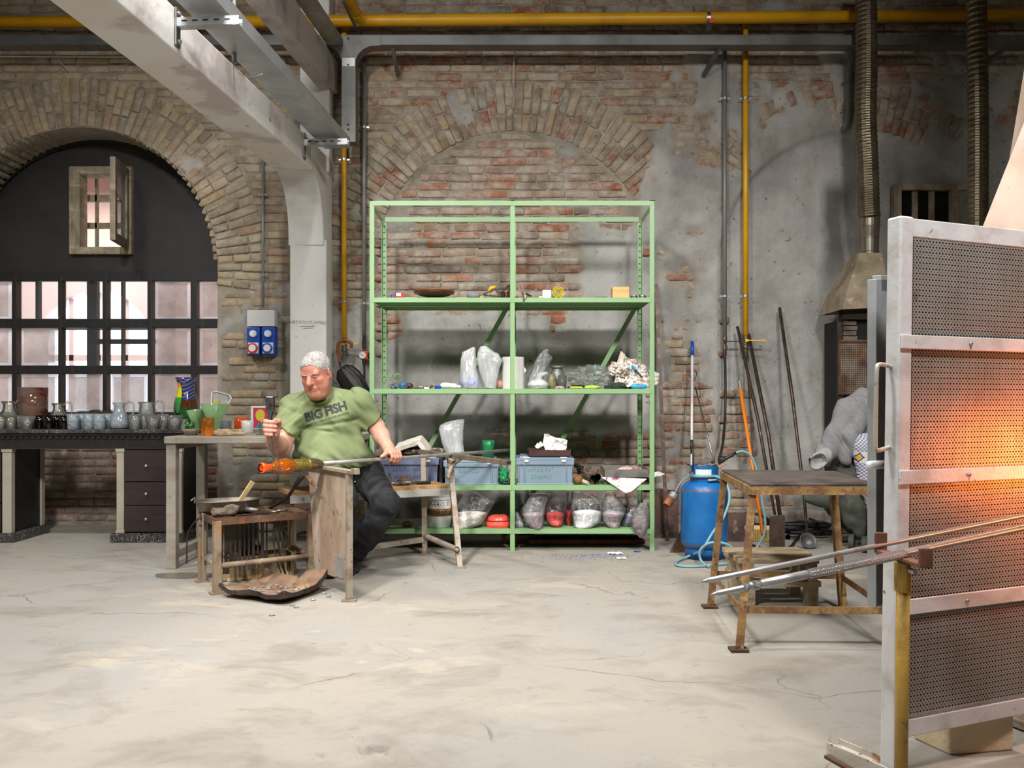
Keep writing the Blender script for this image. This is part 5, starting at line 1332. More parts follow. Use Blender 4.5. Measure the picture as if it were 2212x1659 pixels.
bag('clear bag of bright red powder in the middle of the bottom row', [(1139, 1202, 1206, .02, -.05), (1132, 1186, 1214, .1, -.03), (1122, 1176, 1219, .13), (1106, 1174, 1222, .13), (1090, 1178, 1226, .1), (1062, 1184, 1228, .08)], 6.24, 1107, PR, M_FILM, GB, 11)
bag('narrow clear bag of red powder squeezed beside the white one', [(1135, 1226, 1232, .02, -.03), (1128, 1219, 1238, .08), (1106, 1217, 1240, .09), (1085, 1222, 1238, .06), (1062, 1224, 1236, .04)], 6.3, 1106, powder('deep_red_powder', (196, 50, 44)), M_FILM, GB, 13)
bag('clear bag of pure white powder on the bottom shelf', [(1145, 1248, 1258, .02, -.06), (1136, 1240, 1280, .1, -.04), (1126, 1237, 1298, .14, -.01), (1106, 1234, 1302, .15), (1090, 1234, 1303, .1), (1078, 1236, 1292, .06), (1062, 1238, 1262, .04)], 6.2, 1106, powder('pure_white_powder', (240, 242, 240)), M_FILM, GB, 17)
bag('clear bag of pale mauve powder with a twisted top', [(1144, 1326, 1332, .02, -.05), (1136, 1312, 1336, .09, -.03), (1126, 1301, 1342, .13), (1110, 1298, 1350, .14), (1100, 1300, 1352, .11), (1085, 1302, 1344, .08), (1072, 1306, 1332, .05), (1064, 1312, 1326, .03)], 6.2, 1107, powder('pale_mauve_powder', (172, 150, 154)), M_FILMC, GB, 19)
bag('clear bag of grey-blue powder behind the drooping bag', [(1138, 1342, 1366, .1), (1128, 1340, 1370, .11), (1112, 1346, 1376, .1), (1095, 1356, 1384, .06), (1064, 1350, 1398, .05)], 6.26, 1112, PG, M_FILM, GB, 23, S4 + .002)
bag('drooping clear bag of mauve powder spilling over the shelf corner', [(1161, 1381, 1388, .012, -.02), (1150, 1372, 1394, .05, -.02), (1136, 1364, 1400, .08, -.01), (1120, 1362, 1402, .09), (1104, 1370, 1402, .06), (1086, 1382, 1398, .03)], 6.10, 1122, PM, M_FILMC, GB, 29)
# under the shelf
b = MB()
for k in range(26): b.box((sx(1148 + 9.2 * k, 6.45), 6.45, .03), (.004, .25, .03))
for k in range(4): b.box((sx(1265, 6.45), 6.34 + .075 * k, .03), (.86, .004, .03))
tag(b.build('rusty_grating', mat('red_rust', (110, 58, 42), .8, .1, [((70, 42, 34), 18, .5, .65)])), 'rusty metal grating lying on the floor under the shelving', 'grating')
b = MB(); b.box((sx(1120, 6.5), 6.5, .035), (.25, .12, .06)); tag(b.build('loose_brick', M_RUST, bevel=.006), 'dark loose brick on the floor under the shelving', 'brick')
# ================================================================== console table with glassware, left
def marble_mat():
 t = NT('black_marble'); p = t.pos()
 wv = t.node('TexNoise'); t.link(t.vec(p, 4), wv.inputs['Vector']); wv.inputs['Scale'].default_value = 1
 q = t.node('VectorMath', operation='ADD'); t.link(p, q.inputs[0]); t.link(t.vec(wv.outputs['Color'], .5), q.inputs[1])
 vo = t.node('TexVoronoi', feature='DISTANCE_TO_EDGE'); t.link(t.vec(q.outputs[0], 6), vo.inputs['Vector'])
 k = t.math('MULTIPLY', t.rng(vo.outputs['Distance'], .004, .03, 1, 0), t.rng(t.noise(p, 5, 3), .42, .6))
 c = t.mix(k, t.mix(t.rng(t.noise(p, 9, 4), .4, .7), C255(42, 41, 42), C255(74, 72, 70)), C255(188, 184, 178))
 return t.done(t.bsdf(c, .25, 0, .5))
M_MARB = marble_mat()
M_CREAM = mat('cream_paint', (164, 158, 142), .6, 0, [((148, 141, 125), 4, .45, .7)])
M_MAHO = mat('dark_mahogany', (52, 40, 38), .4, 0, [((38, 30, 30), (4, 4, 40), .45, .7)], bump=(60, .08))
YC = 6.5; ZT = .856
wt_ = thing('console_worktop', 'long black marble-topped console counter under the window', 'counter', (-3.6, 6.85, .71))
MB().box2((-4.66, YC - .03, .828), (-2.49, 6.99, ZT)).build('marble_slab', M_MARB, wt_, bevel=.004)
MB().box2((-4.66, YC - .012, .806), (-2.505, 6.98, .828)).build('moulding', M_BLKW, wt_, bevel=.005)
MB().box2((-4.66, YC, .712), (-2.515, 6.98, .806)).build('frieze', M_BLKW, wt_)
for k in range(38):
 MB().box2((-4.24 + k * .0455, YC - .012, .786), (-4.24 + k * .0455 + .031, YC, .805)).build('dentil', M_BLKW, wt_)
MB().box2((-4.66, YC - .008, .708), (-2.51, 6.98, .716)).build('lower_bead', M_MAHO, wt_)
dp_ = thing('drawer_pedestal', 'dark drawer pedestal with cream pilasters under the counter', 'cabinet', (-2.76, 6.85, 0))
MB().box2((-3.0, YC + .02, .07), (-2.53, 6.96, .712)).build('carcass', M_BLKW, dp_)
MB().box2((-3.045, YC - .02, 0), (-2.485, 6.93, .07)).build('plinth', M_MARB, dp_, bevel=.006)
for x in (-3.0, -2.56):
 b = MB(); b.box2((x, YC - .005, .07), (x + .055, YC + .03, .712)); b.box2((x - .006, YC - .011, .685), (x + .061, YC + .03, .712)); b.box2((x - .006, YC - .011, .07), (x + .061, YC + .03, .092)); b.build('pilaster', M_CREAM, dp_, bevel=.003)
for k, (a, c) in enumerate(((972, 1040), (1042, 1091), (1093, 1149))):
 za, zc = P(0, c, YC).z, P(0, a, YC).z
 MBd = MB().box2((-2.94, YC, za), (-2.565, YC + .03, zc)); dr = MBd.build('drawer', M_MAHO, dp_, bevel=.003)
 b = MB(); c_ = V(-2.77, YC, (za + zc) / 2); b.lathe([(.006, 0), (.006, .012), (.013, .018), (.011, .026), (0, .029)], c_, 14, Matrix.Rotation(math.pi / 2, 3, 'X')); b.build('knob', mat('satin_nickel', (196, 192, 180), .3, .9), dr, smooth=True)
lp_ = thing('black_pedestal', 'open black pedestal with cream pilasters at the left edge', 'cabinet', (-4.1, 6.8, 0))
MB().box2((-4.55, YC + .03, .07), (-3.815, 6.95, .712)).build('carcass', M_BLKW, lp_)
MB().box2((-4.6, YC - .02, 0), (-3.77, 6.98, .07)).build('plinth', M_MARB, lp_, bevel=.006)
for y in (YC, 6.92):
 b = MB(); b.box2((-3.87, y, .07), (-3.80, y + .05, .712)); b.box2((-3.876, y - .006, .685), (-3.794, y + .056, .712)); b.build('pilaster', M_CREAM, lp_, bevel=.003)
for za, zc in ((.09, .29), (.30, .46), (.47, .70)):
 dr = MB().box2((-4.55, YC + .005, za), (-3.885, YC + .03, zc)).build('drawer', M_MAHO, lp_, bevel=.003)
b = MB(); b.box2((P(430, 0, 7.05).x, 7.0, .07), (P(445, 0, 7.05).x, 7.06, .712)); tag(b.build('pilaster', M_CREAM, bevel=.003), 'cream pilaster standing in shade behind the pale table', 'pilaster')
# glassware builders
def tumbler(label, px, Y, rt, rb, h, m, group, z=ZT, wob=None, n=24):
 c = V((px - 1106) * Y / F, Y, z)
 b = MB(); b.lathe([(0, .0005), (rb * .97, .0005), (rb, .003), ((rb + rt) / 2, h * .5), (rt, h), (rt - .003, h), ((rb + rt) / 2 - .003, h * .5), (rb - .003, .007), (0, .007)], c, n, wob=wob)
 return tag(b.build('tumbler', m, smooth=True), label, 'glass', group)
def pitcher(label, px, Y, h, rb, rn, m, group, hs=1, flare=1.25):
 c = V((px - 1106) * Y / F, Y, ZT)
 root = thing('glass_pitcher', label, 'pitcher', c, group)
 o_ = [(rb * .8, .001), (rb, .012), (rb * 1.02, h * .22), (rb * .86, h * .45), (rn * 1.1, h * .72), (rn, h * .86), (rn * flare, h)]
 b = MB(); b.lathe([(0, .001)] + o_ + [(r_ - .003, z_) for r_, z_ in o_[::-1]][:-1] + [(0, .008)], c, 28, wob=lambda a, z: 1 + (.22 * max(0, math.cos(a - math.pi)) ** 6 if z > h * .9 else 0)); b.build('pitcher_body', m, root, smooth=True)
 b = MB(); b.tube(bez([c + V(hs * rn * 1.0, 0, h * .88), c + V(hs * (rn + .035), 0, h * 1.03), c + V(hs * (rn + .072), 0, h * .93), c + V(hs * (rn + .07), 0, h * .6), c + V(hs * (rb * .86 + .004), 0, h * .42)], 6), .0075, 8); b.build('handle', m, root, smooth=True)
 return root
G_CL = glass_mat('clear_smoky_glass', (248, 248, 242), .16, (242, 242, 232), 1.2)
G_DK = glass_mat('black_smoky_glass', (70, 66, 60), .3, (36, 33, 30), 1.3)
G_BL = glass_mat('blue_streaked_glass', (236, 242, 246), .6, (228, 234, 238), 1.4, [((172, 206, 228), (30, 30, 60), .5, .62, .6)])
G_FR = glass_mat('seedy_clear_glass', (246, 248, 244), .26, (240, 242, 236), 1.2, [((232, 234, 226), (70, 70, 70), .55, .65, .45)])
G_BR = glass_mat('brown_swirl_glass', (216, 184, 166), .42, (190, 156, 142), 1.2, [((112, 50, 32), (5, 5, 9), .45, .6, .85), ((200, 176, 164), (4, 4, 12), .6, .7, .5)])
pitcher('clear glass pitcher at the far left of the counter', 20, 6.8, .215, .088, .042, G_CL, 'pitchers on the counter')
pitcher('clear glass pitcher behind the black tumblers', 126, 6.82, .20, .075, .036, G_CL, 'pitchers on the counter')
pitcher('pale blue streaked glass pitcher in the middle of the counter', 258, 6.66, .205, .074, .036, G_BL, 'pitchers on the counter')
pitcher('clear wide-necked glass pitcher left of the tall vase', 318, 6.85, .21, .074, .056, G_FR, 'pitchers on the counter', flare=1.1)
b = MB(); c = V((72 - 1106) * 6.86 / F, 6.86, ZT); b.lathe([(0, .001), (.096, .001), (.1, .006), (.106, .16), (.108, .325), (.103, .325), (.101, .16), (.094, .012), (0, .012)], c, 40); tag(b.build('cylinder_vase', G_BR, smooth=True), 'tall brown swirled glass cylinder vase on the counter', 'vase')
for i, (px, Y) in enumerate(((2, 6.62), (24, 6.6), (40, 6.72))):
 tumbler(('greenish clear tumbler cut by the left edge', 'greenish clear tumbler before the first pitcher', 'greenish clear tumbler behind the wavy one')[i], px, Y, .043, .038, .105, G_CL, 'greenish tumblers')
tumbler('wavy-rimmed clear tumbler before the brown vase', 58, 6.58, .058, .034, .10, G_FR, 'wavy tumblers', wob=lambda a, z: 1 + (.12 * math.sin(4 * a) if z > .05 else 0), n=36)
for i, (px, Y) in enumerate(((86, 6.66), (105, 6.58), (122, 6.68), (138, 6.6))):
 tumbler(('leftmost of the four black tumblers', 'second black tumbler from the left', 'third black tumbler from the left', 'rightmost of the four black tumblers')[i], px, Y, .040, .037, .105, G_DK, 'black tumblers')
for i, (px, Y) in enumerate(((158, 6.58), (178, 6.7), (193, 6.62), (215, 6.58), (233, 6.7))):
 tumbler(('leftmost blue-white streaked tumbler', 'second blue-white streaked tumbler from the left', 'third blue-white streaked tumbler from the left', 'fourth blue-white streaked tumbler from the left', 'blue-white streaked tumbler half behind the blue pitcher')[i], px, Y, .045, .042, .118, G_BL, 'blue-white tumblers')
for i, (px, Y) in enumerate(((292, 6.62), (312, 6.7), (352, 6.68))):
 tumbler(('seedy clear tumbler right of the blue pitcher', 'seedy clear tumbler under the wide-necked pitcher', 'seedy clear tumbler left of the pinched one')[i], px, Y, .046, .042, .115, G_FR, 'seedy tumblers')
tumbler('wavy-rimmed clear tumbler under the wide-necked pitcher', 330, 6.57, .058, .036, .108, G_FR, 'wavy tumblers', wob=lambda a, z: 1 + (.10 * math.sin(4 * a + 1) if z > .05 else 0), n=36)
tumbler('pinched wavy clear tumbler at the right end of the counter', 377, 6.57, .062, .042, .108, G_FR, 'wavy tumblers', wob=lambda a, z: 1 + (.13 * math.sin(3 * a) if z > .06 else 0), n=36)
sdv, sdf_ = sdf_mesh(lambda p: smin(smin(smin(d_ell(p, ((178 - 1106) * 6.93 / F, 6.93, ZT + .06), (.085, .06, .075)), d_ell(p, ((206 - 1106) * 6.93 / F, 6.93, ZT + .07), (.09, .06, .08)), .03), d_ell(p, ((238 - 1106) * 6.93 / F, 6.93, ZT + .065), (.09, .06, .072)), .03), d_ell(p, ((264 - 1106) * 6.93 / F, 6.96, ZT + .05), (.09, .06, .06)), .03) + .014 * fbm(p * 22, 3), ((150 - 1106) * 6.93 / F, 6.85, ZT + .0), ((290 - 1106) * 6.93 / F, 7.1, ZT + .2), .008)
tag(mesh_obj('black_cloth', sdv, sdf_, mat('black_cloth', (30, 28, 27), .9, 0, [((52, 46, 40), 18, .5, .7)], bump=(60, .4)), smooth=True), 'bunched black cloth lying along the window sill', 'cloth')
# tall many-coloured vase
def vase_mat():
 t = NT('murrine_glass'); p = t.objco(); s = t.sep(p)
 ang = s[0]; z = s[2]; w = t.noise(p, 14, 3)
 zz = t.math('ADD', z, t.math('MULTIPLY', w, .09))
 c = t.mix(t.rng(zz, .20, .215), C255(24, 84, 34), C255(84, 42, 16))
 c = t.mix(t.rng(zz, .275, .285), c, C255(32, 50, 130))
 arcs = t.math('SINE', t.math('MULTIPLY', t.math('ADD', z, t.math('MULTIPLY', t.math('MULTIPLY', ang, ang), -9)), 210))
 c = t.mix(t.math('MULTIPLY', t.rng(arcs, .4, .7), t.rng(zz, .28, .29)), c, C255(120, 110, 50))
 ex = t.math('DIVIDE', t.math('ADD', ang, .036), .030); ez = t.math('DIVIDE', t.math('SUBTRACT', z, .24), .125)
 d = t.math('ADD', t.math('MULTIPLY', ex, ex), t.math('MULTIPLY', ez, ez))
 eye = t.mix(t.rng(z, .24, .25), C255(36, 140, 46), C255(206, 200, 16)); eye = t.mix(t.rng(z, .315, .322), eye, C255(226, 150, 26)); eye = t.mix(t.rng(z, .20, .205), C255(40, 120, 60), eye)
 c = t.mix(t.rng(d, .95, 1.05, 1, 0), c, eye)
 c = t.mix(t.math('MULTIPLY', t.rng(d, .95, 1.0), t.rng(d, 1.25, 1.35, 1, 0)), c, C255(10, 10, 8))
 return t.done(t.bsdf(c, .08, 0, .6, None, emit=None, coat=.6))
c = V((402 - 1106) * 6.8 / F, 6.8, ZT)
b = MB(); b.lathe([(0, .001), (.05, .001), (.066, .02), (.088, .09), (.094, .15), (.088, .21), (.07, .28), (.062, .32), (.066, .36), (.082, .405), (.079, .405), (.062, .36), (.058, .32), (0, .3)], c, 40); tag(b.build('tall_vase', vase_mat(), smooth=True), 'tall multicoloured glass vase with a yellow-green eye', 'vase')
# ================================================================== pale wooden table and its things
M_PALE = mat('grey_painted_wood', (154, 147, 135), .65, 0, [((134, 125, 112), (4, 4, 12), .42, .68), ((172, 166, 154), 6, .55, .72), ((120, 108, 92), 24, .66, .76)], bump=(50, .15))
ZB = .846
tb = thing('work_table', 'pale grey wooden table behind the seated man', 'table', (-1.6, 6.0, 0))
xl, xr = -2.212, -1.02; y0, y1 = 5.44, 6.62
MB().box2((xl, y0, ZB - .045), (xr, y1, ZB)).build('table_top', M_PALE, tb, bevel=.006)
for (x, y) in ((xl + .005, y0 + .02), (xl + .005, 5.98), (xr - .07, y0 + .7), (xr - .07, 6.2)):
 MB().box2((x, y, 0), (x + .062, y + .062, ZB - .045)).build('leg', M_PALE, tb, bevel=.004)
MB().box2((xl + .012, y0 + .08, .06), (xl + .06, 5.98, .115)).build('stretcher', M_PALE, tb, bevel=.004)
MB().box2((xl + .01, y0 + .03, ZB - .085), (xl + .05, y1 - .03, ZB - .045)).build('apron', M_PALE, tb)
def tx(px, Y): return (px - 1106) * Y / F
G_GRN = glass_mat('mint_green_glass', (220, 248, 210), .88, (196, 242, 178), 1.0, [((70, 120, 70), (90, 90, 90), .66, .72, .9)])
G_GR2 = glass_mat('mottled_green_glass', (150, 210, 140), .7, (110, 190, 90), 1.1, [((24, 104, 34), 40, .45, .6, .8), ((206, 226, 200), 34, .62, .7, .6)])
def flare(label, px, Y, rb, rt, h, m, tilt=0, wobk=.1, nm='flared_vase'):
 c = V(tx(px, Y), Y, ZB + (.02 if tilt else .0005)); R = Matrix.Rotation(tilt, 3, 'Y')
 b = MB(); b.lathe([(0, 0), (rb * .9, 0), (rb, .006), (rb + (rt - rb) * .3, h * .45), (rt, h), (rt - .003, h), (rb + (rt - rb) * .3 - .003, h * .45), (rb - .004, .01), (0, .01)], c, 36, R, wob=lambda a, z: 1 + wobk * (z / h) ** 2 * math.sin(4 * a))
 return tag(b.build(nm, m, smooth=True), label, 'vase')
flare('mint green flared vase tilted to the left', 431, 5.86, .034, .062, .15, G_GRN, -.14)
flare('larger mint green flared vase in the middle of the table', 462, 5.75, .036, .085, .19, G_GRN, .03)
flare('small mottled green cup at the table edge', 410, 5.76, .026, .036, .085, G_GR2, 0, 0, 'green_cup')
def fire_mat():
 t = NT('flame_glass'); p = t.objco(); z = t.sep(p)[2]
 k = t.rng(t.math('ADD', z, t.math('MULTIPLY', t.noise(p, (60, 60, 14), 3), -.11)), -.055, .005, 1, 0)
 tr = t.node('BsdfTransparent'); tr.inputs[0].default_value = C255(226, 226, 206)
 df = t.node('BsdfPrincipled'); t.link(t.mix(t.noise(p, 70, 2), C255(236, 84, 20), C255(246, 170, 60)), df.inputs['Base Color']); df.inputs['Roughness'].default_value = .1
 m = t.node('MixShader'); t.link(t.rng(k, 0, 1, .15, .85), m.inputs[0]); t.link(tr.outputs[0], m.inputs[1]); t.link(df.outputs[0], m.inputs[2])
 return t.done(m.outputs[0])
tumbler('tumbler with orange flame pattern on the table edge', 448.5, 5.56, .041, .041, .118, fire_mat(), None, ZB)
G_SKY = glass_mat('sky_sand_glass', (214, 222, 230), .5, (190, 200, 210), 1.1, [((226, 206, 160), (12, 12, 9), .5, .62, .7), ((120, 164, 214), (14, 14, 9), .58, .68, .7)])
tumbler('pale blue and sand tumbler on the table', 488, 6.05, .039, .036, .085, G_SKY, None, ZB)
tumbler('bright orange glass beaker on the table', 520, 6.25, .046, .045, .105, mat('orange_glass', (232, 84, 14), .12, 0, coat=.5), None, ZB)
tumbler('white crackled glass cup on the table', 534.5, 6.1, .043, .042, .088, mat('white_crackle', (222, 220, 214), .3, 0, [((180, 176, 168), 60, .6, .68)], coat=.3), None, ZB)
def stripe_mat():
 t = NT('striped_glass'); p = t.objco(); s = t.sep(p)
 k = t.math('SINE', t.math('MULTIPLY', t.math('ADD', s[0], t.math('MULTIPLY', s[2], 1.1)), 420))
 c = t.mix(t.rng(k, -.2, .3), C255(64, 48, 44), C255(214, 190, 172))
 return t.done(t.bsdf(c, .12, 0, .5, coat=.5))
b = MB(); b.lathe([(0, 0), (.03, 0), (.034, .004), (.046, .022), (.055, .04), (.052, .04), (.03, .008), (0, .008)], V(tx(413, 5.66), 5.66, ZB), 32, sx=1.1); tag(b.build('striped_bowl', stripe_mat(), smooth=True), 'small brown and white striped glass bowl', 'bowl')
sdv, sdf_ = sdf_mesh(lambda p: smin(d_cone(p, (tx(444, 5.6), 5.6, ZB + .014), (tx(470, 5.55), 5.55, ZB + .018), .014, .02), smin(d_cone(p, (tx(476, 5.55), 5.55, ZB + .02), (tx(520, 5.7), 5.7, ZB + .02), .022, .02), d_cone(p, (tx(478, 5.52), 5.52, ZB + .014), (tx(526, 5.62), 5.62, ZB + .012), .016, .012), .02), .012) + .012 * fbm(p * 30, 3), (tx(436, 5.6), 5.45, ZB + .0005), (tx(536, 5.6), 5.8, ZB + .08), .006)
tag(mesh_obj('canvas_rag', sdv, sdf_, mat('beige_canvas', (190, 166, 134), .9, 0, [((160, 134, 104), 14, .45, .65), ((96, 84, 70), 9, .66, .72)], bump=(80, .3)), smooth=True), 'rumpled beige canvas rag on the table edge', 'rag')
fd = thing('plastic_sleeve', 'clear plastic sleeve with a yellow print leaning in the green vase', 'sleeve', P(470, 905, 6.0))
cr = [(455, 900), (478, 905), (500, 860), (496, 853), (466, 845), (458, 848)]
b = MB(); pts = [P(x, y, 6.02 + (900 - y) * .0012) for x, y in cr]; b.add(pts, [tuple(range(6))]); b.build('sleeve_film', film_mat('sleeve_film', .5), fd, solid=.003)
b = MB()
for a, c in zip(cr, cr[1:] + cr[:1]): b.bar(P(a[0], a[1], 6.015 + (900 - a[1]) * .0012), P(c[0], c[1], 6.015 + (900 - c[1]) * .0012), .006, .013, up=(0, -1, 0));
b.build('sleeve_border', M_WHTPL, fd)
b = MB(); b.add([P(x, y, 6.01 + (900 - y) * .0012) for x, y in ((457, 876), (470, 881), (474, 863), (462, 861))], [(0, 1, 2, 3)]); b.build('print', mat('mustard_print', (176, 162, 30), .5, 0, [((214, 208, 190), 90, .56, .6)]), fd)
pc = thing('picture_card', 'pink picture card with a yellow and teal shape on the table', 'picture', P(560, 926, 6.2))
def card(px0, py0, px1, py1, y): return [P(px0, py1, y), P(px1, py1, y), P(px1, py0, y), P(px0, py0, y)]
b = MB(); q = card(542, 877, 586, 927, 6.2); b.add(q + [p + V(0, .006, 0) for p in q], [(0, 1, 2, 3), (7, 6, 5, 4), (0, 4, 5, 1), (1, 5, 6, 2), (2, 6, 7, 3), (3, 7, 4, 0)]); b.build('card_back', M_WHTPL, pc)
b = MB(); b.add(card(547, 881, 584, 924, 6.198), [(0, 1, 2, 3)]); b.build('pink_ground', mat('pink_print', (204, 54, 96), .5), pc)
b = MB(); b.lathe([(.034, -.002), (.034, .001), (0, .001)], P(562, 897, 6.196), 20, Matrix.Rotation(math.pi / 2, 3, 'X'), sy=1.25); b.build('yellow_shape', mat('yellow_print', (214, 196, 70), .5), pc)
b = MB(); b.add([P(552, 924, 6.196), P(572, 924, 6.196), P(570, 917, 6.196), P(560, 912, 6.196)], [(0, 1, 2, 3)]); b.build('teal_shape', mat('teal_print', (26, 150, 148), .5), pc)
hd = thing('steel_stand', 'small steel stand beside the raised fist', 'stand', P(566, 940, 5.7))
MB().box2(P(553, 941, 5.68), P(577, 936, 5.76)).build('base', M_STEEL, hd)
b = MB(); b.tube(bez([P(562, 936, 5.7), P(561, 920, 5.7), P(563, 910, 5.7), P(566, 914, 5.7), P(566, 936, 5.7)], 5), .004, 6); b.build('wire_loop', M_STEEL, hd)
b = MB(); b.box2((tx(392, 6.62), 6.6, ZT), (tx(402, 6.62), 6.66, ZT + .075)); tag(b.build('grey_block', mat('grey_card', (150, 146, 138), .7), bevel=.003), 'small grey block at the right end of the marble counter', 'block')
# ================================================================== rusty tool table
tt = thing('tool_table', 'low rusty steel tool table in front of the man', 'table', (-1.5, 5.06, 0))
ZTT = .405
tf = [V(-1.64, 4.76, 0), V(-1.19, 5.07, 0), V(-1.387, 5.40, 0), V(-1.838, 5.08, 0)]   # FL FR BR BL
cen = sum(tf, Vector()) / 4
cor = [cen + (p - cen) * 1.06 for p in tf]
b = MB(); b.hexa([c + V(0, 0, ZTT - .006) for c in cor] + [c + V(0, 0, ZTT) for c in cor]); b.build('table_plate', M_RUST, tt)
for i in range(4):
 a, c = cor[i], cor[(i + 1) % 4]
 MB().bar(a + V(0, 0, ZTT - .004), c + V(0, 0, ZTT - .004), .006, .04).build('edge_angle', M_RUST, tt)
M_RUSTO = mat('rust_streaked_steel', (146, 128, 106), .7, .2, [((164, 112, 64), 7, .54, .66), ((110, 96, 82), 10, .5, .65), ((186, 182, 172), 9, .66, .72)], bump=(50, .3))
for i, p in enumerate(tf):
 b = MB(); b.box(p + V(0, 0, ZTT / 2), (.042, .042, ZTT), .6); lg = b.build('leg', M_RUSTO, tt, bevel=.003)
 MB().box(p + V(0, 0, .005), (.075, .06, .01), .6).build('foot_plate', M_RUSTO, lg)
for (a, c, rr) in ((0, 1, .016), (0, 3, .014), (1, 2, .014)):
 b = MB(); b.tube([tf[a] + V(0, 0, .155), tf[c] + V(0, 0, .155)], rr, 10); b.build('stretcher', M_RUSTO, tt, smooth=True)
b = MB(); b.tube(bez([tf[0].lerp(tf[3], .5) + V(0, 0, ZTT), tf[0].lerp(tf[3], .75) + V(-.04, 0, ZTT - .02), tf[3] + V(-.09, .02, ZTT - .12), tf[3] + V(-.1, .02, ZTT - .3)], 5), .005, 6); b.build('hook_wire', M_IRON, tt)
# iron bars hanging under the table
rr_ = random.Random(5)
hp_ = tf[0].lerp(tf[1], .08); hq = tf[0].lerp(tf[1], .56)
for k in range(11):
 s = k / 10; p = hp_.lerp(hq, s) + V(-.06, .12, 0); ln = rr_.uniform(.22, .31); w = rr_.uniform(.008, .02)
 tool = thing('iron_tool', ('first', 'second', 'third', 'fourth', 'fifth', 'sixth', 'seventh', 'eighth', 'ninth', 'tenth', 'eleventh')[k] + ' dark iron tool from the left hanging under the rusty table', 'tool', p + V(0, 0, ZTT - ln), 'iron tools hanging under the rusty table')
 b = MB(); b.box(p + V(0, 0, ZTT - .006 - ln / 2), (w, .006, ln), .5); b.build('shank', M_IRON, tool)
 if k % 2: MB().box(p + V(0, 0, ZTT - .01 - ln), (w * 1.9, .007, .05), .5).build('blade', M_IRON, tool)
for k, (dx, ln) in enumerate(((.62, .30), (.665, .32))):
 p = tf[0].lerp(tf[1], dx) + V(-.02, .05, 0)
 tg = thing('hanging_tweezers', ('left', 'right')[k] + ' of the two long tongs hanging from the rusty table', 'tongs', p + V(0, 0, .06), 'tongs hanging from the rusty table')
 for s in (-1, 1):
  b = MB(); b.tube(bez([p + V(0, 0, ZTT - .01), p + V(.012 * s, 0, ZTT - .12), p + V(.018 * s + .02, 0, ZTT - .25), p + V(.012 * s + .05, 0, ZTT - .25 - .1 * (1 + k * .2))], 4), [.006] * 6 + [.004] * 7, 6); b.build('prong', M_IRON, tg)
b = MB(); q = tf[0].lerp(tf[3], .45) + V(-.03, -.03, 0); b.tube([q + V(0, 0, ZTT + .02), q + V(.004, 0, ZTT - .3)], .0055, 6); b.lathe([(.009, 0), (.009, .008)], q + V(0, 0, ZTT + .02), 8); tag(b.build('steel_pin', M_ZINC), 'bright steel pin hanging at the left corner of the rusty table', 'pin')
# wooden crate and dark bucket below
cb = thing('wooden_box', 'small pale wooden box on the floor under the rusty table', 'box', (-1.56, 5.25, 0))
for (dx, dy, sx_, sy_) in ((0, -.085, .4, .018), (0, .085, .4, .018), (-.2, 0, .018, .17), (.2, 0, .018, .17)):
 MB().box((-1.56 + dx * .82, 5.25 + dy + dx * .5, .075), (sx_, sy_, .13), .55).build('side_board', M_WOODP if dy > 0 else mat('grimy_wood', (168, 146, 108), .8, 0, [((110, 96, 72), 14, .45, .65)]), cb)
MB().box((-1.56, 5.25, .012), (.4, .17, .02), .55).build('bottom_board', M_WOODP, cb)
b = MB(); b.lathe([(.0, 0), (.085, 0), (.1, .27), (.095, .27), (.08, .01), (0, .01)], (-1.66, 5.24, .145), 24); tag(b.build('dark_pail', M_IRON, smooth=False), 'dark iron pail standing in the wooden box', 'pail')
b = MB(); b.lathe([(.0, 0), (.05, 0), (.056, .1), (.03, .14), (.03, .17), (0, .17)], FL(545, 1243) + V(0, .1, 0), 18); tag(b.build('black_can', M_BLKR, smooth=True), 'black can on the floor behind the hanging tongs', 'can')
# on the tool table
bs = thing('oval_basin', 'grey oval metal basin on the rusty table', 'basin', P(487, 1105, 5.12))
c = V(-1.69, 5.1, ZTT); Rb = Matrix.Rotation(.55, 3, 'Z')
M_TIN = mat('dull_tin', (126, 120, 110), .45, .7, [((96, 88, 78), 8, .45, .65)])
b = MB(); b.lathe([(0, .0), (.12, .0), (.155, .03), (.165, .075), (.171, .078), (.171, .082), (.162, .08), (.15, .035), (.118, .006), (0, .006)], c, 36, Rb, sx=1.12, sy=.72); b.build('basin_body', M_TIN, bs, smooth=True)
b = MB(); b.lathe([(0, .0), (.155, .0)], c + V(0, 0, .045), 30, Rb, sx=1.08, sy=.68); b.build('water', mat('murky_water', (76, 70, 58), .08), bs)
b = MB(); b.tube([c + Rb @ V(-.19, 0, .07), c + Rb @ V(-.19, 0, .105), c + Rb @ V(-.21, 0, .085)], .006, 6); b.build('lug', M_TIN, bs)
b = MB(); b.bar(c + Rb @ V(.06, .03, .04), P(546, 1040, 5.18), .026, .012, up=(1, -1, 0)); tag(b.build('wooden_paddle', M_WOODP), 'flat wooden paddle standing in the oval basin', 'paddle')
sdv, sdf_ = sdf_mesh(lambda p: smin(d_ell(p, (-1.665, 4.93, ZTT + .025), (.075, .05, .03)), d_ell(p, (-1.63, 4.99, ZTT + .045), (.04, .03, .02)), .03) + .02 * fbm(p * 35, 3), (-1.8, 4.85, ZTT + .001), (-1.52, 5.08, ZTT + .09), .006)
tag(mesh_obj('felt_rag', sdv, sdf_, mat('grey_felt', (104, 92, 78), .95, 0, [((76, 66, 56), 20, .45, .65)], bump=(90, .6)), smooth=True), 'grey felt rag beside the oval basin', 'rag')
def tt_pt(s, t, z=.0): return cor[0].lerp(cor[1], s).lerp(cor[3].lerp(cor[2], s), t) + V(0, 0, ZTT + z)
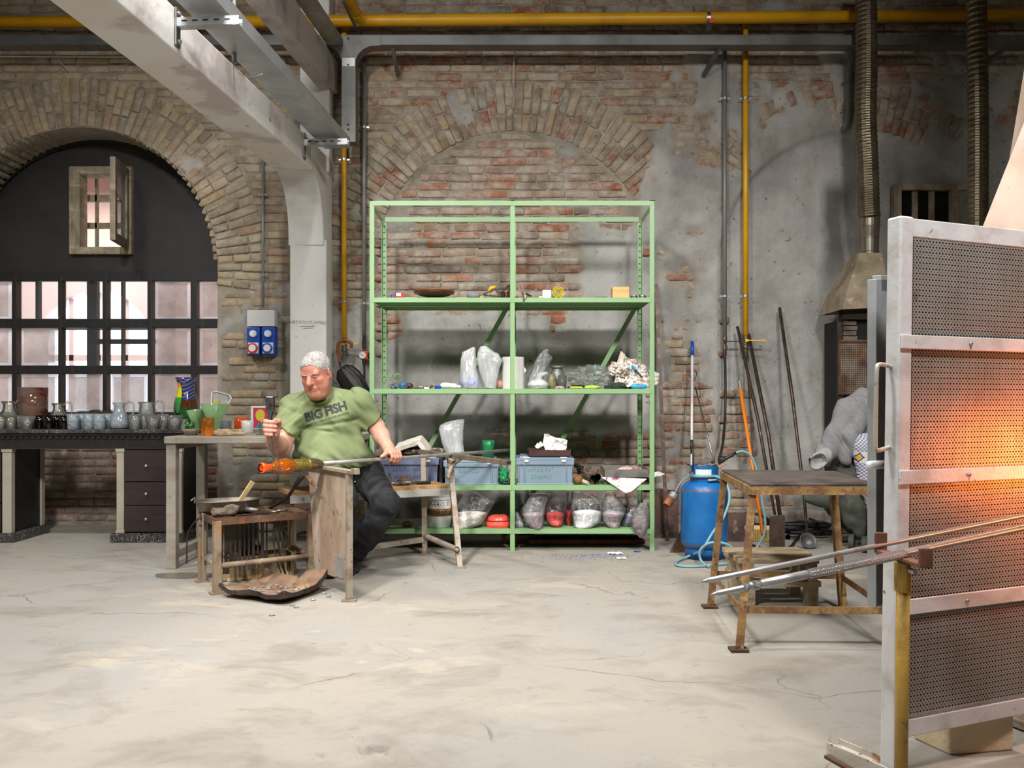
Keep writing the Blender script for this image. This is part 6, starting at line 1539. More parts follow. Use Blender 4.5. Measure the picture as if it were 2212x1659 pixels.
mt = thing('mallet_tool', 'grey-handled spatula tool on the rusty table', 'tool', tt_pt(.4, .4))
b = MB(); b.tube([tt_pt(.36, .62, .03), tt_pt(.5, .42, .022)], [.018, .013], 10); b.build('handle', M_GALVD, mt, smooth=True)
b = MB(); b.bar(tt_pt(.5, .42, .018), tt_pt(.66, .22, .006), .05, .005); b.build('blade', M_IRON, mt)
for i, (s0, t0, s1, t1, lab) in enumerate(((.12, .12, .5, .3, 'long dark file on the front of the rusty table'), (.2, .1, .3, .3, 'short dark chisel on the front of the rusty table'), (.06, .25, .2, .16, 'small dark scraper at the corner of the rusty table'))):
 b = MB(); b.bar(tt_pt(s0, t0, .006), tt_pt(s1, t1, .009), .02, .008); tag(b.build('flat_tool', M_IRON), lab, 'tool')
sp = thing('steel_pincers', 'bright steel pincers with oval loops on the rusty table', 'pincers', tt_pt(.72, .45))
for k in (0, 1):
 c = tt_pt(.66 + .12 * k, .45 + .1 * k, .007); b = MB()
 b.tube([c + Matrix.Rotation(.6, 3, 'Z') @ V(math.cos(a) * .034, math.sin(a) * .014, 0) for a in np.linspace(0, 2 * math.pi, 16)], .0045, 6, cap=False); b.build('loop_handle', M_ZINC, sp, smooth=True)
b = MB(); b.bar(tt_pt(.72, .5, .006), tt_pt(.84, .34, .006), .012, .006); b.build('jaw', M_STEEL, sp)
# ================================================================== glassblower's bench
gb = thing('glassblower_bench', "glassblower's bench with board side, rails and wooden seat", 'bench', (-.75, 5.4, 0))
M_BOARD = mat('scorched_board', (164, 144, 124), .75, .1, [((152, 130, 112), (9, 9, 5), .46, .66), ((190, 176, 160), (5, 5, 2), .5, .7), ((92, 76, 66), (34, 34, 16), .62, .7), ((150, 110, 78), (9, 9, 4), .68, .75)], bump=(50, .2))
M_BGREY = mat('rusty_grey_tube', (158, 148, 134), .6, .3, [((132, 112, 90), 12, .5, .65), ((146, 92, 50), 30, .64, .72)], bump=(60, .2))
f0 = V(-.868, 4.585, 0); r0 = V(-1.195, 5.06, 0)
dn = (r0 - f0).normalized(); nn = V(dn.y, -dn.x, 0); nn = nn if nn.y < 0 else -nn
q = [f0 + dn * .0 + V(0, 0, .098), f0 + dn * .50 + V(0, 0, .085), r0 + dn * .03 + V(0, 0, .685), f0 + V(0, 0, .685)]
b = MB(); b.hexa([q[0], q[1], q[1] - nn * .016, q[0] - nn * .016, q[3], q[2], q[2] - nn * .016, q[3] - nn * .016]); pn = b.build('side_board', M_BOARD, gb, bevel=.003)
pp = f0 + dn * .09 + nn * .003
b = MB(); b.box(pp + V(0, 0, .165) + dn * .05, (.004, .095, .12), math.atan2(dn.y, dn.x) - math.pi / 2); pt = b.build('patch_plate', M_GALV, pn)
b = MB()
for s in (.015, .085):
 for zz in (.112, .218): b.box(pp + dn * s + V(0, 0, zz) + nn * .003, (.007, .007, .007))
b.build('rivet', M_ZINC, pn)
lf = MB().box(f0 + nn * .004 + V(0, 0, .345), (.032, .032, .69), math.atan2(dn.y, dn.x)).build('leg', M_BGREY, gb, bevel=.003)
MB().box(f0 + nn * .004 + V(0, 0, .006), (.075, .05, .012)).build('foot_plate', M_BGREY, lf)
lr = MB().box(f0 + dn * .44 + V(0, 0, .05), (.034, .034, .1), math.atan2(dn.y, dn.x)).build('leg', M_BGREY, gb)
MB().bar(f0 - dn * .07 + V(0, 0, .694), f0 + dn * 1.12 + V(0, 0, .694), .05, .018).build('rail', M_BGREY, gb, bevel=.002)
b = MB(); b.box(f0 - dn * .07 + V(0, 0, .70), (.05, .03, .03), math.atan2(dn.y, dn.x)); b.build('rail_stop', M_BGREY, gb, bevel=.002)
ra, rb_ = V(-.02, 5.27, .692), V(-.645, 6.03, .716)
rl = MB().bar(ra, rb_, .042, .03).build('rail', mat('brown_grey_rail', (122, 108, 92), .65, .3, [((96, 84, 70), 14, .45, .65)]), gb, bevel=.002)
d2 = (rb_ - ra).normalized()
MB().bar(ra - d2 * .001, ra + d2 * .004, .026, .016).build('tube_mouth', M_DARK, rl)
for (a, c) in ((V(-.335, 5.50, 0), V(-.425, 5.86, .68)), (V(-.606, 5.96, 0), V(-.618, 5.98, .70))):
 lg = MB().bar(a, c, .036, .036).build('leg', M_BGREY, gb, bevel=.003)
 MB().box(a + V(0, 0, .006), (.07, .055, .012)).build('foot_plate', M_BGREY, lg)
b = MB(); b.tube(bez([P(969, 1034, 5.72), P(972, 1018, 5.74), P(982, 1000, 5.78), P(998, 989, 5.82), P(1012, 986, 5.8)], 5), .016, 10); b.build('curved_brace', M_BGREY, gb, smooth=True)
# seat plank with metal edge
sl, sr = V(-1.40, 5.40, .50), V(-.435, 5.90, .50)
sd = (sr - sl).normalized(); su = V(-sd.y, sd.x, 0)
b = MB(); b.hexa([sl + V(0, 0, -.028), sr + V(0, 0, -.028), sr + su * .34 + V(0, 0, -.028), sl + su * .34 + V(0, 0, -.028), sl, sr, sr + su * .34, sl + su * .34]); b.build('seat_plank', mat('bench_wood', (176, 136, 92), .65, 0, [((140, 100, 62), (8, 8, 30), .42, .66), ((198, 164, 120), 9, .56, .7), ((84, 62, 44), 20, .66, .74)], bump=(40, .15)), gb, bevel=.003)
b = MB(); b.hexa([sl - su * .006 + V(0, 0, -.075), sr - su * .006 + V(0, 0, -.075), sr + su * .0 + V(0, 0, -.075), sl + V(0, 0, -.075), sl - su * .006 + V(0, 0, -.026), sr - su * .006 + V(0, 0, -.026), sr + V(0, 0, -.026), sl + V(0, 0, -.026)]); b.build('seat_edge', mat('white_grey_steel', (176, 174, 168), .5, .3, [((150, 120, 90), 26, .64, .72)]), gb)
MB().bar(P(918, 1165, 5.96), P(784, 1184, 5.72), .03, .034).build('stretcher', M_BGREY, gb)
b = MB(); b.tube([V(-.606, 5.96, .135), V(-.355, 5.52, .115)], .019, 12, cap=False); b.tube([V(-.606, 5.96, .135), V(-.345, 5.50, .113)], .013, 12); b.build('stretcher', M_BGREY, gb, smooth=True)
MB().box2((-1.035, 5.72, 0), (-.985, 5.77, .47)).build('leg', M_BGREY, gb)
# tools on the seat
def seat_pt(s, t, z=0): return sl.lerp(sr, s) + su * t + V(0, 0, z)
tool_specs = [('long steel shears lying on the bench seat', .62, .07, .80, .05, .012, M_STEEL, 'shears'), ('dark pliers lying at the front of the bench seat', .64, .03, .74, .02, .012, M_IRON, 'pliers'), ('brown-handled file lying across the bench seat', .66, .14, .84, .10, .009, M_RUST, 'file')]
for lab, s0, t0, s1, t1, rr, m, cat in tool_specs:
 r_ = thing(cat.replace('pliers', 'flat_pliers'), lab, cat, seat_pt(s0, t0))
 b = MB(); b.tube([seat_pt(s0, t0, .014), seat_pt((s0 + s1) / 2, (t0 + t1) / 2, .016)], [rr * .6, rr], 8); b.build('handle', m, r_, smooth=True)
 b = MB(); b.tube([seat_pt((s0 + s1) / 2, (t0 + t1) / 2, .016), seat_pt(s1, t1, .013)], [rr * 1.1, rr * .7], 8); b.build('blade', M_STEEL if m is not M_IRON else M_IRON, r_, smooth=True)
b = MB(); b.box(seat_pt(.85, .07, .011), (.1, .05, .02), .5); tag(b.build('black_phone', M_BLKR, bevel=.005), 'small glossy black case at the end of the bench seat', 'case')
b = MB(); b.bar(seat_pt(.67, .18, 0), seat_pt(.67, .19, .075), .016, .012); tag(b.build('upright_wedge', M_RUST), 'small brown wedge standing on the bench seat', 'wedge')
b = MB(); crumple(b, seat_pt(.78, .22, .018), (.05, .03, .02), 77, .3, 3, flat=.501); tag(b.build('brown_rag', M_RUST, smooth=True), 'small brown rag at the back of the bench seat', 'rag')
# ================================================================== blowpipe with the hot vessel
PD = V(.705, .895, 0).normalized(); PC0 = V(-1.037, 4.905, .7175)
bp = thing('blowpipe', 'steel blowpipe with a glowing amber glass vessel on its end', 'blowpipe', PC0)
k_ = 1.139
b = MB(); b.tube([PC0 + PD * (-.075 * k_), PC0 + PD * .25, PC0 + PD * .75, PC0 + PD * 1.0, PC0 + PD * 1.68], [.012, .0115, .0105, .0105, .0105], 14); b.build('pipe_tube', mat('blowpipe_steel', (176, 172, 168), .35, .55, [((138, 126, 116), 14, .5, .7)]), bp, smooth=True)
prof = [(102, 40), (106, 49), (125, 48), (150, 38), (190, 31), (215, 36), (245, 56), (280, 70), (330, 74), (375, 68), (398, 55), (408, 53), (420, 60), (470, 63), (525, 63), (533, 58), (541, 64), (590, 62), (640, 50), (672, 34), (694, 14)]
Rg = Matrix((PD.cross(V(0, 0, 1)).normalized(), V(0, 0, 1), PD)).transposed()
if Rg.determinant() < 0: Rg = Matrix((-PD.cross(V(0, 0, 1)).normalized(), V(0, 0, 1), PD)).transposed()
def zt(zx):  # zoom px -> distance along the pipe
 px = 540 + zx / 4.366; a = (px - 1106) / F
 t = (a * PC0.y - PC0.x) / (PD.x - a * PD.y); return t
def gl_mat(name, c1, tint, body, em, es):
 t = NT(name); p = t.pos()
 g = t.node('BsdfPrincipled'); g.inputs['Base Color'].default_value = C255(*c1); g.inputs['Roughness'].default_value = .05
 if em: g.inputs['Emission Color'].default_value = C255(*em); g.inputs['Emission Strength'].default_value = es
 g.inputs['Coat Weight'].default_value = .8
 tr = t.node('BsdfTransparent'); tr.inputs[0].default_value = C255(*tint)
 m = t.node('MixShader'); m.inputs[0].default_value = body; t.link(tr.outputs[0], m.inputs[1]); t.link(g.outputs[0], m.inputs[2])
 gs = t.node('BsdfGlossy'); gs.inputs['Roughness'].default_value = .03
 fr = t.node('Fresnel'); fr.inputs[0].default_value = 1.6
 m2 = t.node('MixShader'); t.link(fr.outputs[0], m2.inputs[0]); t.link(m.outputs[0], m2.inputs[1]); t.link(gs.outputs[0], m2.inputs[2])
 return t.done(m2.outputs[0])
segs = [('glowing_mouth', 0, 5, gl_mat('hot_orange_glass', (226, 84, 24), (255, 130, 50), .6, (255, 88, 16), .6)),
  ('amber_body', 4, 12, gl_mat('amber_glass', (206, 110, 20), (255, 190, 80), .34, (255, 120, 20), .25)),
  ('olive_section', 11, 17, gl_mat('olive_glass', (182, 166, 76), (240, 228, 150), .22, None, 0)),
  ('smoky_shoulder', 16, 21, gl_mat('smoky_glass', (120, 102, 74), (214, 204, 160), .35, None, 0))]
for nm, i0, i1, m in segs:
 b = MB(); b.lathe([(rz / 4.366 * 4.66 / F, zt(zx)) for zx, rz in prof[i0:i1]], PC0, 28, Rg); b.f = [f for f in b.f if len(f) == 4]; b.mi = [0] * len(b.f)
 b.build(nm, m, bp, smooth=True)
# gas torch under the vessel
gt = thing('gas_torch', 'gas torch with black hose under the hot vessel', 'torch', P(655, 1045, 4.95))
b = MB(); b.tube([P(664, 1030, 4.88), P(674, 1043, 4.85), P(680, 1048, 4.84)], [.012, .011, .009], 10); b.build('burner_grip', mat('cork_grip', (140, 104, 74), .8), gt, smooth=True)
b = MB(); b.tube([P(680, 1048, 4.84), P(686, 1055, 4.83)], .004, 8); b.build('burner_nozzle', M_ZINC, gt)
b = MB(); b.tube(bez([P(662, 1028, 4.88), P(652, 1030, 4.9), P(644, 1040, 4.95), P(636, 1052, 5.0)], 5), [.008] * 5 + [.016] * 8 + [.012] * 3, 10); b.build('torch_body', M_IRON, gt, smooth=True)
b = MB(); b.tube(bez([P(636, 1052, 5.0), P(622, 1072, 5.05), P(600, 1088, 5.2), P(578, 1100, 5.35), P(556, 1118, 5.45), P(556, 1160, 5.5), P(565, 1200, 5.5), P(590, 1206, 5.5), P(640, 1195, 5.55), P(690, 1203, 5.5)], 8), .0105, 10); b.build('hose', M_BLKR, gt, smooth=True)
hc = thing('floor_hose', 'black hose looping on the floor behind the rusty table', 'hose', FL(640, 1195))
b = MB(); b.tube(bez([FL(612, 1205) + V(0, 0, .03), FL(612, 1175) + V(0, 0, .1), P(625, 1155, 5.7), P(660, 1150, 5.7), P(690, 1152, 5.8), FL(700, 1196) + V(0, 0, .02), FL(640, 1194) + V(0, 0, .011), FL(590, 1204) + V(0, 0, .011)], 8), .0105, 10); b.build('hose_run', M_BLKR, hc, smooth=True)
# ================================================================== rusty sheet on the floor
c4 = [FL(474, 1290), FL(614, 1310), FL(712, 1274), FL(575, 1262)]   # left, front, right, back
rs_ = thing('rusty_sheet', 'curled rusty sheet-metal pan with glass shards on the floor', 'metal sheet', sum(c4, Vector()) / 4)
def rsf(u, v):
 p = c4[0].lerp(c4[1], u).lerp(c4[3].lerp(c4[2], u), v)
 e = max(0, (abs(v - .5) - .33) / .17); e2 = max(0, (abs(u - .5) - .36) / .14)
 z = .014 + .05 * e ** 1.5 * (1.1 if v > .5 else .6) + .03 * e2 ** 1.5 + .016 * mnoise.noise(V(u * 3.1, v * 3.1, 4)) + .006 * mnoise.noise(V(u * 9, v * 9, 1))
 z += .045 * max(0, 1 - ((u - .85) ** 2 + (v - 1) ** 2) * 8)
 return V(p.x, p.y, max(z, .004))
b = MB(); b.grid(rsf, 36, 26); b.build('pan', mat('brown_rust', (138, 112, 90), .7, .15, [((104, 78, 62), 8, .44, .64), ((184, 152, 122), 6, .5, .64), ((150, 84, 44), 20, .6, .7), ((58, 46, 40), 12, .64, .72)], bump=(40, .4)), rs_, smooth=True, solid=.004)
b = MB()
edge = [rsf(i / 30, 0) for i in range(31)] + [rsf(1, i / 20) for i in range(1, 21)]
for a, c in zip(edge[:-1], edge[1:]): b.bar(a + V(0, 0, -.002), c + V(0, 0, -.002), .007, .022)
b.build('folded_rim', M_IRON, rs_)
b = MB()
for k in range(46):
 u, v = .15 + .7 * random.random(), .15 + .6 * random.random(); p = rsf(u, v)
 crumple(b, p + V(0, 0, .008), (random.uniform(.005, .015), random.uniform(.004, .009), .006), k, .9, 3.5, 6, 4)
o_ = b.build('glass_shards', glass_mat('shard_glass', (240, 244, 242), .55, (240, 242, 240), 2.0), rs_); o_['kind'] = 'stuff'
b = MB()
for k, (px, py) in enumerate(((710, 1290), (676, 1297), (588, 1330), (700, 1283), (632, 1309), (640, 1313))):
 crumple(b, FL(px, py) + V(0, 0, .006), (.016, .012, .006), k + 9, .5, 2.5, 7, 5, flat=.0005)
tag(b.build('floor_shards', glass_mat('shard_glass', (232, 238, 236), .25, (226, 230, 228), 2.0)), 'loose clear glass chips on the floor by the rusty pan', 'glass chips', kind='stuff')
b = MB(); pts = []
for k in range(28):
 a = 2 * math.pi * k / 28; rr = 1 + .25 * mnoise.noise(V(math.cos(a) * 1.5, math.sin(a) * 1.5, 7))
 c = FL(395, 1243); pts.append(c + V(math.cos(a) * .19 * rr + .02, math.sin(a) * .10 * rr, .0015))
b.add(pts, [tuple(range(28))]); tag(b.build('puddle', mat('wet_floor', (112, 104, 90), .4, 0, spec=.4)), 'dark wet patch on the floor at the table foot', 'puddle', kind='stuff')
# ================================================================== the seated glassmaker
def A(v): return np.array(v, float)
def rot(ax, deg):
 return np.array(Matrix.Rotation(math.radians(deg), 3, ax))
HC = A(P(684, 808, 5.27))
HR = rot('Z', -14) @ rot('X', 17) @ rot('Y', -7)
neckb = A(P(693, 862, 5.40))
shL, shR = A(P(772, 869, 5.43)), A(P(638, 884, 5.34))
elL, elR = A(P(812, 922, 5.50)), A(P(607, 968, 5.20))
wrL, wrR = A(P(839, 968, 5.335)), A(P(588, 947, 4.97))
# left hand closes over the pipe
_a = (847 - 1106) / F
_t = (_a * PC0.y - PC0.x) / (PD.x - _a * PD.y)
HP = A(PC0 + PD * _t); pd = A(PD); nf = A((.786, -.619, 0)); up = A((0, 0, 1))
def lh(a, b_, c): return HP + pd * a + nf * b_ + up * c
JC = A(P(588, 925, 4.86))          # where the right fist grips the jacks
def rh(a, b_, c): return JC + A((a, b_, c))
def head_local(p):
 return (p - HC) @ HR
def head_sdf(q, fine=True):
 d = d_ell(q, (0, .018, .042), (.078, .098, .088))
 d = smin(d, d_ell(q, (0, -.028, -.02), (.071, .072, .092)), .03)
 d = smin(d, d_ell(q, (0, -.045, .045), (.064, .05, .05)), .03)
 for s in (-1, 1):
  d = smin(d, d_ell(q, (s * .042, -.038, -.068), (.036, .048, .046)), .03)     # jowls
  d = smin(d, d_ell(q, (s * .043, -.070, -.022), (.024, .022, .02)), .022)       # cheekbones
 d = smin(d, d_ell(q, (0, -.078, -.102), (.032, .026, .026)), .025)                 # chin
 d = smin(d, d_ell(q, (0, -.036, -.122), (.058, .052, .034)), .035)                 # double chin
 d = smin(d, d_cone(q, (-.046, -.082, .021), (.046, -.082, .021), .014, .014), .016)  # brow
 for s in (-1, 1):
  d = smax(d, -d_ell(q, (s * .033, -.106, .001), (.022, .0185, .0135)), .010)   # sockets
  d = smin(d, d_ell(q, (s * .033, -.0815, .0), (.0165, .0155, .0125)), .003)     # lids
  d = smin(d, d_cone(q, (s * .020, -.0945, -.0165), (s * .044, -.085, -.0135), .0045, .004), .007)  # bags under the eyes
 d = smin(d, d_cone(q, (0, -.090, .018), (0, -.123, -.031), .0100, .0180), .012)   # nose
 for s in (-1, 1):
  d = smin(d, d_ell(q, (s * .0155, -.108, -.034), (.0095, .013, .009)), .006)
  d = smax(d, -d_ell(q, (s * .008, -.118, -.0445), (.0045, .006, .004)), .003)
 d = smin(d, d_ell(q, (0, -.088, -.064), (.034, .02, .022)), .02)
 d = smin(d, d_cone(q, (-.020, -.100, -.066), (.020, -.100, -.066), .0048, .0048), .006)
 d = smin(d, d_cone(q, (-.018, -.099, -.077), (.018, -.099, -.077), .0062, .0062), .006)
 if fine:
  d = smax(d, -d_chain(q, MOUTH, [.0012] + [.0019] * 7 + [.0012]), .004)
  for s in (0, 1):
   d = smax(d, -d_chain(q, LIDS[s], [.0012] * 6), .002)
   d = smax(d, -d_chain(q, FOLDS[s], [.003, .0045, .0045, .003]), .008)
 for k in range(3):
  zz = .055 + .010 * k
  d = d + .0012 * np.exp(-((q[:, 2] - zz - .004 * np.cos(q[:, 0] * 40)) / .0022) ** 2) * (q[:, 1] < -.05) * sst(.055 - np.abs(q[:, 0]), 0, .02)
 for s in (-1, 1):
  Re = rot('Z', s * 22)
  e = smax(d_ell(q, (s * .082, .012, -.008), (.010, .024, .037), Re), -d_ell(q, (s * .092, .008, -.006), (.007, .013, .022), Re), .006)
  e = smin(e, d_ell(q, (s * .08, .004, -.032), (.009, .011, .013)), .008)
  d = smin(d, e, .006)
 return d
def on_face(x, z, out=0.0):
 """point of the bare face under (x, z), stood off by out"""
 y = np.linspace(-.16, -.03, 260); q = np.stack([0 * y + x, y, 0 * y + z], 1)
 k = np.argmax(head_sdf(q, False) < 0); return A((x, y[k] - out, z))
MOUTH = [on_face(x, -.0715 - .005 * (x / .032) ** 2) for x in np.linspace(-.031, .031, 9)]
LIDS = [[on_face(s * x, -.0045 - .003 * ((x - .033) / .016) ** 2) for x in np.linspace(.017, .049, 6)] for s in (-1, 1)]
FOLDS = [[on_face(s * x, z) for x, z in ((.022, -.034), (.031, -.05), (.037, -.066), (.037, -.088))] for s in (-1, 1)]
def hands_arms(p):
 d = d_chain(p, [shL, elL, wrL], [.062, .055, .036], .02)
 d = smin(d, d_ell(p, (elL * .55 + wrL * .45), (.05, .055, .055)), .03)
 d = smin(d, near(p, HP, .20, left_hand), .018)
 a = d_chain(p, [shR, elR, wrR], [.065, .058, .038], .02)
 a = smin(a, d_ell(p, elR * .6 + wrR * .4, (.055, .06, .052)), .03)
 a = smin(a, near(p, JC, .20, right_hand), .018)
 return np.minimum(d, a)
def left_hand(p):
 h = d_ell(p, lh(-.002, -.006, .036), (.046, .040, .024), np.stack([pd, nf, up], 1))
 h = smin(h, d_cone(p, wrL, lh(0, -.02, .045), .034, .03), .03)
 for i, s in enumerate((.036, .013, -.010, -.031)):
  r0 = (.0112, .0118, .0115, .0102)[i]; L = (0.93, 1.0, .98, .82)[i]
  pts = [lh(s * .9, .004, .046), lh(s, .026, .034), lh(s * 1.02, .026 + .011 * L, .034 - .026 * L), lh(s * 1.0, .026, .034 - .050 * L), lh(s * .98, .012, .034 - .062 * L)]
  h = smin(h, d_chain(p, pts, [r0 * 1.05, r0 * 1.1, r0, r0 * .92, r0 * .8], .004), .006)
 th = [lh(-.034, -.01, .038), lh(-.058, .006, .034), lh(-.080, .012, .024), lh(-.100, .012, .017)]
 h = smin(h, d_chain(p, th, [.016, .0145, .0125, .0095], .004), .010)
 return h
def right_hand(p):
 g = d_ell(p, rh(-.006, .028, -.002), (.040, .024, .050))
 g = smin(g, d_cone(p, wrR, rh(-.004, .03, -.03), .036, .034), .03)
 for i, z in enumerate((.038, .014, -.011, -.034)):
  r0 = (.0115, .0122, .0120, .0105)[i]; w = (.94, 1, .98, .86)[i]
  pts = [rh(-.034 * w, .030, z), rh(-.043 * w, .004, z + .002), rh(-.030 * w, -.024, z), rh(.002, -.034, z - .003), rh(.026 * w, -.022, z - .005)]
  g = smin(g, d_chain(p, pts, [r0 * 1.1, r0 * 1.12, r0 * 1.1, r0, r0 * .85], .004), .0055)
 th = [rh(.016, .030, .008), rh(.036, .014, .026), rh(.038, -.008, .040), rh(.024, -.026, .050)]
 g = smin(g, d_chain(p, th, [.018, .0155, .0135, .010], .004), .010)
 return g
def near(p, c, r, fn):
 """evaluate fn only close to c; elsewhere a safe distance"""
 dc = np.linalg.norm(p - c, axis=1)
 out = dc - r * .8; m = dc < r
 if m.any(): out[m] = fn(p[m])
 return out
def body_sdf(p):
 d = near(p, HC, .30, lambda x: head_sdf(head_local(x)))
 d = smin(d, d_cone(p, HC + HR @ A((0, .02, -.06)), neckb, .062, .075), .03)
 d = smin(d, d_ell(p, (shL + shR) / 2 + A((0, .06, -.05)), (.19, .08, .08)), .05)   # torso under the shirt
 d = smin(d, d_ell(p, A(P(708, 960, 5.47)), (.17, .12, .2)), .08)
 return smin(d, hands_arms(p), .012)
lo = A((-1.60, 4.74, .60)); hi = A((-.55, 5.75, 1.44))
bv, bf = sdf_mesh(body_sdf, lo, hi, .0039)
# skin tone by body region, plus shade painted into the eyelid crease
q = head_local(bv)
face = 1 - sst(np.linalg.norm(q, axis=1), .17, .21)
base = A(C255(200, 152, 132)[:3]); fcol = A(C255(186, 126, 106)[:3])
colr = base + (fcol - base) * face[:, None]
def tint(mask, c):
 global colr
 colr = colr + (A(C255(*c)[:3]) - colr) * mask[:, None]
g3 = lambda c, r: np.exp(-((q - A(c)) ** 2).sum(1) / r ** 2)
tint(.65 * g3((0, -.125, -.03), .022), (196, 100, 84)); tint(.45 * (g3((.045, -.08, -.03), .026) + g3((-.045, -.08, -.03), .026)), (198, 100, 84))
tint(.5 * (g3((.033, -.095, -.012), .018) + g3((-.033, -.095, -.012), .018)), (150, 92, 84))
lip = np.exp(-((q[:, 2] + .071) / .009) ** 2 - (q[:, 0] / .024) ** 4) * (q[:, 1] < -.085)
tint(.5 * lip, (170, 92, 84))
lid = np.exp(-((q[:, 2] + .003) / .0018) ** 2) * np.exp(-((np.abs(q[:, 0]) - .033) / .014) ** 4) * (q[:, 1] < -.07)
tint(.8 * lid, (70, 44, 40))  # dark line painted along the eyelid crease as its shade
hand = 1 - sst(np.minimum(np.linalg.norm(bv - HP, axis=1), np.linalg.norm(bv - JC, axis=1)), .07, .12)
tint(.35 * hand, (206, 130, 110))
def skin_mat():
 t = NT('skin'); p = t.pos()
 c = t.attr('col')['Color']
 c = t.mix(t.rng(t.noise(p, 60, 4, .6), .45, .7, 0, .28), c, C255(186, 104, 86))
 c = t.mix(t.rng(t.noise(p, 24, 3), .5, .7, 0, .25), c, C255(224, 176, 152))
 return t.done(t.bsdf(c, .48, 0, .4, t.noise(p, 220, 3), .12, .002, sub=.05))
MAN = mesh_obj('person', bv, bf, skin_mat(), smooth=True, attr={'col': colr}, origin=(-1.06, 5.5, 0))
tag(MAN, 'seated man in a green t-shirt holding steel jacks and a blowpipe', 'person')
# hair, brows
def hair_sdf(p):
 q = head_local(p)
 d = d_ell(q, (0, .018, .045), (.082, .103, .092))
 d = smin(d, d_ell(q, (0, -.038, .058), (.066, .052, .047)), .03)
 line = np.interp(q[:, 1], [-.12, -.09, -.075, -.045, -.02, .0, .02, .05, .12], [.083, .078, .064, .036, -.008, -.026, -.012, -.045, -.06])
 line = line + .012 * (np.abs(q[:, 0]) > .05) * (q[:, 1] < -.05) * -1 + .004 * vnoise(q * 90) + .006 * vnoise(q * 30)
 d = smax(d, (line - q[:, 2]) * .8, .008)
 sw = q @ rot('Z', 35)
 st = A((1, 1, 1))
 n = fbm(np.stack([q[:, 0] * 22, q[:, 1] * 120 + q[:, 0] * 40, q[:, 2] * 120], 1), 3)
 return d + .0034 * n - .002
hv, hf = sdf_mesh(hair_sdf, HC - .16, HC + .17, .0029)
def hair_mat():
 t = NT('grey_hair'); p = t.objco()
 n = t.noise(p, (60, 160, 160), 5, .7, .5)
 c = t.mix(t.rng(n, .35, .7), C255(136, 132, 128), C255(216, 213, 210))
 c = t.mix(t.rng(t.noise(p, 26, 3), .55, .72, 0, .7), c, C255(92, 84, 78))
 return t.done(t.bsdf(c, .55, 0, .35, n, .8, .006))
mesh_obj('hair', hv, hf, hair_mat(), MAN, smooth=True)
for s in (-1, 1):
 def br(p, s=s):
  q = head_local(p)
  return d_chain(q, [on_face(s * x, z, -.001) for x, z in ((.013, .0165), (.024, .0215), (.036, .0235), (.050, .0185))], [.0030, .0040, .0042, .0026]) + .0018 * vnoise(q * 320)
 c_ = HC + HR @ A((s * .034, -.09, .02))
 ev, ef = sdf_mesh(br, c_ - .035, c_ + .035, .0016, 6)
 mesh_obj('eyebrow', ev, ef, mat('grey_brow', (176, 160, 150), .8), MAN, smooth=True)
# ---- t-shirt
slL = A(P(806, 913, 5.49)); slR = A(P(611, 940, 5.25))
def shirt_sdf(p):
 d = d_ell(p, A(P(706, 905, 5.44)), (.205, .135, .165))
 d = smin(d, d_ell(p, A(P(712, 962, 5.415)), (.212, .172, .19)), .07)
 d = smin(d, d_ell(p, A(P(716, 984, 5.40)), (.215, .165, .125)), .06)
 d = smin(d, d_ell(p, A(P(772, 992, 5.56)), (.12, .14, .085)), .06)
 d = smin(d, d_cone(p, neckb + A((0, .0, -.005)), shL, .085, .085), .05)
 d = smin(d, d_cone(p, neckb + A((0, .0, -.005)), shR, .085, .085), .05)
 d = smin(d, d_cone(p, (shL + neckb) / 2 + A((.0, -.01, -.06)), A(P(730, 905, 5.33)), .09, .08), .06)
 for (sh, sl, el, r0, r1) in ((shL, slL, elL, .088, .083), (shR, slR, elR, .090, .092)):
  e = d_cone(p, sh, sl + (sl - sh) * .3, r0, r1)
  n = (sl - sh) / np.linalg.norm(sl - sh)
  e = smax(e, (p - sl) @ n, .006)
  d = smin(d, e, .035)
 w1 = sst(p[:, 2], .70, .98)
 f1 = (1 - 2 * np.abs(vnoise(np.stack([p[:, 0] * 5 + 3, p[:, 1] * 5, p[:, 2] * 19 + p[:, 0] * 8], 1)))) * .014
 f2 = vnoise(np.stack([(p[:, 0] + p[:, 2]) * 26, p[:, 1] * 6, (p[:, 0] - p[:, 2]) * 5], 1)) * .014
 f3 = vnoise(np.stack([(p[:, 0] - p[:, 2]) * 30, p[:, 1] * 6, (p[:, 0] + p[:, 2]) * 6], 1)) * .014
 cr = A(P(706, 912, 5.26))
 ua = p[:, 0] - cr[0]; uz = p[:, 2] - (.925 + .16 * ua + .18 * ua * ua)
 c1 = np.exp(-(uz / .012) ** 2) * (1 - sst(np.abs(ua), .10, .20)) * (p[:, 1] < 5.42)
 uz2 = p[:, 2] - (.885 - .10 * ua); c2 = np.exp(-(uz2 / .010) ** 2) * (1 - sst(np.abs(ua + .06), .06, .13)) * (p[:, 1] < 5.42)
 lowr = 1 - sst(p[:, 2], .66, .80)
 return d + f1 * (1 - .5 * w1) * .6 + (f2 * sst(p[:, 0], -1.2, -.95) + f3 * (1 - sst(p[:, 0], -1.35, -1.12))) * 1.1 + .011 * c1 + .009 * c2
def shirt_cut(p):
 d = shirt_sdf(p)
 hem = .635 + .02 * vnoise(p * 6)
 return smax(d, hem - p[:, 2], .01)
sv, sf = sdf_mesh(shirt_cut, (-1.56, 5.1, .56), (-.72, 5.8, 1.22), .006)
M_SHIRT = mat('olive_green_cotton', (130, 142, 102), .9, 0, [((121, 133, 94), 5, .4, .7), ((139, 151, 111), 9, .56, .72)], bump=(300, .12, .002), spec=.2)
SHIRT = mesh_obj('t_shirt', sv, sf, M_SHIRT, MAN, smooth=True)
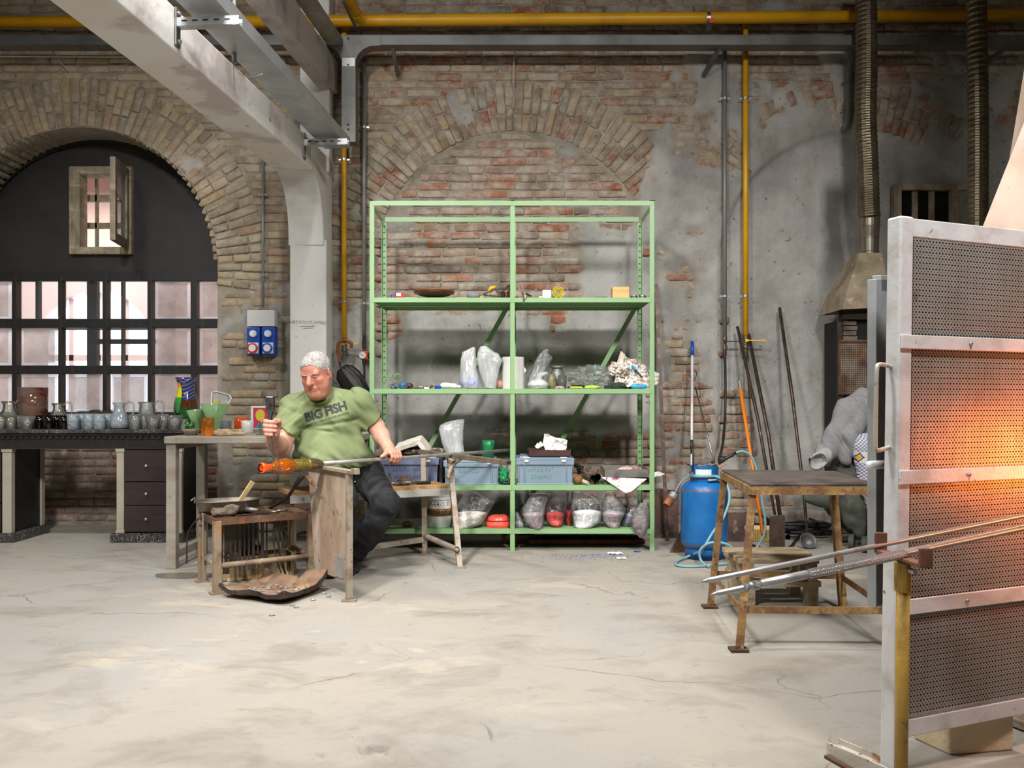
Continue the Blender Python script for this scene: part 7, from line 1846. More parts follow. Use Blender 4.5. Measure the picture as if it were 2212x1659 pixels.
# ribbed collar
cc = neckb + A((.003, -.024, .004)); ring = []
for k in range(28):
 a = 2 * math.pi * k / 28
 ring.append(Vector(cc) + Vector((math.cos(a) * .098, math.sin(a) * .088, math.cos(a) * .012 + .034 * math.sin(a))))
b = MB(); b.tube(ring + ring[:1], .011, 8, cap=False, flat=1.0); b.build('collar', mat('collar_rib', (108, 122, 66), .9), SHIRT, smooth=True)
# lettering laid onto the cloth
bvh = BVHTree.FromPolygons([Vector(v) for v in sv], [tuple(int(i) for i in f) for f in sf])
def print_on(body, size, px, py, ang, offset, name, spacing=1.0, sc=1.0):
 vs, fs = text_mesh(body, size, 0, offset, 0.0, spacing=spacing, res=3)
 bm = bmesh.new()
 bv_ = [bm.verts.new(v) for v in vs]
 for f in fs:
  try: bm.faces.new([bv_[i] for i in f])
  except ValueError: pass
 bmesh.ops.triangulate(bm, faces=bm.faces[:])
 for _ in range(3):
  long = [e for e in bm.edges if e.calc_length() > .012]
  if not long: break
  bmesh.ops.subdivide_edges(bm, edges=long, cuts=1)
  bmesh.ops.triangulate(bm, faces=bm.faces[:])
 c = P(px, py, 5.0); ca, sa = math.cos(ang), math.sin(ang); out = []; ok = []
 for v in bm.verts:
  o_ = Vector((c.x + (v.co.x * ca - v.co.y * sa) * sc, 5.0, c.z + (v.co.x * sa + v.co.y * ca) * sc))
  d_ = (o_ - Vector((0, 0, CH))).normalized()
  h, n, _, _ = bvh.ray_cast(Vector((0, 0, CH)), d_)
  ok.append(h is not None); out.append((h + n * (.0016 if n.dot(d_) < 0 else -.0016)) if h is not None else o_)
 bm.verts.index_update()
 fs2 = [tuple(v.index for v in f.verts) for f in bm.faces if all(ok[v.index] for v in f.verts)]
 bm.free()
 return mesh_obj(name, [tuple(v) for v in out], fs2, mat('charcoal_print', (58, 62, 60), .85, 0, [((92, 104, 76), 60, .6, .68)]), SHIRT)
print_on('BIG', .071, 677.5, 898, .285, .0032, 'shirt_print', .98)
print_on('FISH', .071, 725.5, 883, .285, .0032, 'shirt_print', .98)
print_on('ONLY BIG FISH IS GOOD ENOUGH', .0163, 708, 905.5, .305, .0002, 'shirt_print', 1.03)
# ---- trousers and shoes
kn, hipL, ank = A(P(836, 1088, 5.20)), A((-.945, 5.58, .585)), A(P(766, 1196, 5.38))
kr, hipR, anr = A((-1.0, 5.13, .47)), A((-1.15, 5.52, .585)), A((-1.085, 5.32, .10))
def leg_sdf(p):
 d = d_ell(p, (-1.05, 5.62, .61), (.20, .17, .115))
 d = smin(d, d_cone(p, hipL, kn, .108, .080), .05)
 d = smin(d, d_cone(p, hipR, kr, .105, .076), .05)
 d = smin(d, d_chain(p, [kn, kn * .45 + ank * .55, ank], [.082, .084, .064], .03), .03)
 d = smin(d, d_chain(p, [kr, kr * .45 + anr * .55, anr], [.078, .08, .064], .03), .03)
 n = vnoise(np.stack([(p[:, 0] + p[:, 2]) * 22, p[:, 1] * 7, (p[:, 0] - p[:, 2]) * 8], 1)) * .007 + vnoise(p * 13) * .006 + vnoise(np.stack([p[:, 0] * 10, p[:, 1] * 10, p[:, 2] * 34], 1)) * .0045
 d = d + n
 d = smax(d, .045 - p[:, 2], .01)
 return d
tv, tf_ = sdf_mesh(leg_sdf, (-1.36, 4.98, .02), (-.60, 5.85, .78), .0065)
TRO = mesh_obj('trousers', tv, tf_, mat('black_jersey', (38, 38, 40), .85, 0, [((54, 54, 56), 7, .45, .7), ((28, 28, 30), 14, .5, .7)], bump=(160, .15, .003), spec=.25), MAN, smooth=True)
for k, (x, y, yy) in enumerate(((767, 1041, 5.42), (771, 1058, 5.40))):
 b = MB(); c_ = P(x, y, yy)
 h, n, _, _ = BVHTree.FromPolygons([Vector(v) for v in tv], [tuple(int(i) for i in f) for f in tf_]).ray_cast(Vector((0, 0, CH)), (c_ - Vector((0, 0, CH))).normalized())
 c_ = h or c_
 b.lathe([(0, -.008), (.005, -.006), (.006, 0), (.005, .006), (0, .008)], c_ + V(0, -.004, 0), 10); b.build('cord_toggle', M_ZINC, TRO, smooth=True)
for (an, dx) in ((ank, .0), (anr, -.01)):
 def shoe(p, an=an):
  q = p - A((an[0], an[1], 0))
  d = smin(d_ell(q, (.005, -.02, .05), (.045, .07, .05)), d_ell(q, (-.01, -.11, .035), (.046, .085, .034)), .03)
  return smax(d, .004 - p[:, 2], .006)
 c_ = A((an[0], an[1] - .07, .05))
 ev, ef = sdf_mesh(shoe, c_ - A((.09, .16, .06)), c_ + A((.09, .16, .08)), .006)
 mesh_obj('shoe', ev, ef, mat('black_leather', (24, 24, 25), .4), MAN, smooth=True)
# ---- steel jacks in the right fist
jk = thing('steel_jacks', 'long steel jacks held upright in the right fist', 'jacks', P(592, 960, 4.8))
M_JACK = mat('polished_jack_steel', (150, 150, 150), .25, .95, [((90, 86, 84), 30, .5, .7)])
for s in (0, 1):
 y = 4.848 + .026 * s
 b = MB(); b.prism([(P(x, z_, 4.86).x, P(x, z_, 4.86).z) for x, z_ in ((574, 862), (577, 858), (589, 858), (592, 862), (592, 884), (588, 892), (585, 915), (589, 945), (585, 945), (580, 915), (579, 894), (575, 884))], (0, y, 0), (1, 0, 0), (0, 0, 1), -.006); b.build('spring_blade', M_JACK if s == 0 else M_IRON, jk, bevel=.001)
b = MB(); b.grid(lambda u, v: P(575.5 + 15.5 * u, 858, 4.86) + V(0, -.012 + .013 * (1 - math.cos(v * math.pi)) , .008 * math.sin(v * math.pi)), 2, 9); b.build('spring_bend', M_JACK, jk, solid=.004)
for pts in ([P(584, 934, 4.86), P(586, 955, 4.80), P(588, 975, 4.72), P(590, 1000, 4.60)], [P(591, 934, 4.84), P(596, 962, 4.74), P(601, 995, 4.61), P(606, 1024, 4.575)]):
 b = MB(); b.tube(bez(pts, 5), [.006] * 5 + [.0052] * 5 + [.0045] * 5 + [.0035], 8); b.build('prong', M_IRON, jk, smooth=True)
# ---- umbrella hanging on the gas valve
um = thing('umbrella', 'folded black umbrella with brown crook handle hanging on the gas valve', 'umbrella', P(780, 850, 6.85))
b = MB(); b.tube(bez([P(758, 752, 6.86), P(759, 742, 6.86), P(753, 737, 6.86), P(742, 735, 6.86), P(732, 740, 6.86), P(729, 752, 6.86), P(731, 768, 6.86), P(735, 784, 6.86)], 6), .0125, 10); b.build('crook_handle', mat('brown_umbrella_wood', (132, 72, 30), .35, 0, [((96, 50, 22), 20, .5, .7)]), um, smooth=True)
b = MB(); b.tube([P(734, 782, 6.86), P(737, 800, 6.86)], .006, 8); b.build('shaft', M_BLKR, um)
b = MB()
top_ = P(737, 795, 6.86); tip = P(800, 872, 6.84); ax_ = (tip - top_)
s_, d_, u_ = frame(ax_, V(0, 1, 0))
n_ = 24; prof = [(.03, .0), (.05, .12), (.06, .3), (.062, .5), (.045, .75), (.028, .9), (.008, 1.0)]
vs = []
for j, (rr, t) in enumerate(prof):
 for k in range(n_):
  a = 2 * math.pi * k / n_; r2 = rr * (1 + .32 * math.cos(8 * a + t * 2)) * (1.15 if j else 1)
  vs.append(top_ + ax_ * t + (s_ * math.cos(a) * r2 * 1.15 + u_ * math.sin(a) * r2 * .55))
b.add(vs, [(j * n_ + k, j * n_ + (k + 1) % n_, (j + 1) * n_ + (k + 1) % n_, (j + 1) * n_ + k) for j in range(len(prof) - 1) for k in range(n_)] + [tuple(range(n_))])
b.build('canopy', mat('black_umbrella_cloth', (34, 34, 35), .5, 0, [((58, 58, 56), 9, .5, .7)]), um, smooth=True)
for k in range(6):
 b = MB(); b.tube([top_ + s_ * (.034 * (k - 2.5) / 2.5) - ax_ * .10, top_ + s_ * (.036 * (k - 2.5) / 2.5) + ax_ * .05], .003, 5); b.build('rib', M_GALVD, um)
# ================================================================== furnace screen, right foreground
M_ALU = mat('flaking_silver_paint', (220, 220, 222), .45, .1, [((190, 186, 182), 9, .5, .7), ((206, 208, 212), 5, .52, .7), ((128, 96, 66), 34, .69, .74)], bump=(45, .15))
M_PERF = mat('perforated_zinc', (176, 172, 166), .42, .4, [((160, 152, 142), 6, .42, .66), ((112, 84, 60), (8, 8, 5), .68, .76)], bump=(30, .15))
SW = V(.925, .38, 0); SN = V(-.38, .925, 0); SU = V(.0137, 0, 1)
S0 = V(1.068, 2.40, 0)
def sp(a, n, z): return S0 + SW * a + SN * n + SU * z
def sbox(b, a0, a1, n0, n1, z0, z1):
 return b.hexa([sp(a0, n0, z0), sp(a1, n0, z0), sp(a1, n1, z0), sp(a0, n1, z0), sp(a0, n0, z1), sp(a1, n0, z1), sp(a1, n1, z1), sp(a0, n1, z1)])
def perf_sheet(b, fn, W, H, pw=.0125, rows=((.0090, 'x'), (.0066, 'o')), L=.0042, w=.00125, r_=.0023):
 """flat sheet pierced with rows of crosses and round holes; fn(u, v) -> point"""
 v = 0; k_ = 0
 while v < H:
  h, kd = rows[k_ % len(rows)]; h2 = h / 2
  off = pw / 2 if kd == 'o' and len(rows) > 1 else 0
  for i in range(int(W / pw)):
   cx_, cy_ = (i + .5) * pw + off, v + h2; g = pw / 2
   out = [(-g, -h2), (0, -h2), (g, -h2), (g, 0), (g, h2), (0, h2), (-g, h2), (-g, 0)]
   if kd == 'x':
    inn = [(-w, -w), (-w, -L), (w, -L), (w, -w), (L, -w), (L, w), (w, w), (w, L), (-w, L), (-w, w), (-L, w), (-L, -w)]
    fs = [(0, 1, 9, 8), (1, 10, 9), (1, 2, 11, 10), (2, 3, 12, 11), (3, 13, 12), (3, 4, 14, 13), (4, 5, 15, 14), (5, 16, 15), (5, 6, 17, 16), (6, 7, 18, 17), (7, 19, 18), (7, 0, 8, 19)]
   else:
    inn = [(math.cos(math.radians(225 + 45 * k)) * r_, math.sin(math.radians(225 + 45 * k)) * r_) for k in range(8)]
    fs = [(k, (k + 1) % 8, 8 + (k + 1) % 8, 8 + k) for k in range(8)]
   b.add([fn(cx_ + x, cy_ + y) for x, y in out + inn], fs)
  v += h; k_ += 1
fs_ = thing('furnace_screen', 'silver-painted furnace screen of perforated sheet in the right foreground', 'screen', S0)
b = MB(); sbox(b, 0, .05, 0, .05, 0, 1.592); b.build('post', M_ALU, fs_, bevel=.006)
b = MB(); sbox(b, .05, .95, .004, .03, 1.535, 1.588); b.build('top_rail', M_ALU, fs_, bevel=.003)
b = MB(); sbox(b, .05, .95, .004, .03, .118, .168); b.build('bottom_rail', M_ALU, fs_, bevel=.003)
for (z0, z1) in ((1.218, 1.257), (.836, .876), (.468, .512)):
 b = MB(); sbox(b, .004 if z0 > .8 else .05, .95, -.007, .0, z0, z1); st_ = b.build('flat_strip', M_ALU, fs_, bevel=.002)
 for a in (.27, .62):
  b = MB(); b.lathe([(.0055, 0), (.0055, .005), (.003, .009), (0, .009)], sp(a, -.006, (z0 + z1) / 2), 10, Matrix.Rotation(math.pi / 2, 3, 'X')); b.build('bolt', M_ZINC, st_)
b = MB(); perf_sheet(b, lambda u, v: sp(.05 + u, .006, .165 + v), .64, 1.37)
o_ = b.build('perforated_sheet', M_PERF, fs_)
b = MB(); sbox(b, .05, .95, .034, .037, .168, 1.535); b.build('shade_backing', M_DARK, fs_)  # black sheet added so the holes look into a dark interior
b = MB(); b.tube(bez([sp(0, .03, 1.168), sp(-.03, .02, 1.172), sp(-.062, .01, 1.172), sp(-.076, .005, 1.155), sp(-.077, .005, 1.05), sp(-.077, .005, .95), sp(-.068, .008, .934), sp(-.03, .02, .936), sp(0, .03, .94)], 6), .0062, 10); b.build('handle', mat('worn_white_tube', (190, 184, 172), .45, .3, [((132, 110, 84), 30, .56, .68)]), fs_, smooth=True)
# narrow leaf behind the post
f2 = thing('screen_leaf', 'narrow grey screen leaf half hidden behind the big screen post', 'screen', P(1903, 1310, 2.66))
a0, a1 = P(1893, 0, 2.62), P(1965, 0, 2.78); a0.z = a1.z = 0
def lf2(u, v): q = a0.lerp(a1, u); return V(q.x, q.y, v)
M_GRYM = mat('grey_screen_paint', (168, 172, 174), .45, .3, [((146, 148, 150), 8, .5, .7)])
for (u0, u1, z0, z1) in ((0, .5, .44, 1.445), (.86, 1, .44, 1.47), (.14, .86, 1.41, 1.46), (.14, .86, 1.12, 1.15), (.14, .86, .44, .49)):
 b = MB(); d_ = V(-.02, .02, 0); q = [lf2(u0, z0), lf2(u1, z0), lf2(u1, z1 + .02 * u1), lf2(u0, z1)]
 b.hexa([q[0], q[1], q[1] + d_, q[0] + d_, q[3], q[2], q[2] + d_, q[3] + d_]); b.build('leaf_frame', M_GRYM, f2, bevel=.002)
b = MB(); L2 = (a1 - a0).length; perf_sheet(b, lambda u, v: lf2(.12 + u / L2, .48 + v) + V(-.004, .006, 0), L2 * .76, .95); b.build('perforated_sheet', M_GRYM, f2)
b = MB(); b.tube([P(1878, 1005, 2.58), P(1912, 1003, 2.62)], .013, 12); b.build('hinge_pin', M_WHTPL, f2, smooth=True)
# furnace body and hood behind the screen
fb = thing('furnace', 'dark furnace body with pale sloping hood behind the screen', 'furnace', (2.55, 3.8, 0))
M_FURN = mat('sooty_firebrick', (92, 80, 70), .9, 0, [((60, 52, 46), 5, .4, .65)], bump=(30, .3))
b = MB(); b.box2((2.1, 3.35, 0), (3.2, 4.2, 1.35)); b.build('furnace_body', M_FURN, fb, bevel=.02)
hb = [V(1.74, 3.18, 1.70), V(3.3, 3.18, 1.70), V(3.3, 4.3, 1.70), V(2.4, 4.3, 1.70)]; ht = [V(2.35, 3.42, 2.95), V(2.9, 3.42, 2.95), V(2.9, 4.1, 2.95), V(2.5, 4.1, 2.95)]
b = MB(); b.hexa(hb + ht); b.build('hood', mat('pale_hood_sheet', (206, 184, 166), .6, 0, [((182, 156, 138), 4, .45, .7), ((150, 120, 104), 30, .68, .75)], bump=(20, .1)), fb)
b = MB(); b.lathe([(.17, 2.95), (.17, 4.9)], V(2.52, 3.76, 0), 20); b.build('flue', M_GALVD, fb)
dd = V(-.49, .87, 0).normalized(); Rm = dd.to_track_quat('Z', 'Y').to_matrix(); gm = V(1.93, 2.40, .88) - dd * .012
b = MB(); b.lathe([(.0, -.55), (.30, -.55), (.32, -.5), (.32, -.02), (.30, 0), (.15, 0), (.14, -.1), (0, -.1)], gm, 28, Rm); b.build('reheating_drum', M_FURN, fb)
b = MB(); b.lathe([(0, -.06), (.14, -.06)], gm, 24, Rm); b.build('glowing_mouth', mat('furnace_glow', (255, 140, 50), .9, emit=(255, 120, 30), estr=6), fb)
MB().box2((1.9, 1.95, 0), (2.3, 2.3, .6)).build('drum_base', M_FURN, fb)
for x, y in ((1.95, 3.22), (2.5, 4.2), (3.2, 3.22), (3.2, 4.2)): MB().box2((x, y, 0), (x + .05, y + .05, 1.7)).build('hood_leg', M_IRON, fb)
# blowpipe rest: yellow post with rusty fork
yr_ = thing('pipe_stand', 'yellow-painted pipe stand with a rusty U-shaped rest', 'stand', V(1.0, 2.22, 0))
M_YELR = mat('chipped_yellow_paint', (184, 148, 66), .5, 0, [((160, 122, 50), 8, .45, .68), ((112, 74, 46), 26, .63, .7)], bump=(40, .3))
pb = P(1945, 1400, 2.22); pb.z = 0
b = MB(); b.tube([pb, pb + V(.008, 0, .64)], .0165, 16); b.build('post', M_YELR, yr_, smooth=True)
b = MB(); b.lathe([(.0165, -.075), (.021, -.072), (.021, 0), (.019, .004), (0, .004)], P(1950, 1216, 2.22), 16); b.build('collar', M_YELR, yr_)
M_FORK = mat('brown_oxide_bar', (128, 84, 66), .6, .2, [((98, 66, 54), 9, .45, .65)], bump=(40, .25))
A_, B_ = P(1902, 1190, 2.33), P(1999, 1222, 2.12)
b = MB(); b.bar(A_, B_, .032, .009); b.build('fork_base', M_FORK, yr_, bevel=.002)
b = MB(); b.bar(A_ + V(0, 0, -.006), P(1903, 1150, 2.33), .034, .009, up=(B_ - A_)); b.build('fork_arm', M_FORK, yr_, bevel=.003)
b = MB(); b.bar(B_ + V(0, 0, -.006), P(2000, 1184, 2.12), .036, .009, up=(B_ - A_)); b.build('fork_arm', M_FORK, yr_, bevel=.003)
b = MB(); b.tube([P(1965, 1232, 2.2), P(1978, 1236, 2.18)], .008, 10); b.build('bolt', M_ZINC, yr_)
def knurl_mat():
 t = NT('knurled_steel'); p = t.objco(); s = t.sep(p)
 a = t.math('SINE', t.math('MULTIPLY', t.math('ADD', s[0], t.math('ADD', s[2], s[1])), 1500)); c = t.math('SINE', t.math('MULTIPLY', t.math('SUBTRACT', s[0], t.math('ADD', s[2], s[1])), 1500))
 h = t.math('MULTIPLY', a, c)
 col = t.mix(t.rng(h, -.2, .4), C255(140, 138, 136), C255(222, 218, 220))
 return t.done(t.bsdf(col, .3, .6, .5, h, .8, .003))
M_KN = knurl_mat(); M_BAR = mat('bright_pipe_steel', (196, 196, 198), .3, .6, [((164, 162, 160), 18, .5, .7)])
def rpipe(label, A_, B_, r, knurl=None):
 root = thing('steel_blowpipe', label, 'blowpipe', A_, 'blowpipes lying on the yellow stand')
 d = (B_ - A_).normalized()
 b = MB(); b.tube([A_, A_ + d * .012, A_ + d * .018, A_ + d * .03, B_], [r * .35, r * .6, r * .95, r, r], 14); b.build('pipe_tube', M_BAR, root, smooth=True)
 for (s0, s1, rr, m) in (knurl or []):
  b = MB(); b.tube([A_ + d * s0, A_ + d * (s0 + .006), A_ + d * (s1 - .006), A_ + d * s1], [r, rr, rr, r], 16); b.build('grip_sleeve', m, root, smooth=True)
 return root
rpipe('plain steel blowpipe lying highest on the yellow stand', P(1514, 1257, 2.24), P(2260, 1104, 2.42), .0071)
rpipe('steel blowpipe with knurled grip lying nearest on the stand', P(1535, 1285, 2.10), P(2260, 1131, 2.30), .0073, [(.087, .102, .0128, M_KN), (.102, .117, .0112, M_BAR), (.117, .134, .0128, M_KN), (.134, .265, .0112, M_BAR), (.265, .548, .0124, M_KN)])
rpipe('thin steel blowpipe lying between the other two on the stand', P(1700, 1246, 2.18), P(2260, 1124, 2.37), .0056)
# stone block, scrap steel on the floor
M_FBRICK = mat('pale_firebrick', (206, 188, 158), .9, 0, [((184, 164, 132), 7, .45, .68), ((150, 128, 100), 24, .66, .74)], bump=(50, .4))
b = MB(); p0, p1 = FL(2052, 1632), FL(2190, 1622); d_ = V(-.05, .13, 0)
b.hexa([p0, p1, p1 + d_, p0 + d_, p0 + V(0, 0, .115), p1 + V(0, 0, .115), p1 + d_ + V(0, 0, .115), p0 + d_ + V(0, 0, .115)]); tag(b.build('firebrick_block', M_FBRICK, bevel=.006), 'pale firebrick block on the floor under the screen', 'block')
M_WHR = mat('rusty_white_steel', (196, 190, 178), .55, .1, [((150, 108, 72), 14, .55, .66), ((120, 84, 60), 34, .64, .7)], bump=(40, .3))
sc_ = thing('steel_channel', 'rusty white steel channel lying on the floor before the screen', 'steel channel', FL(1850, 1650))
q0, q1 = FL(1800, 1628), FL(1930, 1685)
b = MB(); b.bar(q0 + V(0, 0, .022), q1 + V(0, 0, .022), .055, .006); b.build('web', M_WHR, sc_)
sd_ = (q1 - q0).normalized().cross(V(0, 0, 1))
for s in (-1, 1):
 b = MB(); b.bar(q0 + sd_ * s * .027 + V(0, 0, .0205), q1 + sd_ * s * .027 + V(0, 0, .0205), .006, .04); b.build('flange', M_WHR, sc_)
b = MB(); b.bar(FL(1786, 1637) + V(0, 0, .005), FL(1880, 1690) + V(0, 0, .005), .02, .008); tag(b.build('flat_bar', M_RUST), 'rusty flat bar beside the white steel channel', 'bar')
b = MB(); b.bar(FL(2196, 1566) + V(0, 0, .02), FL(2260, 1590) + V(0, 0, .02), .08, .03); tag(b.build('floor_plank', M_OLDW, bevel=.004), 'weathered plank end at the right edge of the floor', 'plank')
# ================================================================== steel marver table and pallet
mv = thing('marver_table', 'rusty splay-legged table with a dark steel top', 'table', (1.35, 4.1, 0))
tc = [V(1.043, 3.74, .71), V(1.593, 3.74, .71), V(1.673, 4.44, .71), V(1.109, 4.53, .71)]
ftp = [V(.971, 3.66, 0), V(1.64, 3.64, 0), V(1.656 + .04, 4.37, 0), V(1.025, 4.43, 0)]
M_MARV = mat('dark_marver_steel', (96, 88, 84), .42, .5, [((118, 106, 98), 7, .45, .65), ((120, 92, 72), 10, .62, .72), ((56, 50, 48), 4, .5, .7)])
M_OCHR = mat('ochre_rust_steel', (148, 116, 72), .7, .15, [((116, 82, 54), 12, .44, .62), ((176, 142, 92), 16, .54, .68), ((92, 66, 48), 30, .58, .68)], bump=(50, .35))
b = MB(); b.hexa([c + V(0, 0, -.012) for c in tc] + tc); b.build('table_plate', M_MARV, mv, bevel=.002)
for i in range(4):
 MB().bar(tc[i].lerp(tc[i - 1], .005) + V(0, 0, -.03), tc[(i + 1) % 4] + V(0, 0, -.03), .02, .036).build('top_angle', M_OCHR, mv)
 t_ = tc[i] + (sum(tc, Vector()) / 4 - tc[i]) * .045 + V(0, 0, -.012)
 s, d, u = frame(t_ - ftp[i], V(0, 1, 0))
 b = MB(); b.bar(ftp[i], t_, .034, .006, up=(0, 1, 0)); b.bar(ftp[i] + V(.015 if i in (0, 3) else -.015, .015, 0), t_ + V(.015 if i in (0, 3) else -.015, .015, 0), .006, .034, up=(0, 1, 0)); lg = b.build('leg', M_OCHR, mv)
 MB().box(ftp[i] + V(0, .012, .006), (.075, .065, .012)).build('foot_plate', M_RUST, lg)
for (i, j) in ((0, 1), (0, 3), (1, 2), (2, 3)):
 z = .17; a, c = ftp[i].lerp(tc[i], z / .71), ftp[j].lerp(tc[j], z / .71)
 MB().bar(a + V(0, .02, 0), c + V(0, .02, 0), .006, .03).build('stretcher', M_OCHR, mv)
pa = thing('wooden_step', 'small rough wooden pallet step under the steel table', 'pallet', FL(1690, 1305))
M_PAL = mat('rough_pallet_wood', (178, 160, 130), .8, 0, [((140, 120, 92), (6, 20, 20), .42, .64), ((200, 186, 158), (4, 16, 16), .55, .7), ((86, 66, 46), 24, .64, .72)], bump=(40, .3))
o_ = FL(1690, 1312); X0 = o_.x; Y0 = o_.y + .02
for (y, w, x0, x1, z) in ((0, .12, -.22, .20, .222), (.14, .11, -.24, .21, .226), (.27, .10, -.22, .20, .222)):
 MB().box2((X0 + x0, Y0 + y, z), (X0 + x1, Y0 + y + w, z + .026)).build('top_board', M_PAL, pa, bevel=.003)
for x in (-.19, .14):
 MB().box2((X0 + x, Y0, .13), (X0 + x + .05, Y0 + .37, .222)).build('bearer', M_PAL, pa, bevel=.003)
 MB().box2((X0 + x, Y0 + .01, 0), (X0 + x + .06, Y0 + .08, .10)).build('foot_block', M_PAL, pa, bevel=.003)
 MB().box2((X0 + x, Y0 + .29, 0), (X0 + x + .06, Y0 + .36, .10)).build('foot_block', M_PAL, pa, bevel=.003)
for y in (.0, .29): MB().box2((X0 - .2, Y0 + y, .10), (X0 + .21, Y0 + y + .09, .13)).build('bottom_board', M_PAL, pa, bevel=.003)
# ================================================================== blue gas bottle with torch
gc = V((1521 - 1106) * 5.87 / F, 5.87, 0)
gt2 = thing('gas_bottle', 'blue gas bottle with a torch hose wound round its neck', 'gas bottle', gc)
def tank_mat():
 t = NT('blue_bottle_paint'); p = t.objco(); z = t.sep(p)[2]
 c = t.mix(t.rng(t.noise(p, 7, 4), .4, .7), C255(18, 92, 156), C255(26, 106, 170))
 n = t.math('MULTIPLY', t.noise(p, 30, 3), .012)
 for zz in (.102, .468):
  k = t.rng(t.math('ABSOLUTE', t.math('SUBTRACT', t.math('ADD', z, n), zz + .006)), .003, .007, 1, 0)
  c = t.mix(t.math('MULTIPLY', k, .85), c, C255(120, 72, 44))
 c = t.mix(t.rng(t.noise(p, 44, 3), .7, .75), c, C255(116, 80, 60))
 c = t.mix(t.rng(t.noise(p, (9, 9, 3), 4), .62, .74, 0, .4), c, C255(120, 160, 200))
 return t.done(t.bsdf(c, .38, 0, .5))
M_TANK = tank_mat()
b = MB(); b.lathe([(.0, .06), (.10, .06), (.135, .075), (.155, .1), (.158, .13), (.158, .45), (.154, .475), (.135, .505), (.10, .525), (.0, .535)], gc, 48); b.build('cylinder_body', M_TANK, gt2, smooth=True)
b = MB(); b.lathe([(.128, .004), (.13, .0), (.13, .07), (.122, .085)], gc, 40); b.build('foot_ring', M_TANK, gt2, smooth=True)
b = MB(); n = 26
pts = [(math.radians(-250) + math.radians(320) * k / n) for k in range(n + 1)]
vs = [gc + V(math.cos(a) * .094, math.sin(a) * .094, z) for a in pts for z in (.52, .63)]
b.add(vs, [(2 * k, 2 * k + 2, 2 * k + 3, 2 * k + 1) for k in range(n)]); b.build('collar', M_TANK, gt2, solid=.006)
b = MB(); b.lathe([(.016, .53), (.016, .6), (.026, .603), (.026, .625), (0, .63)], gc, 12); b.build('valve', M_BRASS, gt2)
b = MB(); lb = [gc + V(math.sin(a) * .0965, -math.cos(a) * .0965, z) for a in (-.85, -.55, -.25, .1, .3) for z in (.552, .61)]
b.add(lb, [(2 * k, 2 * k + 2, 2 * k + 3, 2 * k + 1) for k in range(4)]); b.build('label', mat('white_label', (214, 218, 222), .5, 0, [((120, 130, 150), (90, 90, 60), .64, .68)]), gt2)
vs_, fs2 = text_mesh('UN 1965', .022)
b = MB(); b.add([gc + V(math.sin(q.x / .098 - .28) * .098, -math.cos(q.x / .098 - .28) * .098, .562 + q.y) for q in vs_], fs2); b.build('label_text', INKB, gt2)
M_HOSE = mat('blue_grey_hose', (120, 160, 168), .45)
ring = []
for k in range(60):
 a = -math.pi / 2 + k / 60 * 4.2 * math.pi; ring.append(gc + V(math.cos(a) * .112, math.sin(a) * .112, .545 + .03 * k / 60 + .01 * math.sin(a * .5)))
hs_ = thing('torch_hose', 'blue-grey hose looping round the gas bottle to the floor', 'hose', gc + V(.1, -.1, 0))
b = MB(); b.tube(ring, .0085, 8); b.build('neck_coil', M_HOSE, hs_, smooth=True)
def tp(px, py, Y): return P(px, py, Y)
b = MB(); b.tube(bez([ring[-1], tp(1566, 1040, 5.75), tp(1576, 1075, 5.66), tp(1562, 1120, 5.62), tp(1540, 1150, 5.6), tp(1516, 1188, 5.6), FL(1495, 1208) + V(0, 0, .03), FL(1466, 1214) + V(0, 0, .01), FL(1462, 1224) + V(0, 0, .01), FL(1500, 1227) + V(0, 0, .01), FL(1560, 1222) + V(0, 0, .01), FL(1600, 1218) + V(0, 0, .01)], 8), .0085, 8); b.build('hose_run', M_HOSE, hs_, smooth=True)
b = MB(); b.tube(bez([FL(1532, 1228) + V(0, 0, .01), FL(1515, 1222) + V(0, 0, .03), tp(1512, 1190, 5.58), tp(1530, 1174, 5.56), tp(1556, 1172, 5.56), tp(1578, 1180, 5.56), tp(1578, 1192, 5.58), FL(1562, 1200) + V(0, 0, .02)], 8), .0085, 8); b.build('hose_loop', M_HOSE, hs_, smooth=True)
b = MB(); b.tube(bez([tp(1590, 978, 5.9), tp(1604, 975, 5.9), tp(1622, 985, 5.9), tp(1636, 1020, 5.9), tp(1646, 1080, 5.9), tp(1653, 1125, 5.92), tp(1650, 1155, 5.95), tp(1636, 1180, 5.98), FL(1622, 1200) + V(0, 0, .012), FL(1600, 1206) + V(0, 0, .01)], 8), .0085, 8); b.build('hose_drop', M_HOSE, hs_, smooth=True)
tw = thing('hand_torch', 'black torch handle lying on the gas bottle collar', 'torch', tp(1570, 990, 5.9))
b = MB(); b.tube([tp(1552, 1000, 5.88), tp(1582, 982, 5.9), tp(1590, 978, 5.9)], [.013, .011, .008], 10); b.build('grip', M_BLKR, tw, smooth=True)
b = MB(); b.tube([tp(1534, 1006, 5.87), tp(1552, 1000, 5.88)], .006, 8); b.tube([tp(1552, 1010, 5.86), tp(1574, 998, 5.86)], [.006, .003], 6); b.build('lever', mat('copper_lever', (150, 104, 66), .45, .6), tw)
bw = thing('burner_wand', 'burner wand with a rusty cup hanging left of the gas bottle', 'torch', tp(1440, 1090, 5.75))
b = MB(); b.tube(bez([tp(1497, 1022, 5.78), tp(1480, 1034, 5.76), tp(1468, 1046, 5.74), tp(1458, 1066, 5.73)], 5), .006, 8); b.build('wand_tube', M_GREYP, bw, smooth=True)
b = MB(); dd = (tp(1436, 1096, 5.7) - tp(1457, 1066, 5.73)).normalized(); R_ = dd.to_track_quat('Z', 'Y').to_matrix(); b.lathe([(.012, -.006), (.028, .0), (.028, .03), (.027, .036)], tp(1457, 1066, 5.73), 18, R_); b.build('burner_neck', M_GREYP, bw)
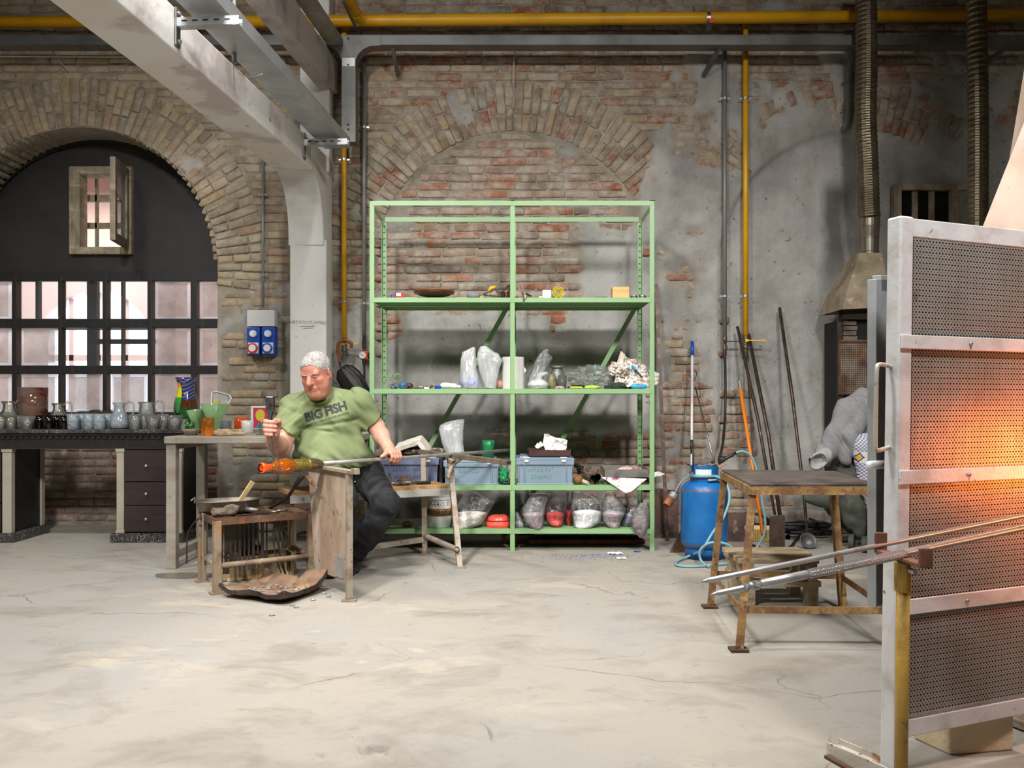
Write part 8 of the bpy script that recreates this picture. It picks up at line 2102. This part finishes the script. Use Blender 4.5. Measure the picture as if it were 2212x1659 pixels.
b = MB(); b.lathe([(.027, .034), (.0265, .1), (.022, .1), (.022, .05), (0, .05)], tp(1457, 1066, 5.73), 18, R_); b.build('burner_cup', mat('burnt_orange_rust', (150, 88, 52), .7, .2, [((104, 66, 48), 12, .45, .62)]), bw)
b = MB(); b.tube([tp(1497, 1018, 5.8), tp(1497, 985, 5.85), tp(1495, 965, 5.86)], [.006, .006, .009], 8); b.tube([tp(1495, 980, 5.86), tp(1494, 950, 5.87)], .011, 8); b.build('wand_grip', M_BLKR, bw, smooth=True)
b = MB(); b.bar(tp(1488, 1024, 5.76), tp(1492, 1012, 5.76), .014, .01); b.build('tap', M_ZINC, bw)
# ================================================================== things leaning on the wall
M_PIPEB = mat('browned_iron_bar', (72, 58, 52), .45, .6, [((104, 88, 78), (8, 8, 20), .5, .7)])
def lean(name, label, pts, r, m, cat, extra=None, n=10):
 root = thing(name, label, cat, pts[-1])
 b = MB(); b.tube(pts, r, n); b.build('shaft', m, root, smooth=True)
 return root
b = MB(); b.bar(P(1417, 614, 6.93), P(1442, 1178, 6.55), .028, .008, up=(0, -1, 0)); tag(b.build('iron_strip', M_PIPEB), 'long dark iron strip leaning right of the shelving', 'strip')
l1 = lean('handled_pole', 'slim silver pole with a blue grip behind the gas bottle', [P(1495.5, 740, 6.9), P(1493, 1205, 6.3)], .0105, M_ALU, 'pole')
b = MB(); b.tube([P(1495.5, 738, 6.9), P(1495.3, 768, 6.86)], .0145, 12); b.build('grip', M_BLUE, l1, smooth=True)
l2 = lean('ring_rod', 'thin steel rod with a ring end leaning behind the gas bottle', [P(1502, 836, 6.92), P(1543, 1000, 6.3)], .006, M_STEEL, 'rod')
b = MB(); c = P(1497, 808, 6.93); b.tube([c + V(math.cos(a) * .03, 0, math.sin(a) * .035) for a in np.linspace(-1.2, 4.2, 16)], .005, 6); b.build('ring', M_STEEL, l2, smooth=True)
b = MB(); b.tube([P(1539, 996, 6.3), P(1546, 1010, 6.28)], .012, 8); b.build('ferrule', M_BLKR, l2)
bh = thing('black_air_hose', 'black rubber hose hanging from the grey pipe valve', 'hose', P(1553, 990, 6.4))
b = MB(); b.tube(bez([P(1566, 762, 6.92), P(1567, 830, 6.92), P(1566, 900, 6.85), P(1561, 960, 6.6), P(1553, 992, 6.2)], 6), .0105, 8); b.build('hose_run', M_BLKR, bh, smooth=True)
b = MB(); b.tube([P(1566, 745, 6.925), P(1566, 768, 6.92)], .014, 8); b.build('hose_tail', M_BLKR, bh)
br_ = lean('push_broom', 'orange-handled broom with yellow bristles leaning on the wall', [P(1599, 838, 6.88), P(1648, 1152, 6.50)], .0135, mat('orange_handle', (236, 128, 24), .45), 'broom')
b = MB(); b.tube([P(1597, 823, 6.895), P(1600, 842, 6.88)], .015, 10); b.build('hang_cap', M_GREYP, br_)
hc_ = FL(1650, 1172); b = MB(); b.box(hc_ + V(.0, .06, .105), (.26, .05, .028), -.15); b.build('broom_block', M_WOODP, br_, bevel=.004)
b = MB(); b.box(hc_ + V(.0, .06, .048), (.25, .055, .09), -.15); b.build('bristles', mat('yellow_bristle', (168, 140, 76), .95, 0, [((110, 88, 48), (120, 120, 8), .5, .62)], bump=(200, .8)), br_)
pd_ = lean('furnace_paddle', 'long iron paddle with a broad flat blade leaning on the wall', [P(1593, 706, 6.92), P(1636, 900, 6.6), P(1674, 1112, 6.22)], [.0125, .0125, .010], M_PIPEB, 'paddle')
b = MB(); b.prism([(-.045, .0), (.055, .0), (.06, -.02), (.062, -.26), (-.05, -.26), (-.05, -.02)], P(1677, 1114, 6.2), (1, 0, .12), (-.06, -.22, .97), .008); b.build('blade', mat('burnt_blade', (92, 74, 66), .6, .4, [((70, 56, 50), 9, .45, .65)]), pd_)
lean('iron_rod', 'plain dark iron rod leaning beside the paddle', [P(1617, 722, 6.93), P(1660, 940, 6.6), P(1690, 1150, 6.3)], .0145, M_PIPEB, 'rod')
lean('iron_rod', 'thin bent iron rod behind the orange broom handle', [P(1612, 770, 6.94), P(1622, 900, 6.8), P(1625, 980, 6.7), P(1630, 1165, 6.6)], .006, M_PIPEB, 'rod')
ld = lean('iron_ladle', 'long-handled iron ladle leaning on the wall', [P(1684, 665, 6.95), P(1712, 860, 6.65), P(1736, 1060, 6.38), P(1743, 1148, 6.27)], [.0135, .0135, .012, .011], M_PIPEB, 'ladle')
lc = P(1746, 1168, 6.22); Rl = (V(.10, -.86, .5)).to_track_quat('Z', 'Y').to_matrix()
b = MB(); b.lathe([(0, -.052), (.028, -.047), (.048, -.028), (.06, 0), (.0615, .003), (.056, .002), (.044, -.024), (.025, -.042), (0, -.046)], lc, 28, Rl, sx=1.05); b.build('bowl', mat('grey_ladle_iron', (98, 96, 98), .5, .5), ld, smooth=True)
# coiled black hoses
ch = thing('coiled_hose', 'tangled black hose on the floor at the foot of the wall', 'hose', FL(1740, 1180))
rr = random.Random(4); pts = []
for k in range(46):
 a = k * .72; ra = .17 + .06 * math.sin(k * 1.7)
 c = FL(1735, 1168); pts.append(V(c.x + math.cos(a) * ra * 1.4 + rr.uniform(-.03, .03), c.y + .22 + math.sin(a) * ra * .7, .012 + .0024 * k + .012 * abs(math.sin(k * 2.3))))
b = MB(); b.tube(bez(pts, 5), .0115, 8); b.build('hose_coil', M_BLKR, ch, smooth=True)
b = MB(); b.tube(bez([FL(1620, 1180) + V(0, 0, .012), FL(1660, 1190) + V(0, 0, .012), FL(1705, 1186) + V(0, 0, .012), FL(1725, 1165) + V(0, 0, .02), FL(1765, 1150) + V(0, 0, .05)], 6), .0105, 8); b.build('hose_tail', M_BLKR, ch, smooth=True)
b = MB(); b.tube(bez([P(1605, 1150, 6.7), P(1602, 1120, 6.8), P(1612, 1108, 6.8), P(1645, 1114, 6.75), P(1690, 1140, 6.6), FL(1720, 1158) + V(0, 0, .04)], 6), .0105, 8); b.build('hose_arc', M_BLKR, ch, smooth=True)
cp = FL(1702, 1166); b = MB(); b.lathe([(.021, 0), (.021, .16), (.015, .16), (.015, 0), (.021, 0)], cp + V(0, .0, .022), 16, Matrix.Rotation(-math.pi / 2, 3, 'X')); tag(b.build('pipe_stub', M_GREYP), 'grey pipe stub on the floor seen end-on', 'pipe')
# plates by the bottle
M_PLATE = mat('purple_rust_plate', (84, 66, 62), .8, .2, [((112, 84, 72), 6, .45, .62), ((150, 146, 134), 9, .6, .7), ((54, 42, 40), 14, .55, .7)], bump=(30, .3))
b = MB(); b.prism([(0, 0), (.20, 0), (.20, .37), (0, .39)], V((1409 - 1106) * 6.75 / F, 6.72, 0), (1, 0, 0), (0, .12, .99), .012); tag(b.build('iron_plate', M_PLATE), 'tall stained iron plate leaning right of the shelving', 'plate')
b = MB(); b.prism([(0, 0), (.17, 0), (.17, .22), (0, .22)], V((1570 - 1106) * 6.6 / F, 6.55, 0), (1, 0, 0), (0, .1, .99), .012); tag(b.build('iron_plate', M_PLATE), 'dark iron plate standing right of the gas bottle', 'plate')
b = MB(); b.prism([(0, 0), (.12, 0), (.12, .17), (.09, .17)], FL(1446, 1194), (.98, .2, 0), (0, 0, 1), .008); tag(b.build('iron_bracket', M_RUST), 'small triangular iron bracket on the floor by the gas bottle', 'bracket')
# rough stone footing
def foot(p):
 return d_box(p, (2.25, 7.0, .06), (.78, .10, .13), .03) + .03 * fbm(p * 7, 4)
fv, ff = sdf_mesh(foot, (1.4, 6.82, 0), (3.1, 7.05, .26), .018)
tag(mesh_obj('baseboard_back', fv, ff, M_WALL, smooth=True, attr={'pl': np.full(len(fv), .15)}), kind='structure')
# ================================================================== clothes on the trolley
def fab(name, c): return mat(name, c, .95, 0, [(tuple(int(x * .93) for x in c), 60, .45, .7)], bump=(220, .25, .003), spec=.15)
YH = 6.15
def pp(x, y, dy=0): return A(P(x, y, YH + dy))
hd_ = thing('grey_sweatshirt', 'grey sweatshirt draped over the trolley behind the steel table', 'sweatshirt', P(1830, 1015, YH))
def hood_sdf(p):
 q = p.copy(); q[:, 1] = YH + (q[:, 1] - YH) * 1.35
 d = d_cone(q, pp(1836, 896), pp(1784, 985, -.05), .122, .072)
 d = smin(d, d_chain(q, [pp(1925, 880), pp(1872, 884), pp(1838, 892)], [.15, .135, .11], .05), .05)
 d = smin(d, d_cone(q, pp(1885, 890, .03), pp(1862, 1000, .03), .12, .11), .03)
 d = smin(d, d_chain(q, [pp(1862, 900, -.08), pp(1842, 945, -.1), pp(1830, 990, -.08)], [.07, .065, .055], .03), .014)
 ax = (p[:, 0] * .86 + p[:, 2] * .5)
 f = (1 - 2 * np.abs(vnoise(np.stack([ax * 16, p[:, 1] * 5, (p[:, 2] - p[:, 0] * .5) * 2.6], 1)))) * .024
 return d + f + vnoise(p * 8) * .006
hv_, hf_ = sdf_mesh(hood_sdf, pp(1740, 1040) - A((0, .3, 0)), pp(1935, 815) + A((0, .25, 0)), .010)
mesh_obj('sweatshirt_body', hv_, hf_, fab('grey_marl', (138, 138, 140)), hd_, smooth=True)
def cuff_sdf(p):
 return smax(d_cone(p, pp(1782, 984, -.08), pp(1764, 998, -.11), .058, .056), -d_cone(p, pp(1772, 994, -.12), pp(1752, 1006, -.18), .044, .05), .006) + .005 * vnoise(np.stack([p[:, 0] * 90, p[:, 1] * 90, p[:, 2] * 10], 1))
cv, cf_ = sdf_mesh(cuff_sdf, pp(1738, 1035) - A((0, .22, 0)), pp(1812, 950) + A((0, .1, 0)), .007)
mesh_obj('cuff', cv, cf_, fab('pale_grey_rib', (160, 160, 160)), hd_, smooth=True)
def knit_mat():
 t = NT('patterned_knit'); p = t.objco(); s = t.sep(p)
 u = t.math('MULTIPLY', s[0], 150); v = t.math('MULTIPLY', s[2], 130)
 l = t.math('MAXIMUM', t.math('ABSOLUTE', t.math('SINE', t.math('ADD', u, v))), t.math('ABSOLUTE', t.math('SINE', t.math('SUBTRACT', u, v))))
 c = t.mix(t.rng(l, .93, .97), C255(206, 206, 214), C255(56, 64, 104))
 zb_ = t.rng(s[2], .455, .46); zt_ = t.rng(s[2], .535, .54, 1, 0)
 band = t.math('MULTIPLY', zb_, zt_)
 dm = t.math('ADD', t.math('ABSOLUTE', t.math('SINE', t.math('MULTIPLY', s[0], 42))), t.math('MULTIPLY', t.math('ABSOLUTE', t.math('SUBTRACT', s[2], .4975)), 26))
 bc = t.mix(t.rng(dm, .62, .68), C255(226, 172, 62), C255(216, 214, 214)); bc = t.mix(t.math('MULTIPLY', t.rng(dm, .68, .7), t.rng(dm, .95, 1, 1, 0)), bc, C255(60, 68, 110))
 return t.done(t.bsdf(t.mix(band, c, bc), .95, 0, .15, t.noise(p, 300, 2), .3, .003))
kn_ = thing('patterned_sweater', 'white and navy patterned sweater hanging under the grey sweatshirt', 'sweater', P(1875, 1140, YH - .12))
def knit_sdf(p):
 d = d_chain(p, [pp(1872, 965, -.10), pp(1880, 1050, -.10), pp(1892, 1130, -.09)], [.10, .075, .03], .03)
 d = smin(d, d_cone(p, pp(1905, 960, -.08), pp(1900, 1040, -.08), .10, .06), .04)
 return d + vnoise(np.stack([p[:, 0] * 22, p[:, 1] * 8, p[:, 2] * 5], 1)) * .010
kv, kf = sdf_mesh(knit_sdf, pp(1828, 1150) - A((0, .3, 0)), pp(1945, 930) + A((0, .2, 0)), .010)
mesh_obj('knit_body', kv, kf, knit_mat(), kn_, smooth=True)
oj = thing('olive_jacket', 'dark olive jacket hanging from the trolley to the floor', 'jacket', P(1800, 1150, YH))
def jack_sdf(p):
 d = d_chain(p, [pp(1845, 1010, .05), pp(1790, 1075, .02), pp(1745, 1078, .0)], [.11, .07, .03], .05)
 d = smin(d, d_chain(p, [pp(1830, 1030, .04), pp(1830, 1090, .02), pp(1838, 1138, .0)], [.10, .075, .03], .04), .05)
 d = smin(d, d_chain(p, [pp(1852, 1020, .0), pp(1855, 1090, -.02), pp(1856, 1148, -.02)], [.065, .06, .055], .03), .02)
 d = smin(d, d_cone(p, pp(1880, 1030, .08), pp(1885, 1120, .08), .1, .08), .03)
 return d + vnoise(np.stack([(p[:, 0] + p[:, 2]) * 16, p[:, 1] * 8, (p[:, 0] - p[:, 2]) * 6], 1)) * .014 + vnoise(p * 15) * .006
jv, jf = sdf_mesh(jack_sdf, pp(1720, 1168) - A((0, .25, 0)), pp(1930, 985) + A((0, .35, 0)), .011)
mesh_obj('jacket_body', jv, jf, mat('dark_olive_cloth', (70, 74, 64), .8, 0, [((50, 54, 48), 7, .45, .68), ((92, 94, 82), 9, .58, .72)], bump=(60, .2)), oj, smooth=True)
ty = thing('trolley', 'dark two-wheeled trolley carrying the clothes', 'trolley', FL(1855, 1186))
for k, (x, y, r_) in enumerate(((1840, 1168, .062), (1868, 1172, .058))):
 b = MB(); c = P(x, y, 6.12 - .06 * k); c.z = r_; b.lathe([(.0, -.02), (r_ * .45, -.02), (r_ * .5, -.008), (r_ * .78, -.008), (r_ * .8, -.018), (r_ * .97, -.018), (r_, -.008), (r_, .008), (r_ * .97, .018), (0, .018)], c, 24, Matrix.Rotation(math.radians(62), 3, 'Z') @ Matrix.Rotation(math.pi / 2, 3, 'X')); b.build('wheel', mat('grey_green_rubber', (62, 64, 58), .7), ty, smooth=False)
b = MB(); b.tube([P(1842, 1160, 6.15), P(1880, 1160, 6.1)], .012, 8); b.tube([P(1895, 1165, 6.15), P(1905, 850, 6.25)], .014, 8); b.tube([P(1850, 1165, 6.25), P(1855, 860, 6.3)], .014, 8); b.build('frame', M_IRON, ty)
b = MB(); b.bar(FL(1812, 1172) + V(0, 0, .01), FL(1840, 1172) + V(0, 0, .01), .03, .012); b.bar(FL(1816, 1170) + V(0, 0, .0), FL(1816, 1170) + V(0, 0, .18), .03, .01); b.build('toe_plate', M_IRON, ty)
# ================================================================== small oven with hood and flues at the back
ov = thing('small_oven', 'small sooty oven with a rusty perforated door under a pyramid hood', 'oven', P(1860, 1120, 6.6))
YO = 6.55
b = MB(); b.box2(P(1822, 1120, YO), P(1935, 690, YO) + V(0, .4, 0)); b.build('oven_body', M_DARK, ov)
for x in (1811, 1879): MB().box2(P(x, 1130, YO - .03), P(x + 9, 668, YO - .03) + V(0, .03, 0)).build('frame_post', M_IRON, ov)
for k in range(4): MB().box2(P(1822, 735 - 11 * k, YO - .02), P(1852 - 2 * (k % 2), 726 - 11 * k, YO - .02) + V(0, .1, 0)).build('firebrick', mat('dusty_firebrick', (116, 108, 94), .9, 0, [((86, 78, 66), 9, .45, .65)]), ov)
def rperf():
 t = NT('rusty_perforated'); p = t.objco(); s = t.sep(p)
 c = t.mix(t.rng(t.noise(p, 9, 4), .4, .65), C255(124, 92, 66), C255(92, 66, 50))
 return t.done(t.bsdf(t.mix(t.rng(t.noise(p, 5, 3), .5, .7), c, C255(150, 140, 126)), .6, .4, .5))
a_, b_ = P(1813, 852, YO - .06), P(1880, 738, YO - .06)
b = MB(); perf_sheet(b, lambda u, v: V(a_.x + u, a_.y, a_.z + v), b_.x - a_.x, b_.z - a_.z, .0165, ((.0165, 'o'),), r_=.0048); b.build('perforated_door', rperf(), ov)
b = MB()
for (p_, q_) in ((V(a_.x, a_.y, a_.z), V(a_.x, a_.y, b_.z)), (V(b_.x, a_.y, a_.z), V(b_.x, a_.y, b_.z)), (V(a_.x, a_.y, b_.z), V(b_.x, a_.y, b_.z))): b.bar(p_, q_, .014, .014)
b.build('door_frame', M_RUST, ov)
hdd = thing('pyramid_hood', 'dusty pyramid hood with ribbed flue above the small oven', 'hood', P(1870, 668, 6.5))
M_HOOD = mat('dusty_hood', (148, 134, 112), .8, 0, [((116, 104, 84), 6, .42, .64), ((176, 164, 142), 10, .58, .7)], bump=(30, .2))
def hq(px, py, Y): return P(px, py, Y)
lw = [hq(1820, 668, 6.35), hq(1925, 664, 6.35), hq(1925, 664, 6.35) + V(0, .45, 0), hq(1820, 668, 6.35) + V(0, .45, 0)]
md = [hq(1828, 632, 6.36), hq(1922, 632, 6.36), hq(1922, 632, 6.36) + V(0, .43, 0), hq(1828, 632, 6.36) + V(0, .43, 0)]
tp_ = [hq(1856, 546, 6.5), hq(1905, 546, 6.5), hq(1905, 546, 6.5) + V(0, .17, 0), hq(1856, 546, 6.5) + V(0, .17, 0)]
b = MB(); b.add(lw + md + tp_, [(0, 1, 5, 4), (1, 2, 6, 5), (2, 3, 7, 6), (3, 0, 4, 7), (4, 5, 9, 8), (5, 6, 10, 9), (6, 7, 11, 10), (7, 4, 8, 11), (8, 9, 10, 11)]); b.build('hood_sheet', M_HOOD, hdd)
M_FLEX = mat('ribbed_flue_steel', (128, 118, 98), .35, .8, [((98, 88, 70), 9, .45, .68)])
def flex(parent, pts, r, n=16):
 path = bez(pts, 10); L = 0; out = []; rs = []
 for a, c in zip(path[:-1], path[1:]):
  m = max(2, int((c - a).length / .0085))
  for k in range(m): out.append(a.lerp(c, k / m))
 rs = [r * (1 + (.035 if k % 4 in (0, 1) else -.02)) for k in range(len(out))]
 b = MB(); b.tube(out, rs, n); return b.build('ribbed_flue', M_FLEX, parent, smooth=False)
flex(hdd, [P(1870, -60, 6.5), P(1872, 130, 6.5), P(1870, 250, 6.5), P(1874, 350, 6.52), P(1878, 470, 6.55)], .077)
b = MB(); b.lathe([(.08, .06), (.08, .05), (.074, .048), (.074, -.02), (.078, -.022), (.078, -.028), (.072, -.03), (.066, -.11), (.07, -.112), (.07, -.118), (.066, -.12), (.066, -.22), (.07, -.225), (.07, -.26)], P(1879, 482, 6.58), 24); b.build('smooth_collar', mat('shiny_flue_collar', (160, 152, 140), .25, .9), hdd, smooth=False)
fl2 = thing('flue_pipe', 'ribbed steel flue pipe rising behind the screen at the right', 'flue', P(2112, 480, 5.8))
flex(fl2, [P(2108, -60, 5.8), P(2111, 100, 5.8), P(2113, 250, 5.8), P(2113, 380, 5.8), P(2112, 600, 5.8)], .064)
# barred window and leaf in the back wall
w5 = thing('window_5', None, None, P(2000, 440, 6.97), kind='structure')
for (a, c, e, f) in ((1932, 1948, 397, 500), (2056, 2072, 397, 500), (1948, 2056, 397, 410), (1948, 2056, 492, 500)):
 MB().box2(P(a, f, 6.92), P(c, e, 6.92) + V(0, .07, 0)).build('casement_frame', M_OLDW, w5, bevel=.004)
for (a, c) in ((1971, 1983), (2007, 2019)): MB().box2(P(a, 492, 6.955), P(c, 410, 6.955) + V(0, .02, 0)).build('bar', M_OLDW, w5)
MB().box2(P(1948, 492, 6.97), P(2056, 410, 6.97) + V(0, .02, 0)).build('unlit_panel', mat('black_void_panel', (14, 13, 16), .15), w5)  # black panel standing in for the unlit space behind the bars
w6 = thing('window_6', None, None, P(2090, 440, 6.9), kind='structure')
for (p_, q_) in ((P(2072, 405, 6.9), P(2130, 398, 6.7)), (P(2072, 495, 6.9), P(2130, 495, 6.7))): MB().bar(p_, q_, .04, .05).build('leaf_rail', M_OLDW, w6)
MB().bar(P(2078, 500, 6.9), P(2078, 400, 6.9), .05, .04).build('leaf_stile', M_OLDW, w6)
b = MB(); b.add([P(2074, 495, 6.89), P(2130, 495, 6.69), P(2130, 400, 6.69), P(2074, 405, 6.89)], [(0, 1, 2, 3)]); b.build('pane', frost_mat('dusty_pane_b', (150, 152, 150), (128, 128, 124), .4, .25), w6)
# ================================================================== floor litter
for k, (px, py, s, lab) in enumerate(((1328, 1196, .035, 'torn white paper scrap before the shelving'), (1342, 1207, .022, 'small white paper flake on the floor before the shelving'), (1376, 1192, .016, 'tiny blue wrapper on the floor by the shelving post'))):
 c = FL(px, py); b = MB()
 b.grid(lambda u, v: c + V((u - .5) * 3.0 * s, (v - .5) * 2.2 * s, .004 + .014 * abs(mnoise.noise(V(u * 4 + k, v * 3, k)))), 8, 5); tag(b.build('paper_scrap', M_PAPER if k < 2 else mat('blue_wrapper', (86, 110, 170), .5), solid=.0015), lab, 'paper')
b = MB(); rr = random.Random(9)
for k in range(420):
 c = FL(1275 + rr.gauss(0, 55), 1197 + abs(rr.gauss(0, 7))); s = rr.uniform(.0015, .0035)
 b.box(c + V(0, 0, s / 2), (s, s, s), rr.random())
tag(b.build('blue_grains', mat('blue_grain', (70, 84, 170), .5)), 'spilled blue glass grains on the floor before the shelving', 'grains', kind='stuff')
b = MB()
for k in range(260):
 c = FL(rr.uniform(100, 1900), 1200 + 420 * rr.random() ** 1.4); s = rr.uniform(.001, .003)
 b.box(c + V(0, 0, s * .4), (s * 1.3, s, s * .8), rr.random() * 3)
tag(b.build('floor_specks', mat('pale_chip', (226, 222, 214), .4, 0, [((110, 170, 90), 3, .62, .66)])), 'fine pale chips scattered over the concrete floor', 'chips', kind='stuff')
